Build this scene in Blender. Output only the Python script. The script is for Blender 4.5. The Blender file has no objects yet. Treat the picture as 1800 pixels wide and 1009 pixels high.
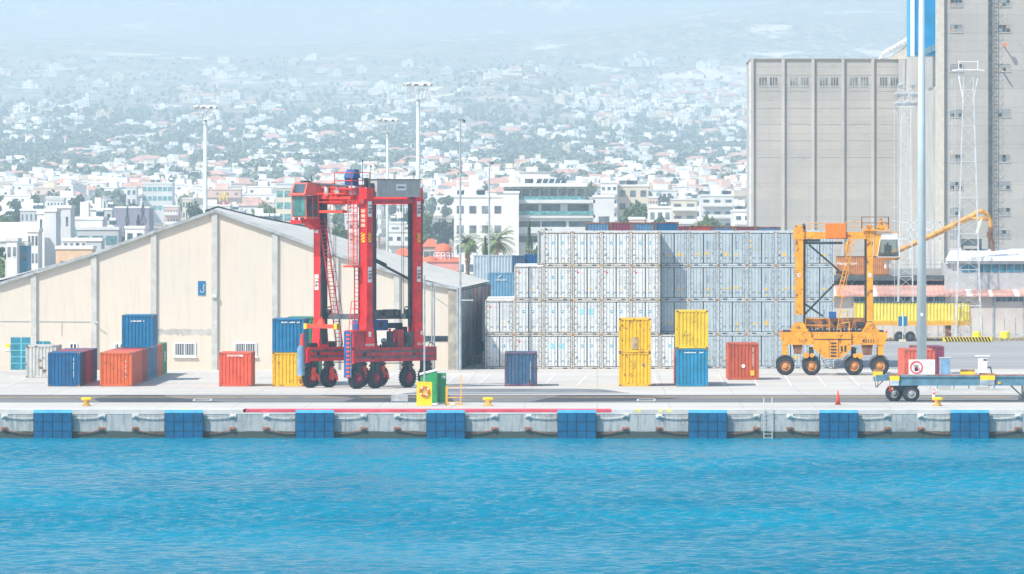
import bpy, math, random
from mathutils import Vector, Matrix, noise
import numpy as np

# ------------------------------------------------------------------ camera, light, exposure
F, PX, PY, H = 13000.0, 1050.0, 357.0, 14.0
scene = bpy.context.scene
cam_d = bpy.data.cameras.new('camera')
cam = bpy.data.objects.new('camera', cam_d); scene.collection.objects.link(cam); scene.camera = cam
cam.location = (0, 0, H); cam.rotation_euler = (math.radians(90), 0, 0)
cam_d.sensor_width = 36; cam_d.lens = 36*F/1800
cam_d.shift_x = (900-PX)/1800; cam_d.shift_y = -(504.5-PY)/1800
cam_d.clip_start = 1; cam_d.clip_end = 60000
ELEV, AZ = math.radians(48.8), math.radians(42)
w = bpy.data.worlds.new("World"); scene.world = w; w.use_nodes = True
nt = w.node_tree
sky = nt.nodes.new('ShaderNodeTexSky'); sky.sky_type = 'NISHITA'; sky.sun_disc = False
sky.sun_elevation = ELEV; sky.sun_rotation = math.radians(228); sky.air_density = 1.0; sky.dust_density = 1.5; sky.ozone_density = 1.5
nt.links.new(sky.outputs[0], nt.nodes['Background'].inputs[0]); nt.nodes['Background'].inputs[1].default_value = 0.13
sun_d = bpy.data.lights.new('sun', 'SUN'); sun = bpy.data.objects.new('sun', sun_d); scene.collection.objects.link(sun)
sun_d.energy = 5.0; sun_d.angle = math.radians(0.5); sun_d.color = (1.0, 0.94, 0.85)
dirv = Vector((math.cos(ELEV)*math.cos(AZ), math.cos(ELEV)*math.sin(AZ), -math.sin(ELEV)))
sun.rotation_euler = dirv.to_track_quat('-Z', 'Y').to_euler(); sun.location = (-200, 200, 300)
scene.view_settings.view_transform = 'Standard'; scene.view_settings.look = 'None'
scene.view_settings.exposure = 0.52; scene.view_settings.gamma = 1
scene.cycles.volume_bounces = 2
scene.cycles.max_bounces = 6
C = scene.collection

# ------------------------------------------------------------------ helpers
def X_(px, D): return (px-PX)*D/F
def Z_(py, D): return H-(py-PY)*D/F
def Dg(py): return F*H/(py-PY)

class MB:
    def __init__(s): s.v=[]; s.f=[]; s.m=[]; s.M=None
    def _add(s, vs, fs, m=0):
        n=len(s.v)
        if s.M is not None: vs=[tuple(s.M @ Vector(p)) for p in vs]
        s.v.extend(tuple(p) for p in vs)
        for f in fs: s.f.append(tuple(i+n for i in f)); s.m.append(m)
        return s
    def box(s, x0,x1,y0,y1,z0,z1,m=0):
        return s._add([(x0,y0,z0),(x1,y0,z0),(x1,y1,z0),(x0,y1,z0),(x0,y0,z1),(x1,y0,z1),(x1,y1,z1),(x0,y1,z1)],
            [(0,3,2,1),(4,5,6,7),(0,1,5,4),(1,2,6,5),(2,3,7,6),(3,0,4,7)],m)
    def bar(s,p0,p1,wx,wy=None,m=0):
        """square bar between two points"""
        wy=wy or wx
        p0=Vector(p0);p1=Vector(p1);d=(p1-p0).normalized()
        up=Vector((0,0,1)) if abs(d.z)<.95 else Vector((0,1,0))
        a=d.cross(up).normalized()*wx/2;b=a.cross(d).normalized()*wy/2
        vs=[p+q for p in (p0,p1) for q in (-a-b,a-b,a+b,-a+b)]
        return s._add(vs,[(0,1,2,3),(7,6,5,4),(0,4,5,1),(1,5,6,2),(2,6,7,3),(3,7,4,0)],m)
    def cyl(s,p0,p1,r0,r1=None,n=10,m=0,cap=True):
        r1=r0 if r1 is None else r1
        p0=Vector(p0);p1=Vector(p1);d=(p1-p0).normalized()
        up=Vector((0,0,1)) if abs(d.z)<.95 else Vector((0,1,0))
        a=d.cross(up).normalized();b=a.cross(d).normalized()
        vs=[]
        for p,r in ((p0,r0),(p1,r1)):
            for i in range(n):
                t=2*math.pi*i/n; vs.append(p+(a*math.cos(t)+b*math.sin(t))*r)
        fs=[(i,i+n,(i+1)%n+n,(i+1)%n) for i in range(n)]
        if cap: fs+= [tuple(range(n)),tuple(range(2*n-1,n-1,-1))]
        return s._add(vs,fs,m)
    def prism(s,poly,y0,y1,m=0):
        """poly in xz, extruded along y"""
        n=len(poly); vs=[(x,y0,z) for x,z in poly]+[(x,y1,z) for x,z in poly]
        return s._add(vs,[tuple(range(n)),tuple(range(2*n-1,n-1,-1))]+[(i,i+n,(i+1)%n+n,(i+1)%n) for i in range(n)],m)
    def prismx(s,poly,x0,x1,m=0):
        """poly in yz, extruded along x"""
        n=len(poly); vs=[(x0,y,z) for y,z in poly]+[(x1,y,z) for y,z in poly]
        return s._add(vs,[tuple(range(n)),tuple(range(2*n-1,n-1,-1))]+[(i,(i+1)%n,(i+1)%n+n,i+n) for i in range(n)],m)
    def lathe(s,prof,c,axis='z',n=20,m=0,cap=True):
        """prof (r,h) revolved about an axis through c"""
        vs=[];fs=[];c=Vector(c)
        for r,h in prof:
            for i in range(n):
                t=2*math.pi*i/n; a=r*math.cos(t);b=r*math.sin(t)
                vs.append(c+(Vector((a,b,h)) if axis=='z' else Vector((a,h,b)) if axis=='y' else Vector((h,a,b))))
        k=len(prof)
        for j in range(k-1):
            for i in range(n): fs.append((j*n+i,j*n+(i+1)%n,(j+1)*n+(i+1)%n,(j+1)*n+i))
        if cap and prof[0][0]>1e-6: fs.append(tuple(range(n-1,-1,-1)))
        if cap and prof[-1][0]>1e-6: fs.append(tuple(range((k-1)*n,k*n)))
        return s._add(vs,fs,m)
    def torus(s,c,R,r,axis='y',n=24,k=8,m=0,sc=(1,1),a0=0,a1=None):
        vs=[];fs=[];c=Vector(c)
        for i in range(n):
            t=2*math.pi*i/n
            for j in range(k):
                q=2*math.pi*j/k; rr=R+r*math.cos(q); h=r*math.sin(q)
                a=rr*math.cos(t)*sc[0];b=rr*math.sin(t)*sc[1]
                vs.append(c+(Vector((a,h,b)) if axis=='y' else Vector((a,b,h)) if axis=='z' else Vector((h,a,b))))
        for i in range(n):
            for j in range(k): fs.append((i*k+j,i*k+(j+1)%k,((i+1)%n)*k+(j+1)%k,((i+1)%n)*k+j))
        return s._add(vs,fs,m)
    def path(s,pts,r,n=6,m=0):
        for a,b in zip(pts[:-1],pts[1:]): s.cyl(a,b,r,r,n,m)
        return s
    def mesh(s,name,mats,smooth=False):
        me=bpy.data.meshes.new(name); me.from_pydata(s.v,[],s.f)
        for m in (mats if isinstance(mats,(list,tuple)) else [mats]): me.materials.append(m)
        me.polygons.foreach_set('material_index',s.m)
        if smooth: me.polygons.foreach_set('use_smooth',[True]*len(s.f))
        me.update(); return me
    def build(s,name,mats,parent=None,loc=None,smooth=False):
        return link(name,s.mesh(name,mats,smooth),parent,loc)
def link(name,me,parent=None,loc=None,rz=0):
    o=bpy.data.objects.new(name,me); C.objects.link(o)
    if parent is not None: o.parent=parent
    if loc is not None: o.location=loc
    if rz: o.rotation_euler=(0,0,rz)
    return o
def tag(o,label=None,cat=None,group=None,kind=None):
    if label: o['label']=label
    if cat: o['category']=cat
    if group: o['group']=group
    if kind: o['kind']=kind
    return o
def thing(name,label,cat,loc=(0,0,0),rz=0,group=None):
    o=bpy.data.objects.new(name,None); C.objects.link(o); o.location=loc; o.rotation_euler=(0,0,rz); o.empty_display_size=.3
    return tag(o,label,cat,group)
def struct(o,kind='structure'): o['kind']=kind; return o

_tx={}
def text_mesh(s,size,mat,bold=False,spacing=1):
    k=(s,size,mat.name,bold)
    if k in _tx: return _tx[k]
    cu=bpy.data.curves.new('lettering','FONT'); cu.body=s; cu.size=size; cu.extrude=.006; cu.align_x='CENTER'; cu.align_y='CENTER'
    cu.offset=.012*size if bold else 0; cu.resolution_u=3; cu.space_character=spacing
    o=bpy.data.objects.new('t',cu); C.objects.link(o)
    bpy.context.view_layer.update()
    me=bpy.data.meshes.new_from_object(o.evaluated_get(bpy.context.evaluated_depsgraph_get())); me.name='lettering'
    bpy.data.objects.remove(o); bpy.data.curves.remove(cu)
    me.materials.clear(); me.materials.append(mat); _tx[k]=me
    return me
def text(name,s,size,mat,parent,loc,rot=(math.pi/2,0,0),bold=True,sx=1):
    o=link(name,text_mesh(s,size,mat,bold),parent,loc); o.rotation_euler=rot; o.scale=(sx,1,1); return o

# ------------------------------------------------------------------ materials
_mats={}
def mat(name,col,rough=.6,metal=0,var=.12,scale=1.5,rust=0,rustcol=(.17,.07,.03),streak=0,bump=0,spec=.4,col2=None,rscale=2.2,dirt=(.25,.23,.2),emit=0):
    if name in _mats: return _mats[name]
    m=bpy.data.materials.new(name); m.use_nodes=True; _mats[name]=m
    n=m.node_tree.nodes; L=m.node_tree.links; b=n['Principled BSDF']
    b.inputs['Roughness'].default_value=rough; b.inputs['Metallic'].default_value=metal; b.inputs['Specular IOR Level'].default_value=spec
    tc=n.new('ShaderNodeTexCoord'); oi=n.new('ShaderNodeObjectInfo')
    ml=n.new('ShaderNodeMath'); ml.operation='MULTIPLY'; ml.inputs[1].default_value=97; L.new(oi.outputs['Random'],ml.inputs[0])
    ad=n.new('ShaderNodeVectorMath'); ad.operation='ADD'; L.new(tc.outputs['Object'],ad.inputs[0]); L.new(ml.outputs[0],ad.inputs[1])
    def nz(sc,det=4,vec=None,ro=.55):
        t=n.new('ShaderNodeTexNoise'); t.inputs['Scale'].default_value=sc; t.inputs['Detail'].default_value=det; t.inputs['Roughness'].default_value=ro
        L.new(vec or ad.outputs[0],t.inputs['Vector']); return t
    def ramp(src,p0,p1):
        r=n.new('ShaderNodeMapRange'); r.inputs[1].default_value=p0; r.inputs[2].default_value=p1; L.new(src,r.inputs[0]); return r.outputs[0]
    def mix(fac,a,bb):
        x=n.new('ShaderNodeMix'); x.data_type='RGBA'; L.new(fac,x.inputs[0])
        for i,q in ((6,a),(7,bb)):
            if isinstance(q,tuple): x.inputs[i].default_value=(*q[:3],1)
            else: L.new(q,x.inputs[i])
        return x.outputs[2]
    t=nz(scale)
    c2=col2 or tuple(max(0,c*(1-2.2*var)) for c in col); c1=tuple(min(1,c*(1+var)) for c in col)
    out=mix(ramp(t.outputs[0],.32,.68),c1,c2)
    if streak:
        mp=n.new('ShaderNodeMapping'); mp.inputs['Scale'].default_value=(4.5,4.5,.35); L.new(ad.outputs[0],mp.inputs[0])
        t2=nz(1,5,mp.outputs[0],.65); f=ramp(t2.outputs[0],.5,.85)
        mm=n.new('ShaderNodeMath'); mm.operation='MULTIPLY'; mm.inputs[1].default_value=streak; L.new(f,mm.inputs[0])
        out=mix(mm.outputs[0],out,dirt)
    if rust:
        t3=nz(rscale,8,None,.7); e=.72-.28*rust
        out=mix(ramp(t3.outputs[0],e,e+.05),out,rustcol)
    L.new(out,b.inputs['Base Color'])
    if bump:
        t4=nz(scale*8,5); bp=n.new('ShaderNodeBump'); bp.inputs['Strength'].default_value=bump; bp.inputs['Distance'].default_value=.05
        L.new(t4.outputs[0],bp.inputs['Height']); L.new(bp.outputs[0],b.inputs['Normal'])
    if emit:
        b.inputs['Emission Color'].default_value=(*col,1); b.inputs['Emission Strength'].default_value=emit
    return m
RED=mat('red_paint',(.86,.016,.016),.45,rust=0.41,streak=0.45,dirt=(.25,.03,.04),var=.14)
RED2=mat('worn_red_paint',(.55,.02,.035),.55,rust=.35,rustcol=(.1,.05,.06),streak=.4,var=.2)
ORR=mat('bright_orange_red_paint',(.85,.07,.03),.5,var=.1,rust=.1)
CAB=mat('salmon_cab_paint',(.72,.14,.10),.5,var=.1,streak=.2)
BLK=mat('greasy_dark_steel',(.035,.045,.05),.5,var=.3,rust=.2,rustcol=(.12,.07,.05))
DGR=mat('dark_grey_steel',(.09,.11,.12),.5,var=.2,rust=.15)
BLU=mat('blue_machine_paint',(.02,.10,.30),.5,streak=.5,dirt=(.05,.06,.08),rust=.2)
LBL=mat('pale_blue_steel',(.18,.33,.50),.5,var=.15,streak=.3)
ORA=mat('orange_yellow_paint',(.85,.36,.015),.5,var=.1,rust=0.57,rustcol=(.22,.09,.03),streak=0.65,dirt=(.3,.13,.04))
ORA2=mat('fresh_orange_paint',(.85,.20,.01),.5,var=.06,streak=.1)
RST=mat('rusty_brown_steel',(.25,.11,.05),.8,var=.3,rust=.5,rustcol=(.10,.05,.03))
RSTL=mat('light_rust',(.35,.17,.09),.85,var=.3)
TYR=mat('tyre_rubber',(.028,.032,.036),.8,var=.3,bump=.3)
WHT=mat('white_paint',(.8,.81,.81),.5,var=.04,streak=.12)
WSTK=mat('white_sticker',(.8,.8,.78),.5,var=.02)
INK=mat('black_lettering',(.02,.02,.03),.6,var=0)
YST=mat('yellow_sticker',(.85,.48,.01),.5,var=.03)
YEL=mat('yellow_container_paint',(.78,.47,.008),.5,var=.08,rust=0.57,rustcol=(.35,.14,.02),streak=0.55,dirt=(.45,.25,.03))
YEL2=mat('sun_faded_yellow_paint',(.72,.50,.02),.55,var=.08,rust=0.41,streak=0.40,dirt=(.5,.35,.1))
YPT=mat('yellow_paint',(.85,.62,.01),.55,var=.06,rust=.12,rustcol=(.4,.25,.1),streak=.2,dirt=(.5,.35,.05))
GRS=mat('galvanised_steel',(.42,.47,.50),.45,metal=.3,var=.12,streak=.2)
WGS=mat('white_galvanised_steel',(.6,.63,.64),.5,var=.08)
GLS=mat('cab_glass',(.05,.22,.22),.08,var=.2,spec=.8)
GLD=mat('dark_window_glass',(.05,.09,.11),.12,var=.5,scale=.6,spec=.8)
GLT=mat('teal_glass',(.12,.36,.38),.1,var=.3,spec=.8)
CONC=mat('silo_concrete',(.44,.43,.41),.9,var=.09,scale=.18,streak=.35,dirt=(.34,.33,.31),bump=.1)

def xyz_mat(name,build):
    m=bpy.data.materials.new(name); m.use_nodes=True; _mats[name]=m
    n=m.node_tree.nodes; L=m.node_tree.links; build(n,L,n['Principled BSDF']); return m
def N(n,t,**k):
    x=n.new(t)
    for a,b in k.items():
        if a.startswith('i'): x.inputs[int(a[1:])].default_value=b
        else: setattr(x,a,b)
    return x
def noisef(n,L,vec,sc,det=4,ro=.55):
    t=n.new('ShaderNodeTexNoise'); t.inputs['Scale'].default_value=sc; t.inputs['Detail'].default_value=det; t.inputs['Roughness'].default_value=ro; L.new(vec,t.inputs['Vector']); return t.outputs[0]
def rng(n,L,src,a,b,c=0,d=1):
    r=n.new('ShaderNodeMapRange'); r.inputs[1].default_value=a; r.inputs[2].default_value=b; r.inputs[3].default_value=c; r.inputs[4].default_value=d; L.new(src,r.inputs[0]); return r.outputs[0]
def mixc(n,L,fac,a,b,mode='MIX'):
    x=n.new('ShaderNodeMix'); x.data_type='RGBA'; x.blend_type=mode
    if isinstance(fac,(int,float)): x.inputs[0].default_value=fac
    else: L.new(fac,x.inputs[0])
    for i,q in ((6,a),(7,b)):
        if isinstance(q,tuple): x.inputs[i].default_value=(*q[:3],1)
        else: L.new(q,x.inputs[i])
    return x.outputs[2]
def mapv(n,L,src,sc,loc=(0,0,0)):
    mp=n.new('ShaderNodeMapping'); mp.inputs['Scale'].default_value=sc; mp.inputs['Location'].default_value=loc; L.new(src,mp.inputs[0]); return mp.outputs[0]

# ------------------------------------------------------------------ setting: water, quay, ground, terrain
QY=501.0
def wm(n,L,b):
    tc=n.new('ShaderNodeTexCoord'); v=tc.outputs['Object']
    a=noisef(n,L,mapv(n,L,v,(1.25,.36,1)),1.0,5,.62); c=noisef(n,L,mapv(n,L,v,(.05,.03,1)),1.0,3)
    d=noisef(n,L,mapv(n,L,v,(3.6,1.1,1),(7,3,0)),1.0,3,.6)
    b1=N(n,'ShaderNodeBump',i0=.5,i1=.25); L.new(a,b1.inputs['Height'])
    b2=N(n,'ShaderNodeBump',i0=.5,i1=.10); L.new(d,b2.inputs['Height']); L.new(b1.outputs[0],b2.inputs['Normal']); L.new(b2.outputs[0],b.inputs['Normal'])
    L.new(mixc(n,L,rng(n,L,c,.35,.65),(.0,.15,.245),(.0,.195,.305)),b.inputs['Base Color'])
    b.inputs['Roughness'].default_value=.10; b.inputs['IOR'].default_value=1.33; b.inputs['Specular IOR Level'].default_value=.006
WATER=xyz_mat('sea_water',wm)
rs=np.random.RandomState(4); gx=np.arange(-52,46.01,.12); gy=np.arange(300,QY+.61,.28); GX,GY=np.meshgrid(gx,gy); GZ=np.zeros_like(GX)
for k in range(110):
    lam=.38*(2.6/.38)**rs.rand(); th=rs.normal(1.5,.5) if k%3 else rs.normal(1.0,1.0); kx,ky=2*math.pi/lam*math.cos(th),2*math.pi/lam*math.sin(th); GZ+=lam**1.0*.0053*np.sin(kx*GX+ky*GY+rs.rand()*6.28)
calm=.75+.45*np.sin(GX*.045+1.3*np.sin(GY*.03))*np.sin(GY*.06+.8)
ed=np.minimum.reduce([(GX+52)/4,(46-GX)/4,(GY-300)/4,.35+(502-GY)/8,np.ones_like(GX)]).clip(0,1); GZ*=calm.clip(.45,1.2)*ed
ny,nx=GX.shape; vv=np.stack([GX,GY,GZ-1.93],-1).reshape(-1,3); I=np.arange(ny*nx).reshape(ny,nx); ff=np.stack([I[:-1,:-1],I[:-1,1:],I[1:,1:],I[1:,:-1]],-1).reshape(-1,4)
n0=len(vv); X0_,X1_,Y0_,Y1_=gx[0],gx[-1],gy[0],gy[-1]; ring=[(-260,-300),(260,-300),(260,Y1_),(-260,Y1_),(X0_,-300),(X1_,-300),(X0_,Y0_),(X1_,Y0_),(X0_,Y1_),(X1_,Y1_)]
vv=list(map(tuple,vv))+[(a,b,-1.93) for a,b in ring]; ff=list(map(tuple,ff.tolist()))+[(n0,n0+4,n0+8,n0+3),(n0+5,n0+1,n0+2,n0+9),(n0+4,n0+5,n0+7,n0+6)]
q=MB(); q.v=vv; q.f=ff; q.m=[0]*len(ff); struct(q.build('water',WATER,smooth=True))

def gm(n,L,b):
    tc=n.new('ShaderNodeTexCoord'); v=tc.outputs['Object']
    a=noisef(n,L,mapv(n,L,v,(.05,.05,1)),1,6,.6); s=noisef(n,L,mapv(n,L,v,(.015,.35,1)),1,5,.6); c=noisef(n,L,v,1.4,5,.7)
    col=mixc(n,L,rng(n,L,a,.35,.7),(.58,.555,.505),(.46,.44,.405))
    col=mixc(n,L,rng(n,L,s,.5,.75,0,.55),col,(.34,.34,.34))
    col=mixc(n,L,rng(n,L,c,.5,.8,0,.4),col,(.33,.31,.28)); col=mixc(n,L,rng(n,L,noisef(n,L,mapv(n,L,v,(.12,.10,1),(5,5,0)),1,7,.75),.60,.68,0,.45),col,(.24,.235,.23))
    # slab joints of the cast concrete
    br=n.new('ShaderNodeTexBrick'); br.offset=0; br.inputs['Scale'].default_value=1; br.inputs['Mortar Size'].default_value=.05; br.inputs['Brick Width'].default_value=5; br.inputs['Row Height'].default_value=5
    br.inputs['Color1'].default_value=(1,1,1,1); br.inputs['Color2'].default_value=(.93,.93,.93,1); br.inputs['Mortar'].default_value=(.75,.75,.75,1); L.new(v,br.inputs['Vector'])
    col=mixc(n,L,.8,col,br.outputs[0],'MULTIPLY')
    L.new(col,b.inputs['Base Color']); b.inputs['Roughness'].default_value=.9
QGR=xyz_mat('yard_concrete',gm)
def am(n,L,b):
    tc=n.new('ShaderNodeTexCoord'); v=tc.outputs['Object']
    a=noisef(n,L,mapv(n,L,v,(.03,.22,1)),1,6,.65); c=noisef(n,L,v,.9,5,.7)
    col=mixc(n,L,rng(n,L,a,.3,.7),(.085,.085,.09),(.20,.195,.19)); col=mixc(n,L,rng(n,L,c,.45,.8,0,.5),col,(.24,.23,.22))
    L.new(col,b.inputs['Base Color']); b.inputs['Roughness'].default_value=.85
ASPH=xyz_mat('worn_asphalt',am)
def am2(n,L,b):
    tc=n.new('ShaderNodeTexCoord'); v=tc.outputs['Object']
    a=noisef(n,L,mapv(n,L,v,(.02,.12,1)),1,6,.65); c=noisef(n,L,v,.5,5,.7)
    col=mixc(n,L,rng(n,L,a,.3,.7),(.24,.245,.25),(.36,.355,.35)); col=mixc(n,L,rng(n,L,c,.45,.8,0,.5),col,(.33,.32,.31))
    L.new(col,b.inputs['Base Color']); b.inputs['Roughness'].default_value=.85
ASPH2=xyz_mat('grey_yard_asphalt',am2)
m=MB(); m._add([(-300,QY+.9,0),(300,QY+.9,0),(300,1005,0),(-300,1005,0)],[(0,1,2,3)])
struct(m.build('ground',QGR))
m=MB(); m._add([(-140,Dg(707.5),.004),(140,Dg(707.5),.004),(140,Dg(694),.004),(-140,Dg(694),.004)],[(0,1,2,3)])
struct(m.build('quay_road',ASPH))
m=MB(); D0,D1=Dg(649),Dg(599); m._add([(X_(1470,D0),D0,.004),(90,D0,.004),(90,D1,.004),(X_(1470,D1),D1,.004)],[(0,1,2,3)])
struct(m.build('yard_asphalt',ASPH2))
# cast shadows painted as irregular dark patches on the road
PAT=mat('painted_dark_shadow',(.055,.06,.065),.8,var=.2,scale=.6)
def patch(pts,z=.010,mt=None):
    v=[(X_(x,Dg(y)),Dg(y),z) for x,y in pts]; q=MB(); q._add(v,[tuple(range(len(v)))]); return struct(q.build('painted_shadow_patch',mt or PAT))
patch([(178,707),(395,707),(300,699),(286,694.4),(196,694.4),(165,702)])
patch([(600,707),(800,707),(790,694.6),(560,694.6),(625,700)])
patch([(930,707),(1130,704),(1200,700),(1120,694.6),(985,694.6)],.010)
GRP=mat('painted_grey_shadow',(.19,.20,.215),.85,var=.15,scale=.4)  # cast shadow on the pale concrete, painted as a grey patch
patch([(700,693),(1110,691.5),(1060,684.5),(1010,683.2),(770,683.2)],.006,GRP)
# painted lines
LINE=mat('road_line_paint',(.66,.65,.62),.7,var=.08,rust=.45,rustcol=(.5,.5,.48))
WEARY=mat('worn_yellow_line',(.75,.45,.12),.8,var=.1,rust=.6,rustcol=(.12,.12,.12),rscale=.8)
def line(p0,p1,wd=.14,z=.010,mt=None,name='painted_line'):
    a=Vector((X_(p0[0],Dg(p0[1])),Dg(p0[1]),z)); b=Vector((X_(p1[0],Dg(p1[1])),Dg(p1[1]),z)); d=(b-a).normalized(); s=Vector((-d.y,d.x,0))*wd/2
    q=MB(); q._add([a-s,b-s,b+s,a+s],[(0,1,2,3)]); return struct(q.build(name,mt or LINE))
for i in range(-4,32):                                     # parking bays, fanning slightly like in the yard
    bx=25+i*59; x1=bx+ (1050-bx)*.035
    line((bx-14+ (bx>1050)*24,678.6),(x1+6,656.5),.16)
line((-60,652.5),(1480,652.5),.5,.008,mat('pale_kerb_line',(.72,.70,.66),.8))
line((-60,698.3),(1900,698.3),.9,.012,WEARY); line((-60,690.2),(1900,690.2),.6,.008,mat('pale_strip',(.7,.69,.67),.8,var=.1))
for a in ((1120,1150,703),(340,370,703)):                     # pale stencil frames on the road
    line((a[0],a[2]+2),(a[1],a[2]+2),1.2,.016); line((a[0]+2,a[2]-1.5),(a[1]+1,a[2]-1.5),1.2,.016); line((a[0],a[2]+2),(a[0]+2,a[2]-1.5),.12,.016); line((a[1],a[2]+2),(a[1]+1,a[2]-1.5),.12,.016)
line((1560,621),(1800,621),.8,.012,LINE); line((1560,604),(1800,606),.5,.012,LINE)

# quay wall with coping
def qm(n,L,b):
    tc=n.new('ShaderNodeTexCoord'); v=tc.outputs['Object']; sp=n.new('ShaderNodeSeparateXYZ'); L.new(v,sp.inputs[0])
    a=noisef(n,L,mapv(n,L,v,(.5,1,.7)),1,6,.65); s=noisef(n,L,mapv(n,L,v,(5,1,.5)),1,5,.65); c=noisef(n,L,v,4,5,.7)
    col=mixc(n,L,rng(n,L,a,.3,.7),(.46,.47,.45),(.33,.36,.37)); col=mixc(n,L,rng(n,L,s,.46,.70,0,.85),col,(.16,.18,.19)); col=mixc(n,L,rng(n,L,c,.56,.68,0,.7),col,(.56,.54,.50)); col=mixc(n,L,rng(n,L,noisef(n,L,mapv(n,L,v,(.9,1,1.6),(4,0,2)),1,6,.7),.58,.66,0,.8),col,(.20,.21,.20))
    ed=n.new('ShaderNodeMath'); ed.operation='ADD'; L.new(sp.outputs[2],ed.inputs[0]); L.new(rng(n,L,a,.3,.7,-.06,.06),ed.inputs[1])
    wet=rng(n,L,ed.outputs[0],-1.50,-1.42,1,0); col=mixc(n,L,wet,col,(.055,.075,.06))
    L.new(col,b.inputs['Base Color']); b.inputs['Roughness'].default_value=.85
    bp=N(n,'ShaderNodeBump',i0=.5,i1=.04); L.new(c,bp.inputs['Height']); L.new(bp.outputs[0],b.inputs['Normal'])
QWL=xyz_mat('stained_quay_concrete',qm)
m=MB(); m.box(-300,300,QY+.002,QY+1.0,-6,-.30); 
for j in range(-30,31): m.box(j*9.4-.02+1.6,j*9.4+.03+1.6,QY-.004,QY+.05,-1.45,-.34)
m.box(-300,300,QY+.0,QY+.06,-1.53,-1.49)
struct(m.build('quay_wall',QWL))
COPE=mat('pale_coping_concrete',(.62,.60,.57),.85,var=.1,scale=.6,streak=.2,dirt=(.4,.38,.36))
m=MB(); m.box(-300,300,QY-.02,QY+2.6,-.30,.008); struct(m.build('quay_coping',COPE))
PINK=mat('faded_red_kerb_paint',(.80,.09,.13),.7,var=.15,scale=.8,rust=.25,rustcol=(.6,.45,.42),rscale=3)
def copepaint(x0,x1,mt):
    q=MB(); a,b=X_(x0,QY),X_(x1,QY); q.box(a,b,QY-.026,QY-.016,-.17,.012); q.box(a,b,QY-.016,QY+2.3,.008,.013); struct(q.build('kerb_paint',mt))
copepaint(427,1075,PINK)
YKP=mat('faded_yellow_kerb_paint',(.85,.75,.2),.7,var=.1,rust=.4,rustcol=(.65,.62,.55),rscale=3)
for a,b in ((1118,1126),(1158,1164),(1172,1180),(322,330),(428,432)): copepaint(a,b,YKP)

# terrain: plain, town slope, hills and the mountain
prof=[(500,0),(1500,0),(2000,2.5),(2500,6),(3500,17),(4500,34),(6000,68),(8000,129),(10500,221),(11600,240),(13000,250),(15000,400),(17500,640),(19500,760),(22000,740)]
def zprof(D):
    for (a,za),(b,zb) in zip(prof[:-1],prof[1:]):
        if D<=b: t=(D-a)/(b-a); return za+(zb-za)*t
    return prof[-1][1]
def terr(x,D):
    px=PX+x*F/D; z=zprof(D)
    k=min(1,max(0,(D-2500)/4000))
    z+=k*(22*noise.noise(Vector((x/900,D/1500,1)))+9*noise.noise(Vector((x/300,D/420,5)))+3*noise.noise(Vector((x/110,D/150,8))))
    def g(cx,cD,sx,sD,h): return h*math.exp(-((x-cx)/sx)**2-((D-cD)/sD)**2)
    z+=g(-90,7600,75,500,34)+g(190,9800,260,900,30)+g(-260,10900,240,800,14)+g(-900,10500,300,900,22)+g(900,12200,900,1800,150)
    if D>12500: z+=min(1,(D-12500)/3000)*(90*noise.noise(Vector((x/1800,D/2500,3)))+35*noise.noise(Vector((x/500,D/1100,9))))
    return z
cols=260; Ds=[1000*((22000/1000)**(i/260)) for i in range(261)]
vs=[]
for D in Ds:
    for j in range(cols+1):
        px=-1500+j*(5100/cols); x=(px-PX)*D/F; vs.append((x,D,terr(x,D) if D>1400 else 0))
fs=[(i*(cols+1)+j,i*(cols+1)+j+1,(i+1)*(cols+1)+j+1,(i+1)*(cols+1)+j) for i in range(260) for j in range(cols)]
def tm(n,L,b):
    tc=n.new('ShaderNodeTexCoord'); v=tc.outputs['Object']
    a=noisef(n,L,mapv(n,L,v,(.030,.011,.03)),1,8,.72); s=noisef(n,L,mapv(n,L,v,(.10,.035,.05),(3,1,0)),1,6,.7); g=noisef(n,L,mapv(n,L,v,(.007,.0024,.01),(9,2,0)),1,7,.7)
    col=mixc(n,L,rng(n,L,a,.40,.58),(.50,.41,.34),(.22,.20,.16)); col=mixc(n,L,rng(n,L,s,.50,.57),col,(.07,.09,.06))
    col=mixc(n,L,rng(n,L,g,.585,.63),col,(.78,.70,.58))
    L.new(col,b.inputs['Base Color']); b.inputs['Roughness'].default_value=1; b.inputs['Specular IOR Level'].default_value=.1
q=MB(); q.v=vs; q.f=fs; q.m=[0]*len(fs)
struct(q.build('terrain',xyz_mat('scrub_hillside',tm),smooth=True))

# ------------------------------------------------------------------ containers
def corr_x(mb,x0,x1,z0,z1,y,dep,n,m=0):
    p=(x1-x0)/n; xs=[]
    for i in range(n): xs+=[(x0+i*p,0),(x0+i*p+.36*p,0),(x0+i*p+.5*p,1),(x0+i*p+.86*p,1)]
    xs.append((x1,0))
    vs=[];fs=[]
    for x,d in xs: vs+=[(x,y+d*dep,z0),(x,y+d*dep,z1)]
    for i in range(len(xs)-1): fs.append((2*i,2*i+2,2*i+3,2*i+1))
    mb._add(vs,fs,m)
def corr_y(mb,y0,y1,z0,z1,x,dep,n,m=0):
    p=(y1-y0)/n; xs=[]
    for i in range(n): xs+=[(y0+i*p,0),(y0+i*p+.36*p,0),(y0+i*p+.5*p,1),(y0+i*p+.86*p,1)]
    xs.append((y1,0)); vs=[];fs=[]
    for y,d in xs: vs+=[(x+d*dep,y,z0),(x+d*dep,y,z1)]
    for i in range(len(xs)-1): fs.append((2*i,2*i+1,2*i+3,2*i+2))
    mb._add(vs,fs,m)
_cm={}
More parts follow.
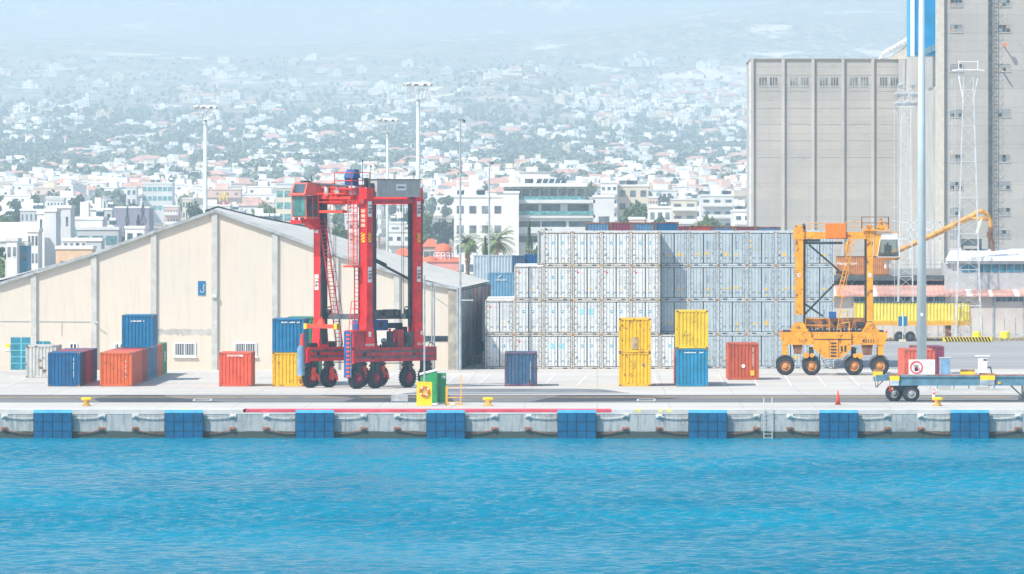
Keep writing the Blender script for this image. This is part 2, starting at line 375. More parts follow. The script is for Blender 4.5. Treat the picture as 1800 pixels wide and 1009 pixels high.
def cmesh(Lc,Hc,pm,fm,wid=2.44):
    k=(Lc,Hc,pm.name,fm.name)
    if k in _cm: return _cm[k]
    hw=wid/2; r={}
    f=MB()
    for sx in (-1,1):
        for y in (0,Lc-.12):
            f.box(sx*hw-(.12 if sx>0 else 0),sx*hw+(.12 if sx<0 else 0),y,y+.12,.118,Hc-.118)
        xa=sx*hw-(.06 if sx>0 else 0)
        f.box(xa,xa+.06,.18,Lc-.18,.02,.16); f.box(xa,xa+.06,.18,Lc-.18,Hc-.08,Hc-.01)
    for y in (.01,Lc-.10): f.box(-hw+.18,hw-.18,y,y+.09,.02,.17); f.box(-hw+.18,hw-.18,y,y+.09,Hc-.12,Hc-.012)
    r['frame']=f.mesh('frame',fm)
    e=MB(); corr_x(e,-hw+.12,hw-.12,.17,Hc-.12,.03,.05,8); r['end_wall']=e.mesh('end_wall',pm)
    for nm,x,d in (('l',-hw+.012,.04),('r',hw-.012,-.04)):
        e=MB(); corr_y(e,.12,Lc-.12,.16,Hc-.08,x,d,int(Lc/.28)); r['side_'+nm]=e.mesh('side_wall',pm)
    e=MB(); e.box(-hw+.06,hw-.06,.1,Lc-.1,Hc-.05,Hc-.018); r['roof']=e.mesh('roof',pm)
    e=MB(); e.box(-hw+.12,-.01,Lc-.07,Lc-.03,.17,Hc-.12); e.box(.01,hw-.12,Lc-.07,Lc-.03,.17,Hc-.12)
    for x in (-.9,-.35,.35,.9): e.cyl((x,Lc,.15),(x,Lc,Hc-.1),.02,n=6)
    r['door']=e.mesh('door',pm)
    e=MB(); e.box(-.089,.089,-.006,.172,0,.118); e.box(-.04,.04,-.012,.03,.03,.08,1); r['cast']=e.mesh('corner_casting',[RSTL,BLK])
    _cm[k]=r; return r
def container(px0,D,z,label,pm,fm=None,Lc=6.06,Hc=2.59,yaw=0,group=None,castings=True,right=None,name='shipping_container',detail=True,wid=2.44):
    """px0: pixel of the front left edge"""
    fm=fm or pm; r=cmesh(Lc,Hc,pm,fm)
    t=thing(name,label,'container',(X_(px0,D)+1.22,D,z),math.radians(yaw),group)
    link('frame',r['frame'],t); link('end_wall',r['end_wall'],t); link('side_wall',r['side_l'],t); link('side_wall',r['side_r'],t); link('roof',r['roof'],t); link('door',r['door'],t)
    for sx in (-1,1):
        for zz in (0,Hc-.118): link('corner_casting',r['cast'],t,(sx*(1.22-.089),0,zz))
    return t
def marks(t,x,z0,z1,mt,y=.01,wd=.06,seed=1,horizontal=False):
    """worn, unreadable code painted down (or across) the end wall"""
    rr=random.Random(seed); q=MB(); p=z0
    while p<z1:
        h=rr.uniform(.06,.11)
        if rr.random()<.85:
            if horizontal: q.box(p,p+h,y,y+.006,x,x+rr.uniform(.7,1)*wd)
            else: q.box(x,x+rr.uniform(.7,1)*wd,y,y+.006,p,p+h)
        p+=h+rr.uniform(.02,.05)
    q.build('marking',mt,t)
cB=mat('blue_container_paint',(.004,.10,.25),.5,rust=0.38,streak=0.50,dirt=(.03,.08,.2),var=.12)
cB2=mat('bright_blue_container_paint',(.004,.17,.36),.5,rust=0.38,streak=0.45,dirt=(.05,.12,.25),var=.1)
cB3=mat('weathered_navy_paint',(.035,.10,.19),.55,rust=0.54,rustcol=(.2,.08,.09),streak=0.55,dirt=(.1,.15,.22),var=.15)
cO=mat('orange_container_paint',(.66,.13,.03),.5,rust=0.48,streak=0.50,dirt=(.3,.08,.04),var=.1)
cO2=mat('orange_red_container_paint',(.70,.10,.04),.5,rust=0.41,streak=0.40,dirt=(.35,.06,.05),var=.1)
cR=mat('brick_red_container_paint',(.42,.055,.04),.55,rust=0.41,streak=0.55,dirt=(.2,.04,.04),var=.12)
cM=mat('maroon_container_paint',(.22,.04,.08),.55,rust=0.38,streak=0.55,dirt=(.15,.1,.12),var=.12)
cG=mat('green_container_paint',(.05,.26,.13),.5,rust=0.38,streak=0.45,dirt=(.1,.2,.12),var=.1)
cW=mat('greyish_white_container_paint',(.52,.53,.50),.6,rust=0.57,streak=0.65,dirt=(.3,.24,.18),var=.08)
cS=mat('steel_blue_container_paint',(.09,.20,.34),.55,rust=0.38,streak=0.50,dirt=(.1,.15,.2),var=.12)
cP=mat('dusty_purple_container_paint',(.14,.10,.20),.55,rust=0.38,streak=0.50,dirt=(.2,.15,.2),var=.12)
D1=Dg(679.3); ST=6.16
tanv=math.tan(math.radians(.26))
def row(px,D,specs,yaw,z=0,group=None):
    out=[]
    for k,(pm,lab) in enumerate(specs):
        t=container(px,D,z,lab,pm,yaw=yaw,group=group); t.location.x+= -math.sin(math.radians(yaw))*ST*k; t.location.y+=ST*k; out.append(t)
    return out
container(45,Dg(664),0,'weathered white container with rust streaks, leftmost on the yard',cW,yaw=-.26)
r1=row(84,D1,[(cB,'dark blue container at the front left of the yard'),(cR,'brick red container just behind the dark blue front one on the left'),(cP,'dusty purple container last in the short row of three on the left')],-.26)
r2=row(175.3,D1,[(cO,'bright orange container heading the long row on the left'),(cO2,'faded orange-red container second in the long left row'),(cR,'red container third in the long left row'),
  (cS,'steel blue container fourth in the long left row, under the raised blue one'),(cS,'steel blue container fifth in the long left row, before the orange one'),(cO,'orange container sixth in the long left row, before the green one'),(cG,'green container with white letters at the far end of the long left row')],-.26)
marks(r1[0],.72,.7,2.1,WSTK,seed=3); marks(r2[0],.72,.7,2.1,WSTK,seed=5)
text('lettering','ME',1.2,WSTK,r2[6],(1.225,3.4,1.4),(math.pi/2,0,math.pi/2))
tb=container(214,D1+ST*3,2.59,'blue container lying on top of the long left row',cB2,yaw=-.26); marks(tb,2.05,-.6,.9,WSTK,seed=8,horizontal=True,wd=.12)
tr=container(385,D1,0,'orange-red container standing alone in front of the warehouse',cO2,yaw=-.3)
q=MB(); q.box(-.62,.62,.012,.02,2.28,2.42); pl=q.build('number_plate',WSTK,tr); marks(tr,2.30,-.58,.55,cO2,y=.006,seed=4,horizontal=True,wd=.09)
container(478.5,D1,0,'yellow container under the blue one beside the red carrier',YEL,yaw=-.5)
t=container(478.5,D1,2.59,'blue container stacked on the yellow one beside the red carrier',cB2,yaw=-.9); marks(t,2.25,-.5,.85,WSTK,seed=11,horizontal=True,wd=.12)
for z,lab in ((0,'green container at the bottom behind the yellow and blue pair'),(2.59,'green container on top behind the yellow and blue pair')): container(505,D1+7.2,z,lab,cG,yaw=-.3)
t=container(887,Dg(679),0,'single dark blue container in front of the white refrigerated stack',cB3,fm=mat('reddish_worn_edge',(.16,.08,.13),.6,var=.3)); marks(t,.72,.5,1.9,WSTK,seed=21,wd=.04)
t=container(1088,Dg(679),0,'lower yellow container of the all-yellow pair',YEL,yaw=0)
q=MB(); q.cyl((.66,.02,1.62),(.66,.0,1.62),.09,n=16); q.build('blue_dot',cB2,t)
q=MB(); q.box(-.25,.05,.012,.02,1.4,1.95); q.build('repair_patch',mat('ochre_patch',(.6,.36,.02),.7),t)
t=container(1088,Dg(679),2.59,'upper yellow container of the all-yellow pair, with a patched lower panel',YEL,yaw=0)
q=MB(); q.box(-.3,.25,.005,.02,.25,1.15); q.build('repair_patch',mat('bare_metal_patch',(.45,.33,.16),.8,var=.3),t)
Dq=Dg(679.5)
t=container(1188.6,Dq,0,'bright blue container under the tall yellow one, right of centre',mat('cyan_blue_container_paint',(.01,.22,.40),.5,rust=0.35,streak=0.50,dirt=(.08,.2,.3)),Hc=2.9,yaw=.25); marks(t,2.55,-.6,.8,WSTK,seed=31,horizontal=True,wd=.1)
container(1188.6,Dq,2.9,'pale yellow container on top of the bright blue one',YEL2,Hc=2.9,yaw=.35)
t=container(1186,Dq+7,0,'orange-red container hidden behind the bright blue one, only its edge showing',cO2,yaw=.3)
t=container(1280,Dg(667.8),0,'brick orange container with a yellow label beside the orange carrier',mat('brick_orange_paint',(.50,.09,.03),.55,rust=0.38,streak=0.50,dirt=(.25,.06,.04)),Hc=2.9,yaw=.75)
q=MB(); q.box(.55,.85,.0,.015,.35,.75); q.build('label',YST,t); q=MB(); q.cyl((-.02,.02,1.1),(-.02,-.005,1.1),.15,n=18); q.build('round_mark',WSTK,t); marks(t,.72,1.1,2.5,WSTK,seed=41)
container(1588.5,Dg(672),0,'salmon red container standing behind the prohibition sign and tall lamp pole',mat('salmon_red_paint',(.62,.12,.07),.55,rust=0.38,streak=0.45,dirt=(.3,.06,.05)),yaw=2.0)
container(1606,Dg(668)+4,0,'dark red container tucked behind the salmon one at the pole',cM,yaw=1.0)

# ---- refrigerated containers
rW=mat('reefer_white',(.64,.67,.67),.5,var=.05,scale=.7,streak=.35,dirt=(.45,.42,.36),rust=.04)
rG=mat('reefer_pale_grey',(.42,.50,.54),.5,var=.06,scale=.7,streak=.3,dirt=(.36,.40,.42))
rF=mat('reefer_frame_rusty_white',(.52,.50,.46),.6,var=.12,scale=3,rust=.42,rustcol=(.42,.24,.12),rscale=3)
rFg=mat('reefer_frame_grey',(.46,.52,.55),.6,var=.12,scale=3,rust=.2,rustcol=(.35,.28,.22),rscale=3)
GASK=mat('door_gasket',(.05,.07,.08),.7,var=.1); ROD=mat('lock_rod_steel',(.50,.54,.56),.45,metal=.3,var=.15)
LGB=mat('sky_blue_emblem',(.02,.32,.52),.5,var=.03); RAR=mat('red_arrow_emblem',(.80,.03,.05),.5,var=.03); GRY=mat('grey_data_plate',(.28,.31,.33),.5,var=.1); NVY=mat('navy_plate',(.03,.12,.30),.5,var=.1); TXT=mat('faded_grey_text',(.42,.48,.52),.6,var=.1); PBL=mat('pale_blue_square',(.25,.58,.72),.5,var=.04)
HC=2.9; LR=12.19
_rm={}
def rmeshes(pm,fm):
    k=pm.name
    if k in _rm: return _rm[k]
    r={}; hw=1.219
    f=MB()
    for sx in (-1,1):
        x=sx*hw-(.12 if sx>0 else 0)
        f.box(x,x+.12,0,.15,.118,HC-.118); f.box(x,x+.12,LR-.15,LR,.118,HC-.118)
        for z in (0,HC-.118): f.box(sx*hw-(.178 if sx>0 else 0),sx*hw+(.178 if sx<0 else 0),-.008,.165,z,z+.117,1)
    f.box(-hw+.178,hw-.178,.005,.12,.0+.02,.17); f.box(-hw+.178,hw-.178,.005,.12,HC-.13,HC-.008)
    for x in (-.62,.62): f.box(x-.17,x+.17,.0,.01,.03,.10,2)
    r['frame']=f.mesh('frame',[fm,mat('tan_rust_casting',(.46,.33,.22),.8,var=.3,scale=4),BLK])
    b=MB(); b.box(-hw+.02,hw-.02,.16,LR-.05,.05,HC-.02)
    for i in range(34):
        for sx in (-1,1):
            y=.4+i*.34; b.box(sx*(hw-.016)-.012,sx*(hw-.016)+.012,y,y+.1,.2,HC-.15)
    r['body']=b.mesh('body',pm)
    for nm,sx in (('L',-1),('R',1)):
        d=MB(); x0,x1=(-hw+.13,-.018) if sx<0 else (.018,hw-.13)
        d.box(x0,x1,.075,.15,.19,HC-.15,1)
        d.box(x0+.035,x1-.035,.05,.12,.23,HC-.19,0)
        cx=(x0+x1)/2
        d.box(x0+.30,x0+.33,.044,.06,.24,HC-.2,0); d.box(x1-.33,x1-.30,.044,.06,.24,HC-.2,0)
        d.box(cx-.012,cx+.012,.046,.06,.22,HC-.18,1)
        r['door'+nm]=d.mesh('door',[pm,GASK])
        h=MB()
        for i in range(5):
            z=.42+i*.51; xe=x0 if sx<0 else x1; h.box(xe-.13,xe+.13,.012,.05,z-.04,z+.04)
        r['hinge'+nm]=h.mesh('hinge',GRY)
        for j,xx in enumerate((x0+.24,x1-.24)):
            h=MB(); h.cyl((xx,.028,.10),(xx,.028,HC-.06),.022,n=6)
            for z in (.55,1.4,2.3): h.box(xx-.05,xx+.05,.02,.05,z-.03,z+.03,1)
            h.box(xx-.02,xx+.30,.008,.024,.66,.70,1)
            r['rod'+nm+str(j)]=h.mesh('lock_rod',[ROD,GRY])
    _rm[k]=r; return r
def star(cx,cz,s,m,mb,y):
    pts=[]
    for i in range(14):
        a=math.pi/2+i*math.pi/7; rr=s if i%2==0 else s*.55; pts.append((cx+rr*math.cos(a),cz+rr*math.sin(a)))
    mb.prism(pts,y-.004,y,m)
def reefer(x,D,z,kind,label,rr):
    grey=kind=='grey'
    pm,fm=(rG,rFg) if grey else (rW,rF); r=rmeshes(pm,fm)
    t=thing('refrigerated_container',label,'container',(x,D,z),0,'refrigerated containers in the tall stack')
    link('frame',r['frame'],t); link('body',r['body'],t)
    dl=link('door',r['doorL'],t); dr=link('door',r['doorR'],t)
    for d,nm in ((dl,'L'),(dr,'R')):
        link('hinge',r['hinge'+nm],d); link('lock_rod',r['rod'+nm+'0'],d); link('lock_rod',r['rod'+nm+'1'],d)
    y=.044
    def stick(name,parts,mats,par):
        q=MB()
        for p in parts: q.box(p[0],p[1],y-.006,y,p[2],p[3],p[4] if len(p)>4 else 0)
        return q.build(name,mats,par)
    def lines(par,x0,x1,z0,z1,n,m=TXT):
        P=[]
        for i in range(n):
            zz=z1-(i+.5)*(z1-z0)/n; xx=x0
            while xx<x1-.03:
                l=rr.uniform(.03,.09); P.append((xx,min(x1,xx+l),zz-.018,zz+.018)); xx+=l+rr.uniform(.015,.04)
        stick('marking',P,m,par)
    def tri(par,cx,cz,s): q=MB(); q.prism([(cx-s,cz-s),(cx+s,cz-s),(cx,cz+s)],y-.006,y); q.build('warning_triangle',YST,par)
    lines(dr,.15,.45,2.42,2.52,1,TXT); lines(dr,.68,.98,2.30,2.55,3)
    if kind=='emblem':
        for d,cx in ((dl,-.37),(dr,.34)):
            q=MB(); q.box(cx-.12,cx+.12,y-.006,y,1.82,2.06,0); star(cx,1.94,.075,1,q,y-.007); q.build('emblem',[LGB,WSTK],d)
        pc=rr.choice([GRY,NVY,GRY]); stick('data_plate',[(-.92,-.77,.84,1.02+.06*(pc==NVY))],pc,dl); stick('floor_label',[(.22,.42,.22,.28)],YST,dr)
        lines(dr,.2,.42,.95,1.3,4); lines(dr,.66,.95,.95,1.35,5)
    elif kind=='arrow':
        q=MB(); q.prism([(-.93,2.55),(-.66,2.36),(-.80,2.20)],y-.006,y); q.prism([(-.50,2.38),(-.28,2.16),(-.42,2.27)],y-.006,y); q.build('emblem',RAR,dl)
        tri(dr,.34,1.0,.10); stick('data_plate',[(.70,.87,.95,1.2)],GRY,dr); lines(dr,.22,.48,1.3,2.1,8); lines(dr,.68,.92,1.35,2.1,8)
    elif kind=='square':
        stick('emblem',[(-.62,-.25,1.7,2.15)],PBL,dl); stick('emblem',[(.12,.50,1.7,2.15)],PBL,dr); stick('data_plate',[(-.90,-.75,.8,1.0)],GRY,dl); lines(dr,.66,.95,.9,1.3,5)
    else:
        v=rr.randint(0,4)
        if v==0:
            stick('warning_label',[(.28,.52,.82,1.1)],YST,dr); tri(dr,.78,.90,.08); stick('label',[(-.62,-.42,.82,.98)],YST,dl); stick('data_plate',[(-.95,-.80,.84,1.06)],GRY,dl); stick('floor_label',[(-.93,-.83,.36,.44)],YST,dl)
        elif v==1:
            stick('warning_label',[(-.66,-.42,.80,1.1)],YST,dl); tri(dl,-.90,1.18,.09); stick('data_plate',[(-.98,-.82,.78,1.0)],NVY,dl); stick('label',[(.18,.40,.82,.98)],YST,dr)
        elif v==2:
            stick('label',[(-.98,-.82,2.02,2.16)],YST,dl); stick('label',[(-.98,-.82,1.56,1.7)],YST,dl); stick('label',[(-.54,-.48,1.9,2.0)],YST,dl); stick('label',[(-.54,-.48,1.35,1.5)],YST,dl); tri(dl,-.90,.55,.08); stick('data_plate',[(-.98,-.82,.94,1.2)],GRY,dl)
        elif v==3:
            tri(dl,-.78,.98,.09); stick('label',[(-.52,-.30,.9,1.04)],YST,dl); stick('warning_label',[(.16,.42,.9,1.16)],YST,dr); stick('data_plate',[(.72,.88,.94,1.16)],GRY,dr)
        else:
            stick('label',[(.30,.50,.82,.98)],YST,dr); tri(dr,.40,.40,.10); stick('data_plate',[(.74,.92,.78,1.02)],GRY,dr)
        lines(dr,.22,.46,1.4,2.1,7,NVY if rr.random()<.4 else TXT); lines(dr,.68,.92,1.35,1.95,7)
    return t
rr=random.Random(5)
ords=['first','second','third','fourth','fifth','sixth','seventh','eighth','ninth','tenth','eleventh','twelfth']
rown=['bottom','second','third','top']
lay={0:['emblem','arrow','square','emblem','emblem','emblem','emblem']+['grey']*5,
     1:['arrow','emblem','emblem','square','emblem','emblem']+['grey']*6,
     2:[None,'arrow','emblem','arrow','arrow','arrow']+['grey']*6,
     3:[None,None,'emblem','emblem','emblem','emblem']+['grey']*6}
DR=Dg(648.5)
desc={'emblem':'white reefer with two sky blue square emblems','arrow':'white reefer with a red arrow mark','square':'white reefer with plain pale blue squares','grey':'pale grey reefer with yellow labels'}
for rw,kinds in lay.items():
    for c,k in enumerate(kinds):
        if not k: continue
        x=X_(852.5,DR)+1.23+c*2.462+rr.uniform(-.012,.012); back=0 if (c<6 or (rw==0 and c==6)) else 2.0
        reefer(x,DR+back+rr.uniform(-.03,.03),rw*HC,k,f"{desc[k]}, {ords[c]} column from the left, {rown[rw]} row",rr)
# second block behind, slightly out of line: plain white boxes whose tops and left side show
pl=rmeshes(rW,rF)
for rw,cs in ((0,range(0,12)),(1,range(0,12)),(2,range(1,12)),(3,range(2,12))):
    for c in cs:
        if c not in (0,1,2) and rw<3: continue
        x=X_(852.5,DR)+1.23+c*2.462-(.62 if rw==3 else .12)
        t=thing('refrigerated_container',f"white reefer of the rear block, behind column {ords[c]} from the left, {rown[rw]} row",'container',(x,DR+LR+2.9,rw*HC),0,'refrigerated containers in the rear block')
        link('frame',pl['frame'],t); link('body',pl['body'],t)
for c in range(3,12):
    for rw in range(3):
        x=X_(852.5,DR)+1.23+c*2.462-.12
        t=thing('refrigerated_container','white reefer buried in the rear block under the top row','container',(x,DR+LR+2.9,rw*HC),0,'buried refrigerated containers')
        link('frame',pl['frame'],t); link('body',pl['body'],t)
# coloured boxes showing over the top of the refrigerated stack
D5=DR+64
tops=[(1029,cS,391,'rust-edged grey blue'),(1069,cM,390.5,'rusty maroon'),(1108,cS,391,'slate blue'),(1147,cB,390,'deep blue'),(1178,cM,397,'dark maroon'),(1212,cR,396.5,'bright red'),(1249,cS,397.5,'teal blue'),(1288,cM,398,'dark plum'),(1327,cS,398.5,'grey teal')]
for i,(px,pm,y,cn) in enumerate(tops):
    D=D5 if i<4 else D5+14; zt=Z_(y,D); h=zt/4.0
    for k in range(4):
        if k==3: t=container(px,D,k*h,f"{cn} container on the far stack, its top showing over the white reefers",pm,fm=RST,Hc=round(h,3))
        else: t=container(px,D,k*h,'container in the lower tiers of the far stack behind the reefers',pm,Hc=round(h,3),group='hidden tiers of the far stack')
# blue boxes behind the stack on the left
def simplebox(name,px0,px1,y0,D,pm,label,cat='container',depth=2.44,yb=None):
    z1=Z_(y0,D); z0=0 if yb is None else Z_(yb,D); x0,x1=X_(px0,D),X_(px1,D)
    t=thing(name,label,cat,((x0+x1)/2,D,z0)); hw=(x1-x0)/2; hh=z1-z0
    q=MB(); corr_x(q,-hw+.1,hw-.1,.15,hh-.1,.02,.05,max(6,int((x1-x0)/.3))); q.build('side_wall',pm,t)
    q=MB(); q.box(-hw+.03,hw-.03,.08,depth,.05,hh-.04); q.build('body',pm,t)
    q=MB()
    for z in (0.02,hh-.12): q.box(-hw+.12,hw-.12,0,.1,z,z+.12)
    for x in (-hw,hw-.12): q.box(x,x+.12,0,.12,0,hh)
    q.build('frame',pm,t); return t
D6=700.
b0=simplebox('shipping_container',858,903,479,D6,mat('soft_blue_box_paint',(.13,.30,.44),.6,var=.08,streak=.3),'slate blue container with white lettering behind the left end of the reefers')
text('lettering','CMA CGM',.26,WSTK,b0,(0,-.03,Z_(492,D6)),sx=.85)
q=MB(); q.path([(-.25+.08*i,-.03,Z_(488,D6)+.02+.22*math.sin(i/3)) for i in range(5)],.035); q.build('swoosh',WSTK,b0)
simplebox('shipping_container',832,905,448,D6+26,mat('greyish_blue_box_paint',(.40,.48,.54),.6,var=.08,streak=.3),'greyish blue container stack face behind the lettered one')
simplebox('shipping_container',900,922,449,D6+20,cB3,'dark container end beside the blue one near the top reefer')
simplebox('shipping_container',922,960,447,D6+22,cB,'blue container just left of the topmost reefer')

# ------------------------------------------------------------------ quay furniture
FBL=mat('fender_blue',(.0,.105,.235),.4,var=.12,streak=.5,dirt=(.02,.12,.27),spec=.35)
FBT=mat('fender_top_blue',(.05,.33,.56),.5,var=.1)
CHN=mat('galvanised_chain',(.72,.72,.68),.6,var=.2,rust=.25,rustcol=(.3,.18,.1)); CHR=mat('rusted_chain',(.33,.14,.08),.8,var=.3)
nth=['leftmost','second from left','third from left','fourth from left','fifth from left','sixth from left','seventh from left','rightmost']
def chain(p0,p1,sag,mt,parent=None,label=None,n=13):
    q=MB(); p0=Vector(p0);p1=Vector(p1); L_=(p1-p0).length; n=max(6,int(L_/.15))
    for i in range(n):
        t=(i+.5)/n; p=p0.lerp(p1,t); p.z-=sag*4*t*(1-t)
        q.torus(p,.046,.018,'y' if i%2 else 'z',10,5,sc=(1.7,.8))
    return q.build('chain',mt,parent)
_f=MB(); W2=1.30
for i in range(4):
    for j in range(3):
        x0=-W2+i*.65; z0=-2.05+j*.62; _f.box(x0+.022,x0+.628,-.48,-.40,z0+.020,z0+.600)
        for a in (.1,.55): _f.cyl((x0+a,-.49,z0+.31),(x0+a,-.478,z0+.31),.03,n=8)
_fm=_f.mesh('facing_panel',FBL)
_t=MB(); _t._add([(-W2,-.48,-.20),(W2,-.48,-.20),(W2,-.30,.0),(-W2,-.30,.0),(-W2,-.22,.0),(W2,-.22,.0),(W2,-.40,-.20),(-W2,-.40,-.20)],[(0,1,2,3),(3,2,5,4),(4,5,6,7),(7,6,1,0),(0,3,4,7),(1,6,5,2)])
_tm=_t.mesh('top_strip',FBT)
_b=MB(); _b.box(-W2-.02,W2+.02,-.40,-.32,-2.3,-.2); _b.cyl((0,-.32,-.9),(0,.0,-.9),.45,.55,16); _bm=_b.mesh('rubber_backing',BLK)
_k=MB(); _k.box(-.22,.22,-.07,0,-.12,.12); _k.torus((0,-.12,0),.07,.03,'x',12,6); _k.box(-.12,.12,-.18,-.07,-.03,.03); _km=_k.mesh('bracket',[CHN])
_km2=_k.mesh('bracket',[CHR])
for i in range(-1,9):
    px=93.5+i*230.1; x=X_(px,QY)
    lab=(f"blue rubber-backed dock fender panel on the quay wall, {nth[i]}" if 0<=i<8 else 'blue dock fender panel beyond the picture edge')
    t=thing('dock_fender',lab,'fender',(x,QY,0),0,'dock fenders along the quay wall')
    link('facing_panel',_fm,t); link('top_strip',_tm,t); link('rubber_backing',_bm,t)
    for sx in (-1,1):
        bx=sx*(1.30+2.0); zt=-.42; zb=-1.30
        link('bracket',_km,t,(bx,-.01,zt)); link('bracket',_km2,t,(bx,-.01,zb))
        chain((bx,-.10,zt-.02),(sx*1.33,-.08,zt-.14),.07,CHN,t); chain((bx,-.10,zb-.02),(sx*1.33,-.08,zb-.3),.10,CHR,t)
def bollard(px,label):
    D=Dg(713.5); t=thing('mooring_bollard',label,'bollard',(X_(px,D),D,.01),0,'yellow mooring bollards on the quay edge')
    q=MB(); q.lathe([(.34,0),(.34,.05),(.24,.08),(.19,.2),(.19,.38),(.0,.42)],(0,0,0),n=20); q.build('base',mat('rusty_yellow_base',(.70,.38,.06),.7,var=.25,rust=.5,rustcol=(.3,.13,.04)),t,smooth=False)
    q=MB(); q.lathe([(0,-.37),(.085,-.36),(.11,-.25),(.12,0),(.11,.25),(.085,.36),(0,.37)],(0,0,.46),'x',n=14); q.build('horn',YPT,t,smooth=True)
bollard(152,'yellow double-horn mooring bollard near the left end of the quay'); bollard(858,'yellow mooring bollard right of the ladder gate by the lifebuoy'); bollard(1648,'rusty yellow mooring bollard beside the striped cone on the right')
def cone(px,py,label,striped=False,sc=1.0,h=1.0):
    D=Dg(py); t=thing('traffic_cone',label,'cone',(X_(px,D),D,.012)); RC=mat('traffic_cone_orange',(.85,.07,.03),.5,var=.05)
    q=MB(); q.box(-.22*sc,.22*sc,-.22*sc,.22*sc,0,.04); q.build('base',mat('dark_cone_base',(.3,.08,.05),.6),t)
    q=MB(); q.lathe([(.17*sc,.04),(.03*sc,h)],(0,0,0),n=18); q.build('cone_body',RC,t,smooth=True)
    if striped:
        for a,b in ((.36,.56),(.72,.84)):
            f=lambda z:(.17-.14*(z-.04)/(h-.04))*sc+.004
            q=MB(); q.lathe([(f(a*h),a*h),(f(b*h),b*h)],(0,0,0),n=18); q.build('white_band',WSTK,t)
cone(1473,711.5,'plain orange traffic cone standing near the quay edge'); cone(1641.5,707,'red and white striped traffic cone beside the right bollard',True,h=.95)
# yellow block with lifebuoy
D=Dg(713.3); s_=F/D; t=thing('lifebuoy_post','yellow concrete block with a pole on top, at the quay edge','post',(X_(745.5,D),D,.01))
q=MB(); q.prism([(-.53,0),(.53,0),(.54,1.62),(-.50,1.66)],0,.5); q.build('block',YPT,t)
q=MB(); q.cyl((.02,.25,1.6),(.02,.25,8.9),.07,.05,10); q.cyl((.02,.25,8.9),(.02,.25,9.0),.09,.05,10); q.build('pole',GRS,t)
lb=thing('lifebuoy','orange and white lifebuoy hung on the yellow block','lifebuoy',(X_(746,D),D-.07,1.0))
q=MB(); q.torus((0,0,0),.29,.07,'y',32,10); q.build('ring',mat('lifebuoy_orange',(.80,.12,.03),.5,var=.08),lb,smooth=True)
for a in (35,125,215,305):
    q=MB(); a=math.radians(a); c=Vector((.29*math.cos(a),0,.29*math.sin(a))); d=Vector((-math.sin(a),0,math.cos(a)))*.05; q.cyl(c-d,c+d,.078,n=12); q.build('white_band',WSTK,lb)
q=MB(); q.path([(0,-.03,.22),(.06,-.05,.05),(-.05,-.04,-.06),(.07,-.04,-.1),(-.02,-.05,.1),(.05,-.04,.16)],.015); q.build('rope',mat('rope_fibre',(.6,.5,.3),.8),lb)
# green boxes
def gbox(px0,px1,y0,yb,D,label,name,bag=False):
    zt=Z_(y0,D); x0,x1=X_(px0,D),X_(px1,D); t=thing(name,label,'cabinet',((x0+x1)/2,D,.004)); hw=(x1-x0)/2; G=mat('green_sheet_paint',(.03,.30,.10),.5,var=.1,streak=.2,dirt=(.1,.3,.15))
    q=MB(); q.box(-hw,hw,.02,.75,.12,zt); q.build('cabinet_body',G,t)
    q=MB(); q.box(-hw+.05,hw-.05,0,.02,.2,zt-.08); q.box(hw-.1,hw-.07,-.02,0,zt*.5,zt*.5+.15,1); q.build('door',[G,BLK],t)
    q=MB(); q.box(-hw+.03,hw-.03,.05,.7,0,.12); q.build('plinth',WHT,t)
    return t,hw,zt
t,hw,zt=gbox(750,768.5,653,712,Dg(711),'tall green cabinet with a whitish slanted lid, behind the yellow block','storage_cabinet')
q=MB(); q._add([(-hw-.5,-.03,zt-.25),(hw+.03,-.03,zt+.05),(hw+.03,.8,zt+.05),(-hw-.5,.8,zt-.25),(-hw-.5,-.03,zt-.12),(hw+.03,-.03,zt+.2),(hw+.03,.8,zt+.2),(-hw-.5,.8,zt-.12)],[(3,2,1,0),(4,5,6,7),(0,1,5,4),(1,2,6,5),(2,3,7,6),(3,0,4,7)]); q.build('lid',WHT,t)
q=MB(); q.box(-hw-.45,-hw,.05,.75,.12,zt-.25); q.build('side_bin',mat('green_sheet_paint',(.03,.30,.10)),t)
t,hw,zt=gbox(769,784,656,711,Dg(710.5),'narrower green cabinet with a small blue and white label, beside the ladder gate','storage_cabinet')
q=MB(); q.box(-.02,hw-.06,-.008,0,zt-.35,zt-.2,0); q.box(0,hw-.1,-.012,-.008,zt-.31,zt-.24,1); q.build('label',[WSTK,cB],t)
# yellow ladder gate
D=Dg(712.5); t=thing('ladder_gate','yellow-orange tubular ladder gate by the green cabinets','gate',(X_(798,D),D,.01)); YO=mat('gate_orange_paint',(.85,.42,.03),.5,var=.08)
q=MB(); q.box(-.58,-.44,0,.12,0,1.32); q.build('post',YO,t); q=MB(); q.bar((.46,.05,0),(.50,.05,2.1),.07); q.build('post',YO,t)
for z in (.2,.52,1.25): q=MB(); q.bar((-.45,.05,z),(.48,.05,z+.02),.05); q.build('rail',YO,t)
q=MB(); q.box(-.6,.6,-.05,.25,0,.07); q.box(-.25,.05,-.08,-.05,.02,.16,1); q.build('base',[YO,WSTK],t)
# grey barrier board
D=Dg(712); t=thing('barrier_board','low grey metal barrier board with a faint red scrawl, beside the yellow block','barrier',(X_(702,D),D,.01))
q=MB(); q.box(-.55,.55,0,.03,.25,.72); q.build('board',GRS,t); q=MB(); q.path([(-.1,-.01,.55),(0,-.01,.48),(.1,-.01,.52),(.16,-.01,.44)],.012); q.build('scrawl',RAR,t)
for x in (-.58,.55): q=MB(); q.box(x,x+.04,0,.04,0,.75); q.build('leg',GRS,t)
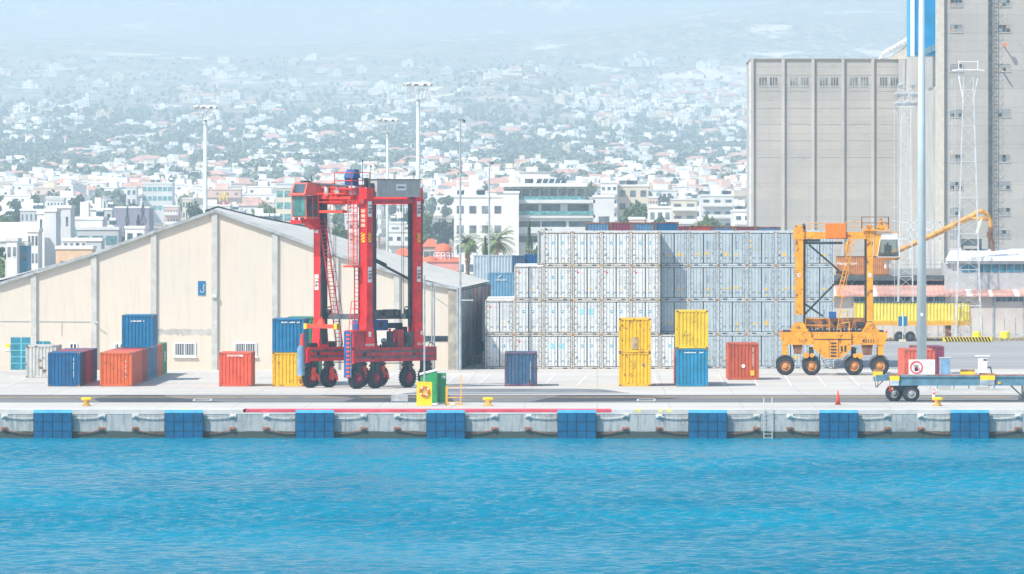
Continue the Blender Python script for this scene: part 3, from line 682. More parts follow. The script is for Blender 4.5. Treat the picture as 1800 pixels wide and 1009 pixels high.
# lamp pole standing behind the green cabinets
D=Dg(676); t=thing('slim_pole','slim double grey pole standing behind the green cabinets','pole',(X_(760.5,D),D,0))
q=MB(); q.cyl((-.06,0,0),(-.06,0,7.6),.07,.05,8); q.cyl((.12,.05,0),(.12,.05,7.3),.07,.06,8); q.build('pole',GRS,t); q=MB(); q.cyl((-.06,0,7.6),(-.06,0,7.8),.11,.13,8); q.build('cap',GRS,t)
q=MB(); q.bar((-.06,0,6.9),(1.2,0,6.0),.04); q.build('stay',GRS,t)
# quay ladder
t=thing('quay_ladder','pale steel ladder with hoop rails on the quay wall, right of the sixth fender','ladder',(X_(1350,QY),QY,0))
for x in (-.28,.28):
    q=MB(); q.path([(x,-.15,-2.1),(x,-.15,.1),(x,0,.75),(x,.5,.8),(x,.75,.0)],.025); q.build('rail',WGS,t)
for i in range(8): q=MB(); q.cyl((-.28,-.15,-1.9+i*.26),(.28,-.15,-1.9+i*.26),.02,n=6); q.build('rung',WGS,t)

# ------------------------------------------------------------------ straddle carriers
def wheel(parent,x,y,z,r,wd,rim,name='wheel',face=-1):
    t=thing(name,None,None,(x,y,z)); del_keys=[k for k in ('label','category') if k in t]
    t.parent=parent
    h=wd/2
    q=MB(); q.lathe([(r*.56,-h),(r*.86,-h*1.0),(r*.97,-h*.72),(r,-h*.3),(r,h*.3),(r*.97,h*.72),(r*.86,h),(r*.56,h)],(0,0,0),'y',n=32,cap=False)
    for i in range(24):
        a=2*math.pi*i/24
        for sy in (-1,1): q.M=Matrix.Rotation(a,4,'Y') @ Matrix.Translation((0,sy*h*.55,r)); q.box(-.03,.03,-h*.35,h*.35,-.01,.022)
    q.M=None; q.build('tyre',TYR,t)
    q=MB(); q.lathe([(r*.57,-h*.75),(r*.52,-h*.5),(r*.34,-h*.35),(r*.30,-h*.75),(r*.16,-h*.95),(0,-h*.95)],(0,0,0),'y',n=24,cap=False); q.lathe([(r*.57,h*.75),(r*.4,h*.3),(0,h*.3)],(0,0,0),'y',n=24,cap=False)
    for i in range(10):
        a=2*math.pi*i/10; q.cyl((r*.43*math.cos(a),-h*.62,r*.43*math.sin(a)),(r*.43*math.cos(a),-h*.40,r*.43*math.sin(a)),.028,n=6)
    q.build('rim',rim,t); return t
def fix_part(o):
    for k in ('label','category','group'):
        if k in o: del o[k]
def plate156(par,loc,rz):
    q=MB(); q.box(-.20,.20,0,.012,-.58,.58); o=q.build('number_plate',WSTK,par,loc); o.rotation_euler=(0,0,rz)
    text('numeral','156',.50,INK,o,(.0,-.012,0),(math.pi/2,math.radians(90),0),bold=True)
    return o
def ladder_mb(p0,p1,wd,side,step=.3,r=.03):
    q=MB(); p0=Vector(p0);p1=Vector(p1); s=Vector(side).normalized()*wd/2
    q.bar(p0-s,p1-s,r*1.6); q.bar(p0+s,p1+s,r*1.6); n=int((p1-p0).length/step)
    for i in range(1,n): p=p0.lerp(p1,i/n); q.cyl(p-s,p+s,r*.6,n=5)
    return q
def cage_mb(p0,p1,wd,side,out,step=.85):
    q=MB(); p0=Vector(p0);p1=Vector(p1); s=Vector(side).normalized()*wd/2; o=Vector(out).normalized()*wd*1.1; n=int((p1-p0).length/step)
    ring=lambda p:[p-s,p-s*1.3+o*.6,p-s*.6+o,p+s*.6+o,p+s*1.3+o*.6,p+s]
    for i in range(n+1): q.path(ring(p0.lerp(p1,i/n)),.02,5)
    a=ring(p0);b=ring(p1)
    for k in range(1,5): q.cyl(a[k],b[k],.016,n=5)
    return q
def rail_mb(pts,h=1.05,r=.028,mid=True):
    q=MB()
    for a,b in zip(pts[:-1],pts[1:]):
        a=Vector(a);b=Vector(b)
        for f in ((1,.5) if mid else (1,)): q.cyl(a+Vector((0,0,h*f)),b+Vector((0,0,h*f)),r,n=5)
        k=max(1,int((b-a).length/1.1))
        for i in range(k+1): p=a.lerp(b,i/k); q.cyl(p,p+Vector((0,0,h)),r,n=5)
    return q
# ---- red carrier, seen corner-on
DRC=557.0; sc=F/DRC
rc=thing('straddle_carrier','tall red straddle carrier numbered 156 with a salmon cab, standing left of centre','straddle carrier',(X_(618,DRC),DRC,0),math.radians(47.7))
Wd=4.9
for v in (0,Wd):
    near=v==0
    q=MB(); q.box(0,8.9,v-.38,v+.38,2.02,3.08); q.box(-.25,0.02,v-.45,v+.45,1.9,2.95)
    q.box(.2,8.7,v-.44,v-.38,2.72,2.85,1); q.box(.2,8.7,v-.44,v-.38,2.30,2.42,1); q.build('side_beam',[RED2 if near else RED,DGR],rc)
    q=MB()
    for u,z,r in ((1.0,2.6,.16),(1.9,2.35,.12),(1.9,2.85,.10),(6.4,2.55,.13)): q.cyl((u,v-.45,z),(u,v-.40,z),r,n=14)
    q.build('access_hole',BLK,rc)
    for u in (1.6,6.95):
        q=MB(); q.box(u-.33,u+.33,v-.35,v+.35,5.0,15.0)
        q._add([(u-.36,v-.365,5),(u+.36,v-.365,5),(u+.36,v+.365,5),(u-.36,v+.365,5),(u-.52,v-.40,3.08),(u+.55,v-.40,3.08),(u+.55,v+.40,3.08),(u-.52,v+.40,3.08)],[(0,1,2,3),(7,6,5,4),(4,5,1,0),(5,6,2,1),(6,7,3,2),(7,4,0,3)])
        q.box(u-.40,u+.40,v-.40,v+.40,14.3,15.15); q.build('leg',RED,rc)
        vi=v+.36 if near else v-.36; sg=1 if near else -1
        q=MB(); q.box(u-.28,u+.28,min(vi,vi+sg*.16),max(vi,vi+sg*.16),3.3,14.3); q.box(u+.36,u+.46,v-.2,v+.2,3.2,14.2); q.box(u+.40,u+.50,v-.3,v-.1,1.2,14.2); q.build('lift_guide',BLK,rc)
        if near: plate156(rc,(u,v-.375,13.55),0); plate156(rc,(u,v-.375,8.6),0)
        elif u<3: plate156(rc,(u-.375,v,12.3),-math.pi/2); plate156(rc,(u-.375,v,8.0),-math.pi/2)
        if near and u>3:
            q=MB(); q.box(u-.42,u-.36,v+.0,v+.34,4.6,14.2); q.box(u-.50,u-.42,v+.05,v+.2,4.2,14.2); q.build('guide_rail',BLK,rc)
        if not near:
            q=MB(); q.box(u-.34,u+.34,v-.42,v-.36,3.6,14.2); q.build('guide_rail',BLK,rc)
        if not near: continue
        q=MB(); q.box(u-.16,u+.16,v-.372,v-.362,11.05,11.75,0)
        for k in range(3): z=11.08+k*.23; q._add([(u-.16,v-.378,z),(u+.16,v-.378,z+.18),(u+.16,v-.378,z+.27),(u-.16,v-.378,z+.09)],[(0,1,2,3)],1)
        q.build('warning_label',[YPT,RED],rc)
q=MB(); q.box(1.24-.012,1.24,-.2,.2,11.05,11.75,0)
for k in range(3): z=11.08+k*.23; q._add([(1.222,.2,z),(1.222,-.2,z+.18),(1.222,-.2,z+.27),(1.222,.2,z+.09)],[(0,1,2,3)],1)
q.build('warning_label',[YPT,RED],rc)
q=MB()
for k in range(4): q.box(1.225,1.235,-.22,.22,12.2+k*.36,12.45+k*.36)
q.build('pale_label',mat('pale_orange_label',(.85,.45,.3),.6),rc)
text('maker_lettering','KALMAR',.26,WSTK,rc,(1.55,-.41,3.30)); text('maker_lettering','ESC W4',.26,WSTK,rc,(7.2,-.41,3.30))
q=MB(); q.box(1.42,1.7,-.412,-.402,3.9,4.3); q.build('plate',WSTK,rc); q=MB(); q.box(7.1,7.3,-.412,-.402,4.0,4.3); q.build('plate',WSTK,rc)
# wheels with forks
for v in (0,Wd):
    for u in (.57,2.55,6.1,8.15):
        q=MB(); q.box(u-.22,u+.22,v-.30,v+.30,1.35,2.02); q.box(u-.30,u+.30,v-.36,v+.36,1.62,1.8); q.build('axle_housing',BLK,rc)
        q=MB(); side=v-.34 if v==Wd else v+.34; q.bar((u,side,1.55),(u,side,.78),.36,.10); q.cyl((u,side-.08,.78),(u,side+.08,.78),.22,n=14); q._add([(u-.3,side-.03,1.3),(u+.55,side-.03,1.0),(u+.7,side-.03,.5),(u+.5,side-.03,.5),(u+.3,side-.03,.9),(u-.2,side-.03,.95),(u-.3,side+.03,1.3),(u+.55,side+.03,1.0),(u+.7,side+.03,.5),(u+.5,side+.03,.5),(u+.3,side+.03,.9),(u-.2,side+.03,.95)],[(0,1,2,3,4,5),(11,10,9,8,7,6),(0,6,7,1),(1,7,8,2),(2,8,9,3),(3,9,10,4),(4,10,11,5),(5,11,6,0)]); q.build('fork',ORR if v==Wd else RED2,rc)
        wt=wheel(rc,u,v,.79,.79,.48,mat('maroon_rim',(.30,.03,.06),.5,var=.2)); fix_part(wt)
        q=MB(); q.lathe([(.14,-.05),(.14,.03),(0,.05)],(0,-.27,0),'y',n=14); q.build('hub',RED2,wt)
# blue bumper column and striped end panel
q=MB(); q.cyl((-.45,Wd,.95),(-.45,Wd,3.05),.30,.30,16); q.cyl((-.45,Wd,3.05),(-.45,Wd,3.2),.22,.2,12); q.build('bumper_column',LBL,rc)
q=MB(); q.cyl((-.40,Wd-.05,3.2),(-.40,Wd-.05,3.75),.16,n=10); q.cyl((-.40,Wd-.05,3.75),(-.40,Wd-.05,4.1),.10,.12,10); q.build('beacon',ORR,rc)
q=MB(); q.box(-.42,-.30,-.15,.40,.85,4.35,0)
for k in range(11): q.box(-.46,-.42,-.22,.10,.9+k*.31,1.03+k*.31,1)
q.build('striped_end_panel',[BLU,ORR],rc)
q=MB(); q.box(-.36,-.26,-.24,-.18,.85,4.35); q.build('panel_edge',LBL,rc)
for v in (0,Wd): q=MB(); q.path([(2.9,v,1.9),(5.7,v,1.86)],.04,6); q.path([(-.2,v,1.75),(.4,v,1.9)],.03,6); q.build('steering_rod',DGR,rc)
# gear on the side beams
q=MB(); q.box(3.6,4.6,-.25,.3,3.08,3.5); q.box(4.0,4.3,-.2,.2,3.5,4.3); q.cyl((4.15,0,4.3),(4.15,0,4.5),.1,n=8,m=1); q.build('valve_block',[BLK,ORR],rc)
q=MB(); q.box(4.9,5.6,-.1,.4,3.08,4.4); q.build('pump_housing',RED2,rc); q=MB(); q.box(5.7,6.7,-.25,.35,3.08,4.25); q.cyl((5.9,-.3,3.7),(5.9,.3,3.7),.3,n=12,m=1); q.build('oil_tank',[DGR,BLK],rc)
q=MB(); q.box(-.2,1.0,-.38,.38,3.08,4.3); q.box(-.3,1.1,-.42,.42,4.3,4.42,1); q.build('equipment_box',[RED2,RED],rc)
q=MB(); q.box(.2,1.0,Wd-.3,Wd+.3,3.08,3.4); q.box(2.4,3.1,Wd-.3,Wd+.3,3.08,3.5)
for i in range(7): u=2.5+i*.65; q.cyl((u,Wd-.1,3.08),(u+.2,Wd,3.35),.07,n=6); q.cyl((u,0,3.08),(u+.1,.1,3.3),.08,n=6)
q.build('hose_bundle',BLK,rc)
# hoses hanging around beams
q=MB()
for u in (3.0,5.3,7.9): q.path([(u,-.42,3.1),(u+.2,-.45,3.4),(u+.5,-.42,3.35),(u+.8,-.4,3.1)],.035,5)
q.build('hose',BLK,rc)
# top structure
for v in (0,Wd): q=MB(); q.box(1.0,7.6,v-.30,v+.30,13.95,14.3); q.build('top_side_beam',RED2,rc)
for u in (1.6,7.2): q=MB(); q.box(u-.25,u+.25,.36,Wd-.36,13.9,14.6); q.build('top_cross_beam',RED,rc)
q=MB(); q.box(2.25,7.0,-.50,.9,14.45,15.75); 
for i in range(14): u=2.35+i*.34; q.box(u,u+.05,-.515,-.50,14.5,15.7)
q.box(2.2,7.05,-.55,.95,15.75,15.82,1); q.build('engine_house',[mat('grey_cladding',(.42,.43,.42),.6,var=.06,streak=.2),DGR],rc)
q=MB(); q.box(4.3,5.4,-.53,-.515,14.95,15.45,0); q.box(4.45,5.25,-.536,-.53,15.15,15.25,1); q.build('name_board',[WSTK,NVY],rc)
q=MB(); q.cyl((1.95,.4,15.2),(1.95,.4,15.9),.14,n=10); q.cyl((2.1,0,14.5),(2.1,0,15.5),.25,n=10); q.build('exhaust',BLK,rc)
for u,h in ((1.5,17.1),(2.4,16.7),(7.1,16.2)): q=MB(); q.cyl((u,.3,15.1),(u,.3,h),.025,n=5); q.cyl((u,.3,h),(u,.3,h+.12),.06,n=6); q.build('antenna',BLK,rc)
# winch deck between the front legs
q=MB(); q.box(.9,3.0,1.0,4.6,14.3,14.5); q.build('winch_deck',ORR,rc)
q=MB(); q.cyl((1.2,1.4,14.95),(1.2,3.0,14.95),.38,n=16); q.cyl((2.4,1.6,14.95),(2.4,4.0,14.95),.35,n=16); q.box(1.0,1.5,3.1,4.0,14.5,15.5); q.box(1.8,2.3,.8,1.4,14.5,15.4); q.build('winch_drum',ORR,rc)
q=MB(); q.box(1.1,1.9,.7,1.4,14.6,15.3); q.cyl((1.0,2.2,15.0),(.6,2.2,14.9),.25,n=10); q.cyl((.8,3.4,14.6),(.8,3.4,15.3),.18,n=10); q.build('winch_motor',mat('pale_machine_grey',(.55,.55,.52),.5,var=.2),rc)
q=rail_mb([(.6,.6,15.1),(.6,2.4,15.1),(2.2,2.4,15.1),(2.6,.6,15.1),(.6,.6,15.1)],1.2,.035); q.build('guard_rail',ORR,rc)
q=MB(); q.box(.55,2.65,.55,2.45,15.02,15.10); q.box(.7,.8,.6,.7,14.5,15.05); q.box(.7,.8,2.3,2.4,14.5,15.05); q.build('lookout_deck',RED,rc)
q=MB(); q.box(1.2,1.8,1.0,1.9,15.1,15.9); q._add([(1.05,.9,15.9),(1.05,1.9,15.9),(1.4,1.85,16.55),(1.4,1.0,16.55),(1.9,.9,15.9),(1.9,1.9,15.9),(1.8,1.85,16.55),(1.8,1.0,16.55)],[(0,3,2,1),(4,5,6,7),(3,7,6,2),(0,4,7,3),(1,2,6,5)]); q.build('blue_hood',BLU,rc)
q=MB(); q.cyl((.6,1.0,15.25),(.6,5.8,15.55),.09,n=8); q.cyl((.6,5.8,15.55),(.3,6.0,15.1),.09,n=8); q.cyl((1.2,1.0,15.1),(1.2,5.0,15.3),.05,n=8); q.build('cable_duct',DGR,rc)
# cab
cab=bpy.data.objects.new('cab',None); C.objects.link(cab); cab.parent=rc; cab.location=(.35,Wd-.1,12.7); cab.scale=(.74,.80,1)
def cabbox(uf,ub,vf,vb,z0,z1,uf2=None,vf2=None,vb2=None,ub2=None,m=0,q=None):
    q=q or MB(); uf2=uf if uf2 is None else uf2; vf2=vf if vf2 is None else vf2; vb2=vb if vb2 is None else vb2; ub2=ub if ub2 is None else ub2
    q._add([(uf,vf,z0),(ub,vf,z0),(ub,vb,z0),(uf,vb,z0),(uf2,vf2,z1),(ub2,vf2,z1),(ub2,vb2,z1),(uf2,vb2,z1)],[(0,3,2,1),(4,5,6,7),(0,1,5,4),(1,2,6,5),(2,3,7,6),(3,0,4,7)],m); return q
cabbox(-1.25,.45,-.75,1.05,.25,1.85,uf2=-1.35).build('cab_shell',mat('cab_inner_dark',(.06,.12,.13),.5,var=.3),cab)
q=MB()
for (a,b) in (((-1.25,-.75),(-1.35,-.75)),((-1.25,1.05),(-1.35,1.05)),((.45,-.75),(.45,-.75)),((-.35,-.75),(-.38,-.75)),((.45,1.05),(.45,1.05))):
    q.bar((a[0],a[1],.2),(b[0],b[1],1.9),.10)
q.box(-1.32,.52,-.80,1.12,.10,.27); q.bar((-1.35,-.75,1.87),(-1.35,1.05,1.87),.1); q.build('cab_frame',CAB,cab)
cabbox(-1.30,-1.27,-.66,.96,.33,1.8,uf2=-1.395,ub2=-1.36).build('windscreen',GLS,cab)
q=MB(); q.box(-1.12,-.42,-.785,-.76,.35,1.8); q.build('side_window',GLD,cab); q=MB(); q.box(-.28,.38,-.785,-.76,.75,1.8); q.build('side_window',GLD,cab)
cabbox(-1.75,1.0,-.95,1.25,1.88,2.0).build('roof_brim',CAB,cab)
cabbox(-1.5,.95,-.85,1.2,2.0,2.85,uf2=-1.05,vf2=-.7,vb2=1.05,ub2=.9).build('roof_hood',CAB,cab)
cabbox(-1.505,-1.48,-.55,.9,2.1,2.75,uf2=-1.14,ub2=-1.11).build('sun_visor_window',GLD,cab)
q=MB(); q.box(-1.1,-.6,-.2,.2,2.88,3.0); q.box(-.4,.0,-.2,.2,2.88,3.0); q.box(.3,.35,0,.05,2.88,3.4); q.build('roof_lamp',BLK,cab)
q=MB(); q.box(-1.5,.9,-.55,1.0,-.15,.10); q.box(-1.75,-1.45,-.5,.95,-.25,.02); q._add([(-.6,-.3,-.15),(1.6,-.3,-.15),(1.6,.5,-.15),(-.6,.5,-.15),(.6,-.3,-.7),(1.8,-.3,-.7),(1.8,.5,-.7),(.6,.5,-.7)],[(0,1,2,3),(7,6,5,4),(0,4,5,1),(1,5,6,2),(2,6,7,3),(3,7,4,0)]); q.build('cab_bracket',RED,cab)
for k in range(4): q=MB(); q.box(-1.62,-1.5,-.6+k*.38,-.38+k*.38,-.02,.22); q.build('work_lamp',WGS if k%2 else BLK,cab)
q=MB(); q.box(-1.55,-1.45,-1.15,-1.0,1.2,1.6); q.bar((-1.4,-.8,1.7),(-1.5,-1.1,1.6),.03); q.build('mirror',BLK,cab)
q=MB(); q.path([(-1.42,.0,.6),(-1.45,.1,1.5)],.015,4); q.path([(-1.42,.5,.4),(-1.45,.5,1.7)],.015,4); q.build('wiper',BLK,cab)
# walkway from cab to deck, ladders
q=MB(); q.box(.2,.95,-4.2,-.9,.55,.75); q.build('walkway',ORR,cab)
q=rail_mb([(.25,-.9,.75),(.25,-4.2,.75),(.95,-4.2,.75)],1.25,.035); q.build('guard_rail',ORR,cab)
q=ladder_mb((1.0,4.1,12.9),(2.4,3.6,3.2),.45,(.6,-.6,0),.3,.045); q.build('ladder',RED2,rc)
q=cage_mb((1.05,4.1,12.2),(2.2,3.7,5.4),.5,(.6,-.6,0),(.9,.2,0),1.1); q.build('safety_cage',RED2,rc)
q=ladder_mb((.95,.55,14.2),(.95,.55,9.4),.42,(0,1,0),.3,.04); q.build('ladder',ORR,rc)
q=cage_mb((.9,.55,14.2),(.9,.55,9.4),.5,(0,1,0),(-1,0,0),.5); q.build('safety_cage',ORR,rc)
q=MB(); q.box(.2,1.25,.1,1.1,9.15,9.3); q.build('landing',ORR,rc)
q=ladder_mb((1.1,.55,9.2),(1.1,.55,5.0),.42,(0,1,0),.3,.04); q.build('ladder',RED2,rc)
q=cage_mb((1.1,.0,6.6),(1.0,.2,4.4),.8,(0,1,0),(-1,0,0),.5); q.build('safety_cage',RED,rc)
# brace and hoist ropes
q=MB(); q.cyl((2.0,.3,9.95),(6.9,.3,8.1),.10,n=8); q.cyl((2.0,.3,10.0),(4.0,.3,9.3),.14,n=8); q.build('hydraulic_brace',BLK,rc)
for u in (2.2,6.4):
    for v in (.9,Wd-.9): q=MB(); q.cyl((u,v,14.0),(u,v,5.6),.022,n=5); q.cyl((u+.2,v,14.0),(u+.2,v,5.6),.022,n=5); q.build('hoist_rope',DGR,rc)
# spreader
q=MB(); q.box(1.9,2.5,.3,Wd-.3,5.2,5.6); q.box(6.2,6.8,.3,Wd-.3,5.2,5.6); q.box(2.0,6.8,1.0,1.3,5.2,5.5); q.box(2.0,6.8,3.6,3.9,5.2,5.5)
for u in (2.0,6.6):
    for v in (.6,Wd-.6): q.torus((u,v,5.85),.28,.05,'y',16,6); q.cyl((u,v-.15,5.75),(u,v+.15,5.75),.2,n=12)
q.build('lift_frame',DGR,rc)
q=MB(); q.box(1.6,4.9,.9,1.5,4.35,5.15); q.box(4.5,6.6,1.0,1.4,4.5,4.9,1); q.box(6.4,6.9,.8,1.6,4.2,4.6,1)
for u,r in ((2.3,.2),(3.2,.25),(4.1,.22)): q.cyl((u,.86,4.8),(u,.9,4.8),r,n=14,m=1)
q.build('spreader_head',[BLU,BLK],rc)
q=MB(); q.box(1.2,1.5,3.0,6.0,4.5,4.8,0); q.box(1.15,1.55,5.9,6.2,4.45,4.85,1); q.box(1.15,1.55,2.7,3.0,4.45,4.85,1); q._add([(1.2,4.2,4.8),(1.5,4.2,4.8),(1.5,4.9,4.8),(1.2,4.9,4.8),(1.3,4.45,5.4),(1.45,4.45,5.4),(1.45,4.6,5.4),(1.3,4.6,5.4)],[(4,5,6,7),(0,1,5,4),(1,2,6,5),(2,3,7,6),(3,0,4,7)]); q.build('spreader_end_beam',[ORR,YPT],rc)
q=MB()
for u in (3.9,4.4,5.4,6.0): q.box(u,u+.25,.85,1.7,5.5,5.9)
q.cyl((2.9,1.2,5.5),(2.9,1.2,6.3),.18,n=10); q.path([(4.2,.8,5.9),(5.8,.8,5.9)],.05,6); q.build('hydraulic_gear',BLK,rc)

# ---- orange carrier, side-on
DO=Dg(659.7); so=F/DO
oc=thing('straddle_carrier','orange-yellow straddle carrier numbered 40111, standing before the right end of the reefers','straddle carrier',(X_(1464.5,DO),DO,0),math.radians(-1.2))
def ox(px): return (px-1464.5)/so
def oz(py): return (659.7-py)/so
for v in (0,4.6):
    q=MB(); b=[(ox(1375),oz(583)),(ox(1556),oz(583)),(ox(1556),oz(605)),(ox(1553),oz(624)),(ox(1540),oz(624)),(ox(1540),oz(607)),(ox(1375),oz(607))]
    q.box(ox(1375),ox(1556),v-.35,v+.35,oz(606),oz(583.5)); q.box(ox(1375),ox(1384.5),v-.30,v+.30,oz(624),oz(606)); q.box(ox(1543),ox(1553),v-.30,v+.30,oz(624),oz(606))
    q.box(ox(1372),ox(1376),v-.4,v+.4,oz(597),oz(585)); q.box(ox(1555),ox(1559),v-.4,v+.4,oz(597),oz(585)); q.build('side_beam',ORA,oc)
    for c0,c1,xb0,xb1,xa,xb in ((1404.5,1404.5,1394,1416,1398,1412),(1529,1529,1520,1540,1523.5,1534.5)):
        q=MB(); q.box(ox(xa),ox(xb),v-.32,v+.32,oz(562),oz(396)); q._add([(ox(xa),v-.32,oz(566)),(ox(xb),v-.32,oz(566)),(ox(xb),v+.32,oz(566)),(ox(xa),v+.32,oz(566)),(ox(xb0-6),v-.36,oz(583)),(ox(xb1+6),v-.36,oz(583)),(ox(xb1+6),v+.36,oz(583)),(ox(xb0-6),v+.36,oz(583)),(ox(xb0),v-.36,oz(574)),(ox(xb1),v-.36,oz(574)),(ox(xb1),v+.36,oz(574)),(ox(xb0),v+.36,oz(574))],[(0,1,2,3),(8,9,1,0),(9,10,2,1),(10,11,3,2),(11,8,0,3),(4,5,9,8),(5,6,10,9),(6,7,11,10),(7,4,8,11)])
        q.box(ox(xa)-.15,ox(xb)+.12,v-.36,v+.36,oz(421)if xa<1450 else oz(415),oz(405) if xa>1450 else oz(404)); 
        q.build('leg',ORA,oc)
        vi=.32 if v==0 else 4.28
        q=MB(); q.box(ox(xb)-.05,ox(xb)+.20,v-.15,v+.15,oz(580),oz(408)) if xa<1450 else q.box(ox(xa)-.12,ox(xa)+.0,v-.15,v+.15,oz(578),oz(412)); q.build('lift_guide',BLK,oc)
q=MB(); q.box(ox(1397.5),ox(1412),-.34,-.325,oz(566),oz(553)); q.build('steel_band',GRS,oc)
for x,ch in ((1404.5,'3'),(1529,'1')):
    q=MB(); q.box(ox(x)-.11,ox(x)+.11,-.335,-.322,oz(487),oz(480)); o=q.build('number_plate',WSTK,oc); text('numeral',ch,.28,INK,o,(ox(x),-.34,oz(483.6)))
text('fleet_number','40111',.42,INK,oc,(ox(1526.5),-.36,oz(599.5)))
for v in (0,4.6):
    q=MB(); q.box(ox(1413),ox(1523),v-.25,v+.25,oz(420),oz(408)); q.build('top_beam',ORA,oc)
    wall=v
for xx in (1404.5,1529): q=MB(); q.box(ox(xx)-.2,ox(xx)+.2,.3,4.3,oz(421),oz(408)); q.build('top_cross_beam',ORA,oc)
q=MB(); q.box(ox(1451),ox(1486.5),-.40,.6,oz(418),oz(392.5)); q.build('hoist_housing',ORA2,oc)
q=MB(); q.box(ox(1414),ox(1440),-.2,.2,oz(424.5),oz(420.5)); q.box(ox(1440),ox(1475),-.12,.12,oz(429),oz(425)); q.cyl((ox(1413),-.1,oz(427)),(ox(1481),-.1,oz(427)),.10,n=8); q.build('cable_tray',BLK,oc)
q=MB(); q.cyl((ox(1413.5),-.1,oz(420)),(ox(1413.5),-.1,oz(396)),.13,n=10); q.cyl((ox(1413.5),-.1,oz(396)),(ox(1411),-.1,oz(394)),.13,.1,n=10); q.build('exhaust',BLK,oc)
rail_mb([(ox(1421),-.3,oz(405)),(ox(1451),-.3,oz(405))],.6,.03).build('guard_rail',ORA,oc); rail_mb([(ox(1487),-.3,oz(406)),(ox(1517),-.3,oz(406))],.75,.03).build('guard_rail',ORA,oc)
rail_mb([(ox(1515),-.5,oz(402)),(ox(1562),-.5,oz(402)),(ox(1562),1.2,oz(402)),(ox(1515),1.2,oz(402)),(ox(1515),-.5,oz(402))],.95,.03).build('guard_rail',RST,oc)
q=MB(); q.box(ox(1515),ox(1564),-.55,1.3,oz(405.5),oz(403)); q.build('top_platform',ORA,oc)
q=MB(); q.cyl((ox(1548),0,oz(403)),(ox(1548),0,oz(390)),.17,n=10); q.cyl((ox(1548),0,oz(390)),(ox(1548),0,oz(384)),.1,.12,10); q.box(ox(1541),ox(1556),-.2,.3,oz(403),oz(396)); q.box(ox(1557),ox(1563),-.2,.3,oz(400),oz(391)); q.build('hydraulic_unit',ORA,oc)
# yellow ladder & pipe
q=ladder_mb((ox(1501),-.5,oz(413)),(ox(1474),-.5,oz(521)),.30,(1,0,0),.32,.04); q.build('ladder',ORA,oc)
q=ladder_mb((ox(1497),-.45,oz(416)),(ox(1479),-.45,oz(520)),.42,(1,0,0),.9,.03); q.build('ladder_guard',ORA,oc)
q=MB(); q.path([(ox(1481),-.5,oz(521)),(ox(1471),-.5,oz(583))],.04,6); q.path([(ox(1466),-.5,oz(520)),(ox(1485),-.5,oz(521))],.05,6); q.build('handrail',ORA,oc)
q=MB(); q.path([(ox(1489),-.3,oz(445)),(ox(1488),-.3,oz(430)),(ox(1495),-.3,oz(423))],.14,8); q.build('elbow_pipe',ORA,oc)
# diagonal braces
q=MB(); q.bar((ox(1422),0,oz(430)),(ox(1482),0,oz(482)),.16); q.bar((ox(1482),0,oz(484)),(ox(1412),0,oz(555)),.16); q.bar((ox(1413),0,oz(533)),(ox(1447),0,oz(556)),.16); q.torus((ox(1491),0,oz(484)),.28,.03,'y',14,5); q.cyl((ox(1470),0,oz(478)),(ox(1490),0,oz(480)),.13,n=8); q.build('hydraulic_brace',BLK,oc)
q=MB(); q.path([(ox(1482),-.1,oz(510)),(ox(1522),-.1,oz(521))],.02,5); q.build('cable',ORA,oc)
# spreader resting low between the legs
q=MB(); q.box(ox(1415),ox(1521),.3,.55,oz(578),oz(560)); 
for i in range(5): x=ox(1422+i*20); q.cyl((x+.3,.26,oz(569)),(x+.3,.31,oz(569)),.17,n=14,m=1)
q.box(ox(1415),ox(1521),4.0,4.3,oz(578),oz(560)); q.box(ox(1418),ox(1426),.55,4.0,oz(576),oz(562)); q.box(ox(1508),ox(1516),.55,4.0,oz(576),oz(562)); q.build('spreader',[mat('brown_orange_steel',(.38,.15,.05),.7,var=.25,rust=.4),BLK],oc)
q=MB(); q.box(ox(1457),ox(1470),.0,.5,oz(560),oz(548)); q.build('valve_box',BLU,oc)
rail_mb([(ox(1478),.0,oz(560)),(ox(1490),.0,oz(560))],.6,.03).build('yellow_rail',YPT,oc)
q=MB(); q.box(ox(1416),ox(1519),-.15,.2,oz(584),oz(580))
for i in range(16): x=ox(1418+i*6.3); q.cyl((x,-.1,oz(584)),(x,-.1,oz(579-2*(i%3))),.09+.03*(i%2),n=6)
q.box(ox(1505),ox(1519),-.1,.3,oz(572),oz(566)); q.box(ox(1535),ox(1553),-.2,.2,oz(583.5),oz(580)); q.box(ox(1376),ox(1392),-.2,.2,oz(583.5),oz(580)); q.build('deck_machinery',BLK,oc)
rail_mb([(ox(1416),-.33,oz(583)),(ox(1458),-.33,oz(583))],1.05,.035).build('guard_rail',ORA,oc)
q=MB(); q.path([(ox(1478),-.3,oz(583)),(ox(1476),-.3,oz(569)),(ox(1493),-.3,oz(566)),(ox(1493),-.3,oz(583))],.05,6); q.build('pipe_loop',ORA,oc)
for x in (1371.5,1557): q=MB(); q.cyl((ox(x)+.06,-.2,oz(585)),(ox(x)+.06,-.2,oz(581)),.07,n=8); q.build('beacon',ORR,oc)
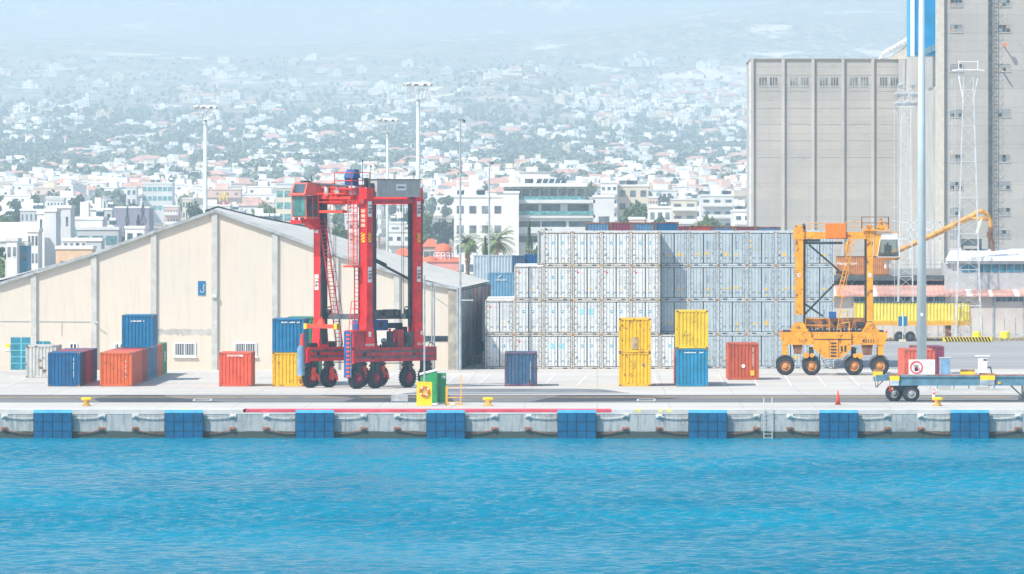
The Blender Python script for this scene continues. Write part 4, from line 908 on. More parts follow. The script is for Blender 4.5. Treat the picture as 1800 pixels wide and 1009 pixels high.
# engine body between the wheels
q=MB(); q.prism([(ox(1431),oz(584)),(ox(1496),oz(584)),(ox(1496),oz(613)),(ox(1484),oz(624)),(ox(1476),oz(630)),(ox(1449),oz(630)),(ox(1431),oz(612))],-.50,.30); q.build('engine_body',ORA,oc)
for k in range(5): z=oz(603+k*5.6); q=MB(); q.box(ox(1460),ox(1470),-.53,-.505,z-.055,z+.055); q.build('louvre',BLK,oc)
q=MB(); q.box(ox(1457),ox(1457.6),-.52,-.5,oz(627),oz(595)); q.box(ox(1473.5),ox(1474.2),-.52,-.5,oz(627),oz(595)); q.box(ox(1478),ox(1481),-.515,-.5,oz(617),oz(608)); q.box(ox(1484),ox(1487.5),-.515,-.5,oz(618),oz(607)); q.box(ox(1430),ox(1497),-.52,-.5,oz(597),oz(595.6)); q.build('panel_gap',BLK,oc)
q=MB(); q.box(ox(1429),ox(1432.5),-.42,-.36,oz(614),oz(588)); q.box(ox(1429),ox(1498),-.42,-.36,oz(591),oz(587)); q.build('handrail',ORA,oc)
q=MB(); q.prism([(ox(1393),oz(606)),(ox(1411),oz(606)),(ox(1409),oz(622)),(ox(1396),oz(622))],-.2,.2); q.prism([(ox(1514),oz(606)),(ox(1534),oz(606)),(ox(1532),oz(624)),(ox(1517),oz(624))],-.2,.2); q.build('axle_bracket',RST,oc)
q=MB(); q.cyl((ox(1417),-.4,oz(624.5)),(ox(1417),.2,oz(624.5)),.24,n=14); q.cyl((ox(1427),-.4,oz(624.5)),(ox(1427),.2,oz(624.5)),.18,n=12); q.cyl((ox(1503),-.4,oz(625)),(ox(1503),.2,oz(625)),.18,n=12); q.cyl((ox(1512),-.4,oz(625)),(ox(1512),.2,oz(625)),.24,n=14); q.build('air_tank',ORA,oc)
for k in range(4): q=MB(); w_=(14-2.2*k); q.box(ox(1464-w_),ox(1464+w_),-.6,-.2,oz(632+k*4.2)-.02,oz(632+k*4.2)+.02); q.build('step',DGR,oc)
q=MB(); q.path([(ox(1443),-.6,oz(628)),(ox(1455),-.6,oz(647)),(ox(1470),-.6,oz(648)),(ox(1490),-.6,oz(622))],.03,5); q.build('step_frame',RST,oc)
for v in (0,4.6):
    for x in (1380.5,1426.5,1501,1546.5):
        wt=wheel(oc,ox(x),v,.755,.745,.46,mat('rusty_orange_rim',(.62,.27,.07),.6,var=.25,rust=.4)); fix_part(wt)
        q=MB(); 
        for k in range(9):
            a0=math.radians(20+k*15.5);a1=math.radians(20+(k+1)*15.5)
            q._add([(.82*math.cos(a0),-.27,.82*math.sin(a0)),(.82*math.cos(a1),-.27,.82*math.sin(a1)),(.82*math.cos(a1),.27,.82*math.sin(a1)),(.82*math.cos(a0),.27,.82*math.sin(a0)),(.86*math.cos(a0),-.27,.86*math.sin(a0)),(.86*math.cos(a1),-.27,.86*math.sin(a1)),(.86*math.cos(a1),.27,.86*math.sin(a1)),(.86*math.cos(a0),.27,.86*math.sin(a0))],[(0,1,5,4),(2,3,7,6),(4,5,6,7),(3,2,1,0)])
        o=q.build('mudguard',BLK,oc,(ox(x),v,.755))
        q=MB(); q.box(ox(x)-.18,ox(x)+.18,v-.12,v+.12,1.5,oz(612)); q.build('suspension',BLK,oc)
# cab of the orange carrier
ocab=bpy.data.objects.new('cab',None); C.objects.link(ocab); ocab.parent=oc; ocab.location=(ox(1561),-.3,oz(452))
q=MB(); q.box(-.85,.92,0,1.6,-.02,.04); q.box(-.80,.86,1.55,1.6,.04,.35); q.box(-.70,-.66,.05,1.55,.04,1.45); q.box(.72,.76,.05,1.55,.04,1.45); q.build('cab_shell',mat('pale_cab_interior',(.30,.34,.36),.5,var=.2),ocab)
CG=bpy.data.materials.new('clear_cab_glass'); CG.use_nodes=True; _n=CG.node_tree.nodes; _n.clear(); _o=_n.new('ShaderNodeOutputMaterial'); _mx=_n.new('ShaderNodeMixShader'); _t=_n.new('ShaderNodeBsdfTransparent'); _t.inputs[0].default_value=(.7,.78,.8,1); _g=_n.new('ShaderNodeBsdfGlossy'); _g.inputs[1].default_value=.05; _mx.inputs[0].default_value=.18
CG.node_tree.links.new(_t.outputs[0],_mx.inputs[1]); CG.node_tree.links.new(_g.outputs[0],_mx.inputs[2]); CG.node_tree.links.new(_mx.outputs[0],_o.inputs[0])
q=MB(); 
for a,b in (((-.88,-.02),(-.64,-.02)),((.94,-.02),(.79,-.02)),((-.88,1.6),(-.64,1.6)),((.94,1.6),(.79,1.6))): q.bar((a[0],a[1],0),(b[0],b[1],1.5),.05)
q.bar((-.88,-.02,.02),(.94,-.02,.02),.05); q.bar((-.64,-.02,1.48),(.79,-.02,1.48),.05); q.build('cab_frame',WHT,ocab)
cabbox(-.80,.86,-.035,-.02,.10,1.42,uf2=-.58,ub2=.73).build('window',CG,ocab)
q=MB(); q.box(-.3,.3,.85,1.0,.04,1.0); q.box(-.3,.3,.4,.95,.25,.38); q.build('seat',BLK,ocab)
cabbox(-.62,.78,-.05,1.65,1.5,1.98,uf2=-.5,ub2=.72).build('sun_shade',WHT,ocab)
q=MB(); q.box(-1.0,.9,-.1,1.6,2.0,2.06); q.build('cab_roof',ORA,ocab)
q=MB(); q._add([(-.8,.0,0),(1.0,.0,0),(1.0,1.5,0),(-.8,1.5,0),(-.6,.1,-.22),(.9,.1,-.22),(.9,1.4,-.22),(-.6,1.4,-.22)],[(0,1,2,3),(7,6,5,4),(0,4,5,1),(1,5,6,2),(2,6,7,3),(3,7,4,0)]); q.box(-1.1,-.6,.0,1.4,.1,1.9); q.build('cab_bracket',ORA,ocab)
q=MB(); q.cyl((-.2,.4,-.2),(-.2,.4,-.9),.12,n=10); q.cyl((.15,.4,-.2),(.15,.4,-.75),.10,n=10); q.build('hanging_lamp',WGS,ocab)

# driver in orange cab (head and shoulders seen through the window)
def person(loc,h,shirt,label):
    skin=mat('skin',(.45,.28,.2),.6,var=.05)
    me=bpy.data.meshes.new('person'); s=h/1.75
    J=[((0,0,.95),.15),((0,0,1.15),.15),((0,0,1.38),.16),((0,0,1.50),.07),((0,0,1.62),.10),((0,-.01,1.70),.095),((-.19,0,1.42),.07),((-.26,-.06,1.16),.05),((-.12,-.28,1.10),.038),((.19,0,1.42),.07),((.26,-.06,1.16),.05),((.12,-.28,1.10),.038),((-.1,-.05,.88),.1),((-.12,-.48,.88),.075),((-.12,-.5,.45),.05),((.1,-.05,.88),.1),((.12,-.48,.88),.075),((.12,-.5,.45),.05)]
    E=[(0,1),(1,2),(2,3),(3,4),(4,5),(2,6),(6,7),(7,8),(2,9),(9,10),(10,11),(0,12),(12,13),(13,14),(0,15),(15,16),(16,17)]
    me.from_pydata([tuple(c*s for c in p) for p,_ in J],E,[]); o=bpy.data.objects.new('person',me); C.objects.link(o)
    sk=o.modifiers.new('skin','SKIN'); 
    for i,(p,r) in enumerate(J): me.skin_vertices[0].data[i].radius=(r*s,r*s*.85)
    me.skin_vertices[0].data[0].use_root=True
    o.modifiers.new('sub','SUBSURF').levels=1; me.materials.append(shirt); o.location=loc
    tag(o,label,'person'); 
    return o

# ------------------------------------------------------------------ foreground flatbed trailer and things at right
DT=Dg(705.8); s_t=F/DT
tx=lambda px:(px-1600)/s_t; tz=lambda py:(705.8-py)/s_t
ft=thing('flatbed_trailer','long steel-blue flatbed trailer with yellow corner blocks at the lower right','trailer',(X_(1600,DT),DT,.008))
TB=mat('trailer_blue_paint',(.10,.24,.33),.55,var=.15,streak=.4,dirt=(.25,.3,.32),rust=.1)
q=MB()
for v in (0,2.2): q.box(tx(1581),tx(1960),v,v+.15,tz(677),tz(663.5)); q.box(tx(1581),tx(1960),v-.06,v+.2,tz(678),tz(676.6)); q.box(tx(1581),tx(1960),v-.08,v+.22,tz(663.5),tz(661.5))
for k in range(16): x=tx(1590+k*24); q.box(x,x+.12,.15,2.2,tz(672),tz(665))
q.build('chassis',TB,ft)
q=MB(); q.box(tx(1582),tx(1960),.2,2.2,tz(661.5),tz(659.5)); q.box(tx(1640),tx(1960),-.05,.05,tz(659.4),tz(658.6),1); q.build('deck',[mat('deck_timber',(.28,.27,.27),.8,var=.2,streak=.3),RED2],ft)
for x0,x1,y0,v in ((1564,1581,661,-.12),(1723,1749,660,-.12),(1690,1715,654,1.2),(1536,1553,654,1.2)):
    q=MB(); q.box(tx(x0),tx(x1),v,v+.5,tz(y0+8),tz(y0)); q.box(tx(x0),tx(x1),v,v+.4,tz(y0),tz(y0-3.5),1); q.box(tx(x0)-.02,tx(x1)-.05,v-.02,v+.45,tz(y0+17),tz(y0+8),2); q.build('corner_block',[YPT,RSTL,mat('scuffed_grey_blue',(.42,.52,.6),.6,var=.2)],ft)
q=MB(); q.box(tx(1541),tx(1581),.9,1.5,tz(670),tz(660)); q.build('rear_bar',TB,ft)
q=MB(); 
for a,b in (((1538,664),(1541,682)),((1541,682),(1556,668)),((1545,664),(1544,682)),((1566,676),(1570,690))): q.bar((tx(a[0]),1.2,tz(a[1])),(tx(b[0]),1.2,tz(b[1])),.06)
q.build('rear_stay',DGR,ft)
q=MB(); q.box(tx(1563),tx(1569),0,.3,tz(688),tz(664)); q.box(tx(1567),tx(1570),-.03,0,tz(685),tz(681),1); q.build('tail_plate',[RED2,YST],ft)
q=MB(); q.prism([(tx(1572),tz(678)),(tx(1616),tz(678)),(tx(1606),tz(686)),(tx(1578),tz(686))],.2,2.2); q.build('suspension',BLK,ft)
for u,v in ((1602,.15),(1602,.55),(1602,2.0),(1573,.9),(1573,2.1)):
    wt=wheel(ft,tx(u),v,tz(692),.58,.32,mat('grey_rim',(.38,.4,.4),.5,var=.15)); fix_part(wt)
q=MB(); 
for a,b in (((1777,678),(1797,697)),((1797,678),(1797,697)),((1801,678),(1800,697))): q.bar((tx(a[0]),.1,tz(a[1])),(tx(b[0]),.1,tz(b[1])),.11)
q.box(tx(1790),tx(1806),-.05,.3,tz(698.5),tz(697)); q.box(tx(1790),tx(1806),-.05,.3,0,tz(700)); q.bar((tx(1798),.1,0),(tx(1798),.1,tz(690)),.12); q.build('landing_leg',DGR,ft)
q=MB(); q.box(tx(1754),tx(1759),-.09,-.06,tz(675),tz(671)); q.build('side_reflector',YST,ft)
# low bench rail seen under the trailer
D=Dg(683.5); t=thing('low_guard_rail','low pale blue rail on short posts, seen beneath the flatbed','rail',(X_(1698,D),D,.006))
q=MB(); q.box(-2.3,2.3,0,.06,.34,.48); q.build('rail',LBL,t)
for px in (1648,1677,1703,1748): q=MB(); q.box(X_(px,D)-X_(1698,D)-.06,X_(px,D)-X_(1698,D)+.06,0,.08,0,.34); q.build('post',LBL,t)
# prohibition sign
D=Dg(690); t=thing('prohibition_sign','white no-entry warning board with a crossed-out hand, above the flatbed','sign',(X_(1620.5,D),D,0))
z0,z1=Z_(659.5,D),Z_(632,D); hw=(X_(1643.5,D)-X_(1597.5,D))/2
q=MB(); q.box(-hw,hw,0,.03,z0,z1); q.build('board',WSTK,t)
for x in (-.6,.6): q=MB(); q.box(x,x+.06,.03,.08,0,z1-.1); q.build('post',GRS,t)
cz=(z0+z1)/2; cx=-hw+.56
q=MB(); q.torus((cx,-.005,cz),.43,.05,'y',32,6,sc=(1,1)); q.bar((cx-.31,-.03,cz+.31),(cx+.31,-.03,cz-.31),.08,.03); q.build('red_ring',RAR,t)
q=MB(); q.box(cx-.14,cx+.12,-.012,0,cz-.27,cz-.02)
for dx,l,a in ((-.12,.16,-.25),(-.05,.22,-.1),(.03,.24,.03),(.10,.19,.15)): q.bar((cx+dx,-.006,cz-.05),(cx+dx+a*.25,-.006,cz-.02+l),.05,.012)
q.bar((cx+.10,-.006,cz-.2),(cx+.25,-.006,cz-.02),.055,.012); q.build('hand_symbol',INK,t)
rr=random.Random(9); q=MB()
for k in range(7):
    z=z1-.14-k*.14; L0=[.35,.62,.6,.55,.62,.25,.66][k]/2; x=-L0
    while x<L0: l=rr.uniform(.03,.08); q.box(hw-.42+x,hw-.42+x+l,-.008,0,z-.02,z+.02); x+=l+.02
q.build('notice_text',mat('grey_notice_text',(.35,.38,.42),.6),t)
# tall foreground lamp pole (top beyond the frame)
D=Dg(676); t=thing('lamp_pole','thick pale grey pole rising out of the picture behind the prohibition sign','pole',(X_(1620,D),D,0))
q=MB(); q.cyl((0,0,.1),(0,0,34),.40,.20,24); q.build('shaft',mat('pale_grey_pole_paint',(.46,.56,.60),.45,var=.05,scale=.5),t,smooth=True)
q=MB(); q.cyl((0,0,0),(0,0,.12),.6,n=20); q.box(-.1,.1,-.42,-.36,5.3,5.5,1); q.build('base_flange',[GRS,WSTK],t)
q=MB(); q.lathe([(.3,33.6),(1.4,34),(1.4,34.1),(.2,34.2)],(0,0,0),n=20)
for k in range(8): a=k*math.pi/4; q.box(1.3*math.cos(a)-.25,1.3*math.cos(a)+.25,1.3*math.sin(a)-.25,1.3*math.sin(a)+.25,33.6,34.0)
q.build('lamp_head',GRS,t)
# cabinet and pump behind the trailer
D=Dg(686); t=thing('electric_cabinet','plain grey electrical cabinet between the sign and the white pump','cabinet',(X_(1661.5,D),D,0)); hw=(X_(1671,D)-X_(1652,D))/2; z1=Z_(629,D)
q=MB(); q.box(-hw,hw,0,.5,.3,z1); q.build('cabinet_body',GRS,t); q=MB(); q.box(-hw-.03,hw+.03,-.04,.54,z1,z1+.05); q.build('top_cap',WGS,t); q=MB(); q.box(-hw+.06,hw-.06,-.012,0,.4,z1-.08); q.build('door',LBL,t); q=MB(); q.box(-hw-.05,hw+.05,-.05,.55,0,.3); q.build('plinth',CONC,t)
t=thing('service_pedestal','white service pedestal with a flat top plate and a black hose','pedestal',(X_(1727.5,D),D,0))
q=MB(); q.box(-.33,.33,0,.6,1.15,Z_(630,D)); q.box(-.28,.42,0,.6,.3,1.3); q.build('housing',WHT,t); q=MB(); q.box(-.55,.52,-.05,.7,Z_(626.5,D),Z_(624.5,D)); q.box(-.1,.1,.1,.3,Z_(630,D),Z_(626.5,D)); q.build('top_plate',WHT,t)
q=MB(); q.box(.05,.3,-.012,0,Z_(633,D)-.05,Z_(630,D)-.05); q.build('display',BLK,t); q=MB(); q.path([(.35,-.05,1.7),(.55,-.05,1.75),(.66,-.05,1.4),(.62,-.05,.9),(.5,-.05,.6),(.45,-.05,.3)],.05,7); q.build('hose',BLK,t); q=MB(); q.box(-.5,.5,-.1,.7,0,.3); q.build('plinth',CONC,t)
# striped barrier, drums, blue sign
D=Dg(601.5); t=thing('striped_barrier','yellow and black striped low concrete barrier at the foot of the lattice mast','barrier',(X_(1701,D),D,0)); hw=(X_(1744,D)-X_(1658,D))/2
q=MB(); q.box(-hw,hw,0,1.2,.05,.52); q.box(-hw+.3,-hw+.9,.1,1.1,0,.05); q.box(hw-.9,hw-.3,.1,1.1,0,.05); q.build('block',YPT,t)
q=MB()
for k in range(15): x=-hw+.1+k*(2*hw-.3)/15; q._add([(x+.22,-.006,.06),(x+.42,-.006,.06),(x+.2,-.006,.51),(x,-.006,.51)],[(0,1,2,3)])
q.build('black_stripes',INK,t)
def drum(px,py,D,label,r,h,z=0):
    t=thing('yellow_drum',label,'drum',(X_(px,D),D,z)); q=MB(); q.lathe([(r*.97,0),(r,.03),(r*.96,h*.3),(r,h*.33),(r*.96,h*.36),(r*.96,h*.63),(r,h*.66),(r*.96,h*.7),(r,h-.02),(r*.9,h),(0,h)],(0,0,0),n=20); q.build('barrel',mat('vivid_yellow_plastic',(.88,.80,.02),.5,var=.04),t)
    q=MB(); q.torus((0,0,h),r*.85,.03,'z',20,6); q.build('rim',mat('vivid_yellow_plastic',(.88,.80,.02)),t)
drum(1766.5,597,Dg(597.5),'large yellow drum standing alone on the grey yard',.50,.82); drum(1717,592,Dg(601.5)+.6,'yellow drum on top of the striped barrier',.42,.50,.52)
D=Dg(601); t=thing('blue_sign','small blue square sign on a white post and concrete foot','sign',(X_(1587,D),D,0))
q=MB(); q.box(-.45,.45,0,.04,Z_(573,D),Z_(556,D),0); q.box(-.05,.05,-.01,0,Z_(573,D),Z_(556,D),1); q.build('panel',[cB2,WSTK],t); q=MB(); q.box(-.04,.04,.04,.1,.2,Z_(548,D)); q.build('post',WGS,t); q=MB(); q.box(-.4,.3,-.2,.3,0,.25); q.build('foot',mat('pale_yellow_concrete',(.75,.7,.5),.8),t)
# yellow container on semi-trailer
D=Dg(600); t=thing('container_trailer','road trailer carrying a long yellow container in front of the pink-roofed shed','trailer',(X_(1621,D),D,0)); YT=mat('trailer_yellow_orange',(.75,.38,.03),.5,var=.1)
x0,x1=X_(1500,D)-X_(1621,D),X_(1707,D)-X_(1621,D)
q=MB(); q.box(x0,x1,0,2.4,Z_(572,D),Z_(565.5,D)); q.build('chassis',YT,t)
for px in (1581,1600):
    wt=wheel(t,X_(px,D)-X_(1621,D),.2,.5,.5,.3,DGR); fix_part(wt)
q=MB(); q.box(X_(1662,D)-X_(1621,D),X_(1672,D)-X_(1621,D),.2,.5,.1,Z_(571,D)); q.build('landing_leg',RST,t)
zb=Z_(565.5,D); zt=Z_(530.5,D)
t=thing('shipping_container','long pale yellow container on the road trailer','container',((X_(1500,D)+X_(1707,D))/2,D,zb)); hw=(X_(1704,D)-X_(1500,D))/2; hh=zt-zb
q=MB(); corr_x(q,-hw+.1,hw-.1,.12,hh-.1,.02,.08,34); q.build('side_wall',mat('pale_yellow_container_paint',(.80,.66,.10),.6,var=.06,streak=.2,dirt=(.6,.45,.1)),t)
q=MB(); q.box(-hw+.02,hw-.02,.11,2.4,.02,hh-.03); q.build('body',YEL2,t)
q=MB(); q.box(-hw,hw,0,.08,0,.14); q.box(-hw,hw,0,.08,hh-.1,hh,1); q.box(-hw,-hw+.12,0,.12,.14,hh-.1); q.box(hw-.12,hw,0,.12,.14,hh-.1); q.build('frame',[YEL2,cB3],t)
# yard fence on the right
D=Dg(598)-.0; f=thing('yard_fence','thin wire mesh fence on grey posts along the far yard edge','fence',(0,D+2,0)); 
q=MB()
for k in range(26): q.cyl((X_(1470,D),0,.15+k*.08),(X_(2000,D),0,.15+k*.08),.006,n=3)
q.build('wire_mesh',WGS,f)
for k in range(24): px=1475+k*19.5; q=MB(); q.cyl((X_(px,D),0,0),(X_(px,D),0,2.3),.05,n=6); q.build('post',GRS,f)
q=MB(); q.box(X_(1470,D),X_(2000,D),.2,.4,.45,.6); q.build('guard_rail',WGS,f)
VG=mat('dry_grass',(.5,.42,.2),1,var=.3,scale=8)
def tuft(name,px0,px1,D,h,n,label,mt,seed=1,zb=0,dy=1.5):
    rr=random.Random(seed); q=MB(); xc=X_((px0+px1)/2,D); hw=X_(px1,D)-xc
    for i in range(n):
        x=rr.uniform(-hw,hw); y=rr.uniform(0,dy); hh=h*rr.uniform(.3,1); a=rr.uniform(0,6.28); w_=.05; tx_,ty_=rr.uniform(-.3,.3)*hh,rr.uniform(-.3,.3)*hh
        q._add([(x-w_*math.cos(a),y-w_*math.sin(a),0),(x+w_*math.cos(a),y+w_*math.sin(a),0),(x+tx_,y+ty_,hh)],[(0,1,2)])
    o=q.build(name,mt,None,(xc,D,zb)); o['kind']='stuff'; return o
tuft('dry_grass',1556,1800,Dg(599)+1,.45,1500,'',VG,3)

# ------------------------------------------------------------------ warehouse with cream gable
def wall_m(n,L,b):
    tc=n.new('ShaderNodeTexCoord'); v=tc.outputs['Object']; sp=n.new('ShaderNodeSeparateXYZ'); L.new(v,sp.inputs[0])
    a=noisef(n,L,mapv(n,L,v,(.12,1,.12)),1,5,.6); s=noisef(n,L,mapv(n,L,v,(2.5,1,.25)),1,5,.65); c=noisef(n,L,v,2.5,5,.7)
    col=mixc(n,L,rng(n,L,a,.35,.65),(.66,.58,.485),(.61,.56,.485)); col=mixc(n,L,rng(n,L,s,.50,.78,0,.55),col,(.50,.45,.38))
    ed=n.new('ShaderNodeMath'); ed.operation='ADD'; L.new(sp.outputs[2],ed.inputs[0]); L.new(rng(n,L,c,.3,.7,-.35,.35),ed.inputs[1])
    col=mixc(n,L,rng(n,L,ed.outputs[0],.3,1.6,.4,0),col,(.60,.50,.38)); 
    L.new(col,b.inputs['Base Color']); b.inputs['Roughness'].default_value=.9
CREAM=xyz_mat('cream_render',wall_m)
PIL=mat('pale_grey_render',(.52,.52,.49),.85,var=.08,streak=.3,dirt=(.4,.39,.36))
DW=Dg(650); sw=F/DW
wh=thing('warehouse','big cream warehouse with a shallow gable and grey pilasters, left half of the scene','warehouse',(X_(377,DW),DW,0))
wx=lambda px:(px-377)/sw; wz=lambda py:H-(py-PY)/sw
gp=[(0,371),(106,408),(212,447),(320,481),(377,499),(426,507)]
gl=[(-o,y) for o,y in reversed(gp[1:])]+gp
poly=[(wx(377+o),wz(y)) for o,y in gl]; full=[(poly[0][0],0)]+poly+[(poly[-1][0],0)]
q=MB(); q.prism(full[::-1],0,.35); q.build('wall',CREAM,wh)
for i,px in enumerate((-49,59,165,270,377,483,590,697)):
    o=abs(px-377); yy=np.interp(o,[g[0] for g in gp],[g[1] for g in gp]); 
    q=MB(); q.box(wx(px)-.24,wx(px)+.24,-.22,0,0,wz(yy)-.12); q.build('pilaster',PIL,wh)
q=MB(); q.box(wx(788),wx(803),-.22,0,0,wz(504)); q.build('pilaster',mat('bare_concrete_pilaster',(.42,.38,.32),.9,var=.2,scale=.8,streak=.5,dirt=(.3,.22,.15)),wh)
q=MB()
for (xa,za),(xb,zb) in zip(poly[:-1],poly[1:]): q._add([(xa,-.35,za-.10),(xb,-.35,zb-.10),(xb,-.35,zb+.16),(xa,-.35,za+.16),(xa,.5,za-.10),(xb,.5,zb-.10),(xb,.5,zb+.16),(xa,.5,za+.16)],[(0,1,2,3),(7,6,5,4),(3,2,6,7),(4,5,1,0)])
q.build('gable_coping',mat('weathered_coping',(.40,.44,.45),.8,var=.15,streak=.4),wh)
# roof from the front gable to the far end, right slope visible
DB=Dg(650)+43; bk=[(-40,500),(200,438),(383,365),(455,383),(549,401.5),(660,436),(717,453),(862,494)]
fr=[(-49,507),(165,447),(377,371),(430,388),(483,408),(590,447),(697,481),(806,507.5)]
q=MB(); vs=[]
for (fx,fy),(bx,by) in zip(fr,bk): vs+=[(wx(fx),.05,wz(fy)+.05),(X_(bx,DB)-X_(377,DW),43,Z_(by,DB))]
q._add(vs,[(2*i,2*i+1,2*i+3,2*i+2) for i in range(len(fr)-1)])
q._add([(x,y,z-.18) for x,y,z in vs],[(2*i+2,2*i+3,2*i+1,2*i) for i in range(len(fr)-1)])
RF=mat('pale_grey_roof_sheet',(.55,.54,.50),.8,var=.08,scale=.5,streak=.2)
q.build('roof',RF,wh)
q=MB(); rp=[(361,371),(383,364),(417,373),(455,382),(500,391),(549,401)]
for (a,ya),(b,yb) in zip(rp[:-1],rp[1:]):
    xa,xb=X_(a,DB)-X_(377,DW),X_(b,DB)-X_(377,DW); za,zb=Z_(ya,DB)+.05,Z_(yb,DB)+.05
    q._add([(xa,42.6,za-.38),(xb,42.6,zb-.38),(xb,42.6,zb+.05),(xa,42.6,za+.05),(xa,43.4,za-.38),(xb,43.4,zb-.38),(xb,43.4,zb+.05),(xa,43.4,za+.05)],[(0,1,2,3),(7,6,5,4),(3,2,6,7),(4,5,1,0),(0,3,7,4),(1,5,6,2)])
q.build('dark_roof_edge',mat('bitumen_edge',(.035,.045,.055),.7,var=.2),wh)
# right side wall: stained vertical sheeting
q=MB(); xa,xb=wx(805),X_(862,DB)-X_(377,DW); n=46; rr=random.Random(4)
SC=[mat('side_sheet_'+c,k,.8,var=.15,streak=.5,dirt=(.1,.1,.1)) for c,k in (('grey',(.30,.31,.31)),('brown',(.21,.17,.15)),('rust',(.36,.14,.12)),('pale',(.48,.48,.46)),('blue_grey',(.20,.26,.30)))]
for i in range(n):
    t0,t1=i/n,(i+.8)/n; z1=wz(507)*(1-t0)+Z_(495,DB)*t0-.25; d=rr.uniform(0,.08)
    q._add([(xa+(xb-xa)*t0+d,.2+43*t0,.1),(xa+(xb-xa)*t1+d,.2+43*t1,.1),(xa+(xb-xa)*t1+d,.2+43*t1,z1),(xa+(xb-xa)*t0+d,.2+43*t0,z1),(xa+(xb-xa)*t0-.2,.2+43*t0,.1),(xa+(xb-xa)*t1-.2,.2+43*t1,.1),(xa+(xb-xa)*t1-.2,.2+43*t1,z1),(xa+(xb-xa)*t0-.2,.2+43*t0,z1)],[(0,1,2,3),(3,2,6,7),(0,3,7,4),(1,5,6,2)],rr.choice([0,0,1,1,2,3,4]))
q._add([(xa-.1,.2,0),(xb-.1,43.2,0),(xb-.1,43.2,Z_(495,DB)-.2),(xa-.1,.2,wz(507)-.2)],[(0,1,2,3)],1)
q.build('side_wall',SC,wh)
q=MB(); q._add([(xb-.1,43.2,0),(wx(-40),43.2,0),(wx(-40),43.2,wz(500)),(X_(383,DB)-X_(377,DW),43.2,Z_(368,DB)-.3),(xb-.1,43.2,Z_(495,DB)-.3)],[(0,1,2,3,4)]); q.build('rear_wall',PIL,wh)
# openings
def wwin(px0,px1,y0,y1,barred=True):
    t=thing('window',None,None,(wx((px0+px1)/2),-.0,wz(y1))); fix_part(t); t.parent=wh; hw=(px1-px0)/2/sw; hh=(y1-y0)/sw
    q=MB(); q.box(-hw,hw,-.03,.0,0,hh); q.build('pane',GLD,t)
    q=MB(); q.box(-hw-.1,hw+.1,-.10,-.03,-.1,0); q.box(-hw-.1,hw+.1,-.10,-.03,hh,hh+.1); q.box(-hw-.1,-hw,-.10,-.03,0,hh); q.box(hw,hw+.1,-.10,-.03,0,hh); q.box(-.05,.05,-.09,-.03,0,hh); q.build('frame',WHT,t)
    q=MB()
    if barred:
        n=int(2*hw/.14)
        for i in range(n): x=-hw+(i+.5)*2*hw/n; q.box(x-.02,x+.02,-.12,-.10,0,hh)
        q.build('bars',WHT,t)
    q=MB(); q.box(-hw-.2,hw+.2,-.2,0,-.22,-.1); q.build('sill',WHT,t)
wwin(308,342,604,624); wwin(414,449,604,624); wwin(124,134,605,614,False); wwin(203,217,605,620)
q=MB(); q.box(wx(736),wx(787),-.05,.0,wz(600),wz(590.5)); q.build('vent_strip',GLD,wh)
dm=mat('teal_door_paint',(.02,.22,.31),.6,var=.15,streak=.3)
for a,b,y0 in ((19,56,593),(64,88,600)):
    d=thing('door',None,None,(wx((a+b)/2),-.02,0)); fix_part(d); d.parent=wh; hw=(b-a)/2/sw; hh=wz(y0)
    q=MB(); q.box(-hw,hw,-.06,.0,0.02,hh); q.build('door_leaf',dm,d); q=MB()
    for k in range(1,5): q.box(-hw,hw,-.09,-.06,hh*k/5-.04,hh*k/5+.04)
    q.box(-.05,.05,-.1,-.06,.02,hh); q.build('door_rib',mat('pale_teal',(.15,.5,.58),.6),d)
q=MB(); q.box(wx(348),wx(361),-.06,.0,wz(519),wz(494),0); q.build('blue_sign',[cB2],wh)
q=MB(); q.path([(wx(352),-.07,wz(510)),(wx(353.5),-.07,wz(514)),(wx(357),-.07,wz(514)),(wx(359),-.07,wz(510)),(wx(357),-.07,wz(506)),(wx(359),-.07,wz(502)),(wx(358),-.07,wz(499))],.022,5); q.build('sign_mark',WSTK,wh)
q=MB(); q.box(wx(9),wx(17),-.05,0,wz(611),wz(605),0); q.box(wx(9),wx(17),-.05,0,wz(616.5),wz(611),1); q.build('wall_notice',[YPT,WSTK],wh)
q=MB(); q.box(wx(373),wx(381),-.40,-.22,wz(523),wz(517)); q.build('light_fitting',WGS,wh); q=MB(); q.bar((wx(165),-.25,wz(566)),(wx(174),-.6,wz(566)),.06); q.bar((wx(0),-.04,wz(564)),(wx(165),-.04,wz(565)),.04); q.bar((wx(108),-.04,wz(564)),(wx(108),-.04,wz(590)),.04); q.build('conduit',WGS,wh)
q=MB(); q.box(wx(663),wx(687),-.5,-.0,wz(607),wz(592),0); q.cyl((wx(675),-.53,wz(599.5)),(wx(675),-.5,wz(599.5)),.27,n=16,m=1); q.build('cooling_unit',[WHT,DGR],wh)
ST_=mat('soot_stain',(.46,.44,.41),.9,var=.12,scale=1)
q=MB(); rr=random.Random(8); top=[];bot=[]
for i in range(25):
    x=wx(277+i*4); top.append((x,-.006,wz(579+rr.uniform(-1.5,1.5)))); bot.append((x,-.006,wz(588+rr.uniform(-2,3))))
q._add(top+bot,[(i,i+25,i+26,i+1) for i in range(24)]); q.build('wall_stain',ST_,wh)
q=MB(); q.cyl((wx(804.5),-.3,0),(wx(804.5),-.3,wz(506)),.09,n=8); q.cyl((wx(806.5)+.1,.0,0),(wx(806.5)+.1,.0,wz(508)),.07,n=8); q.build('downpipe',GRS,wh)
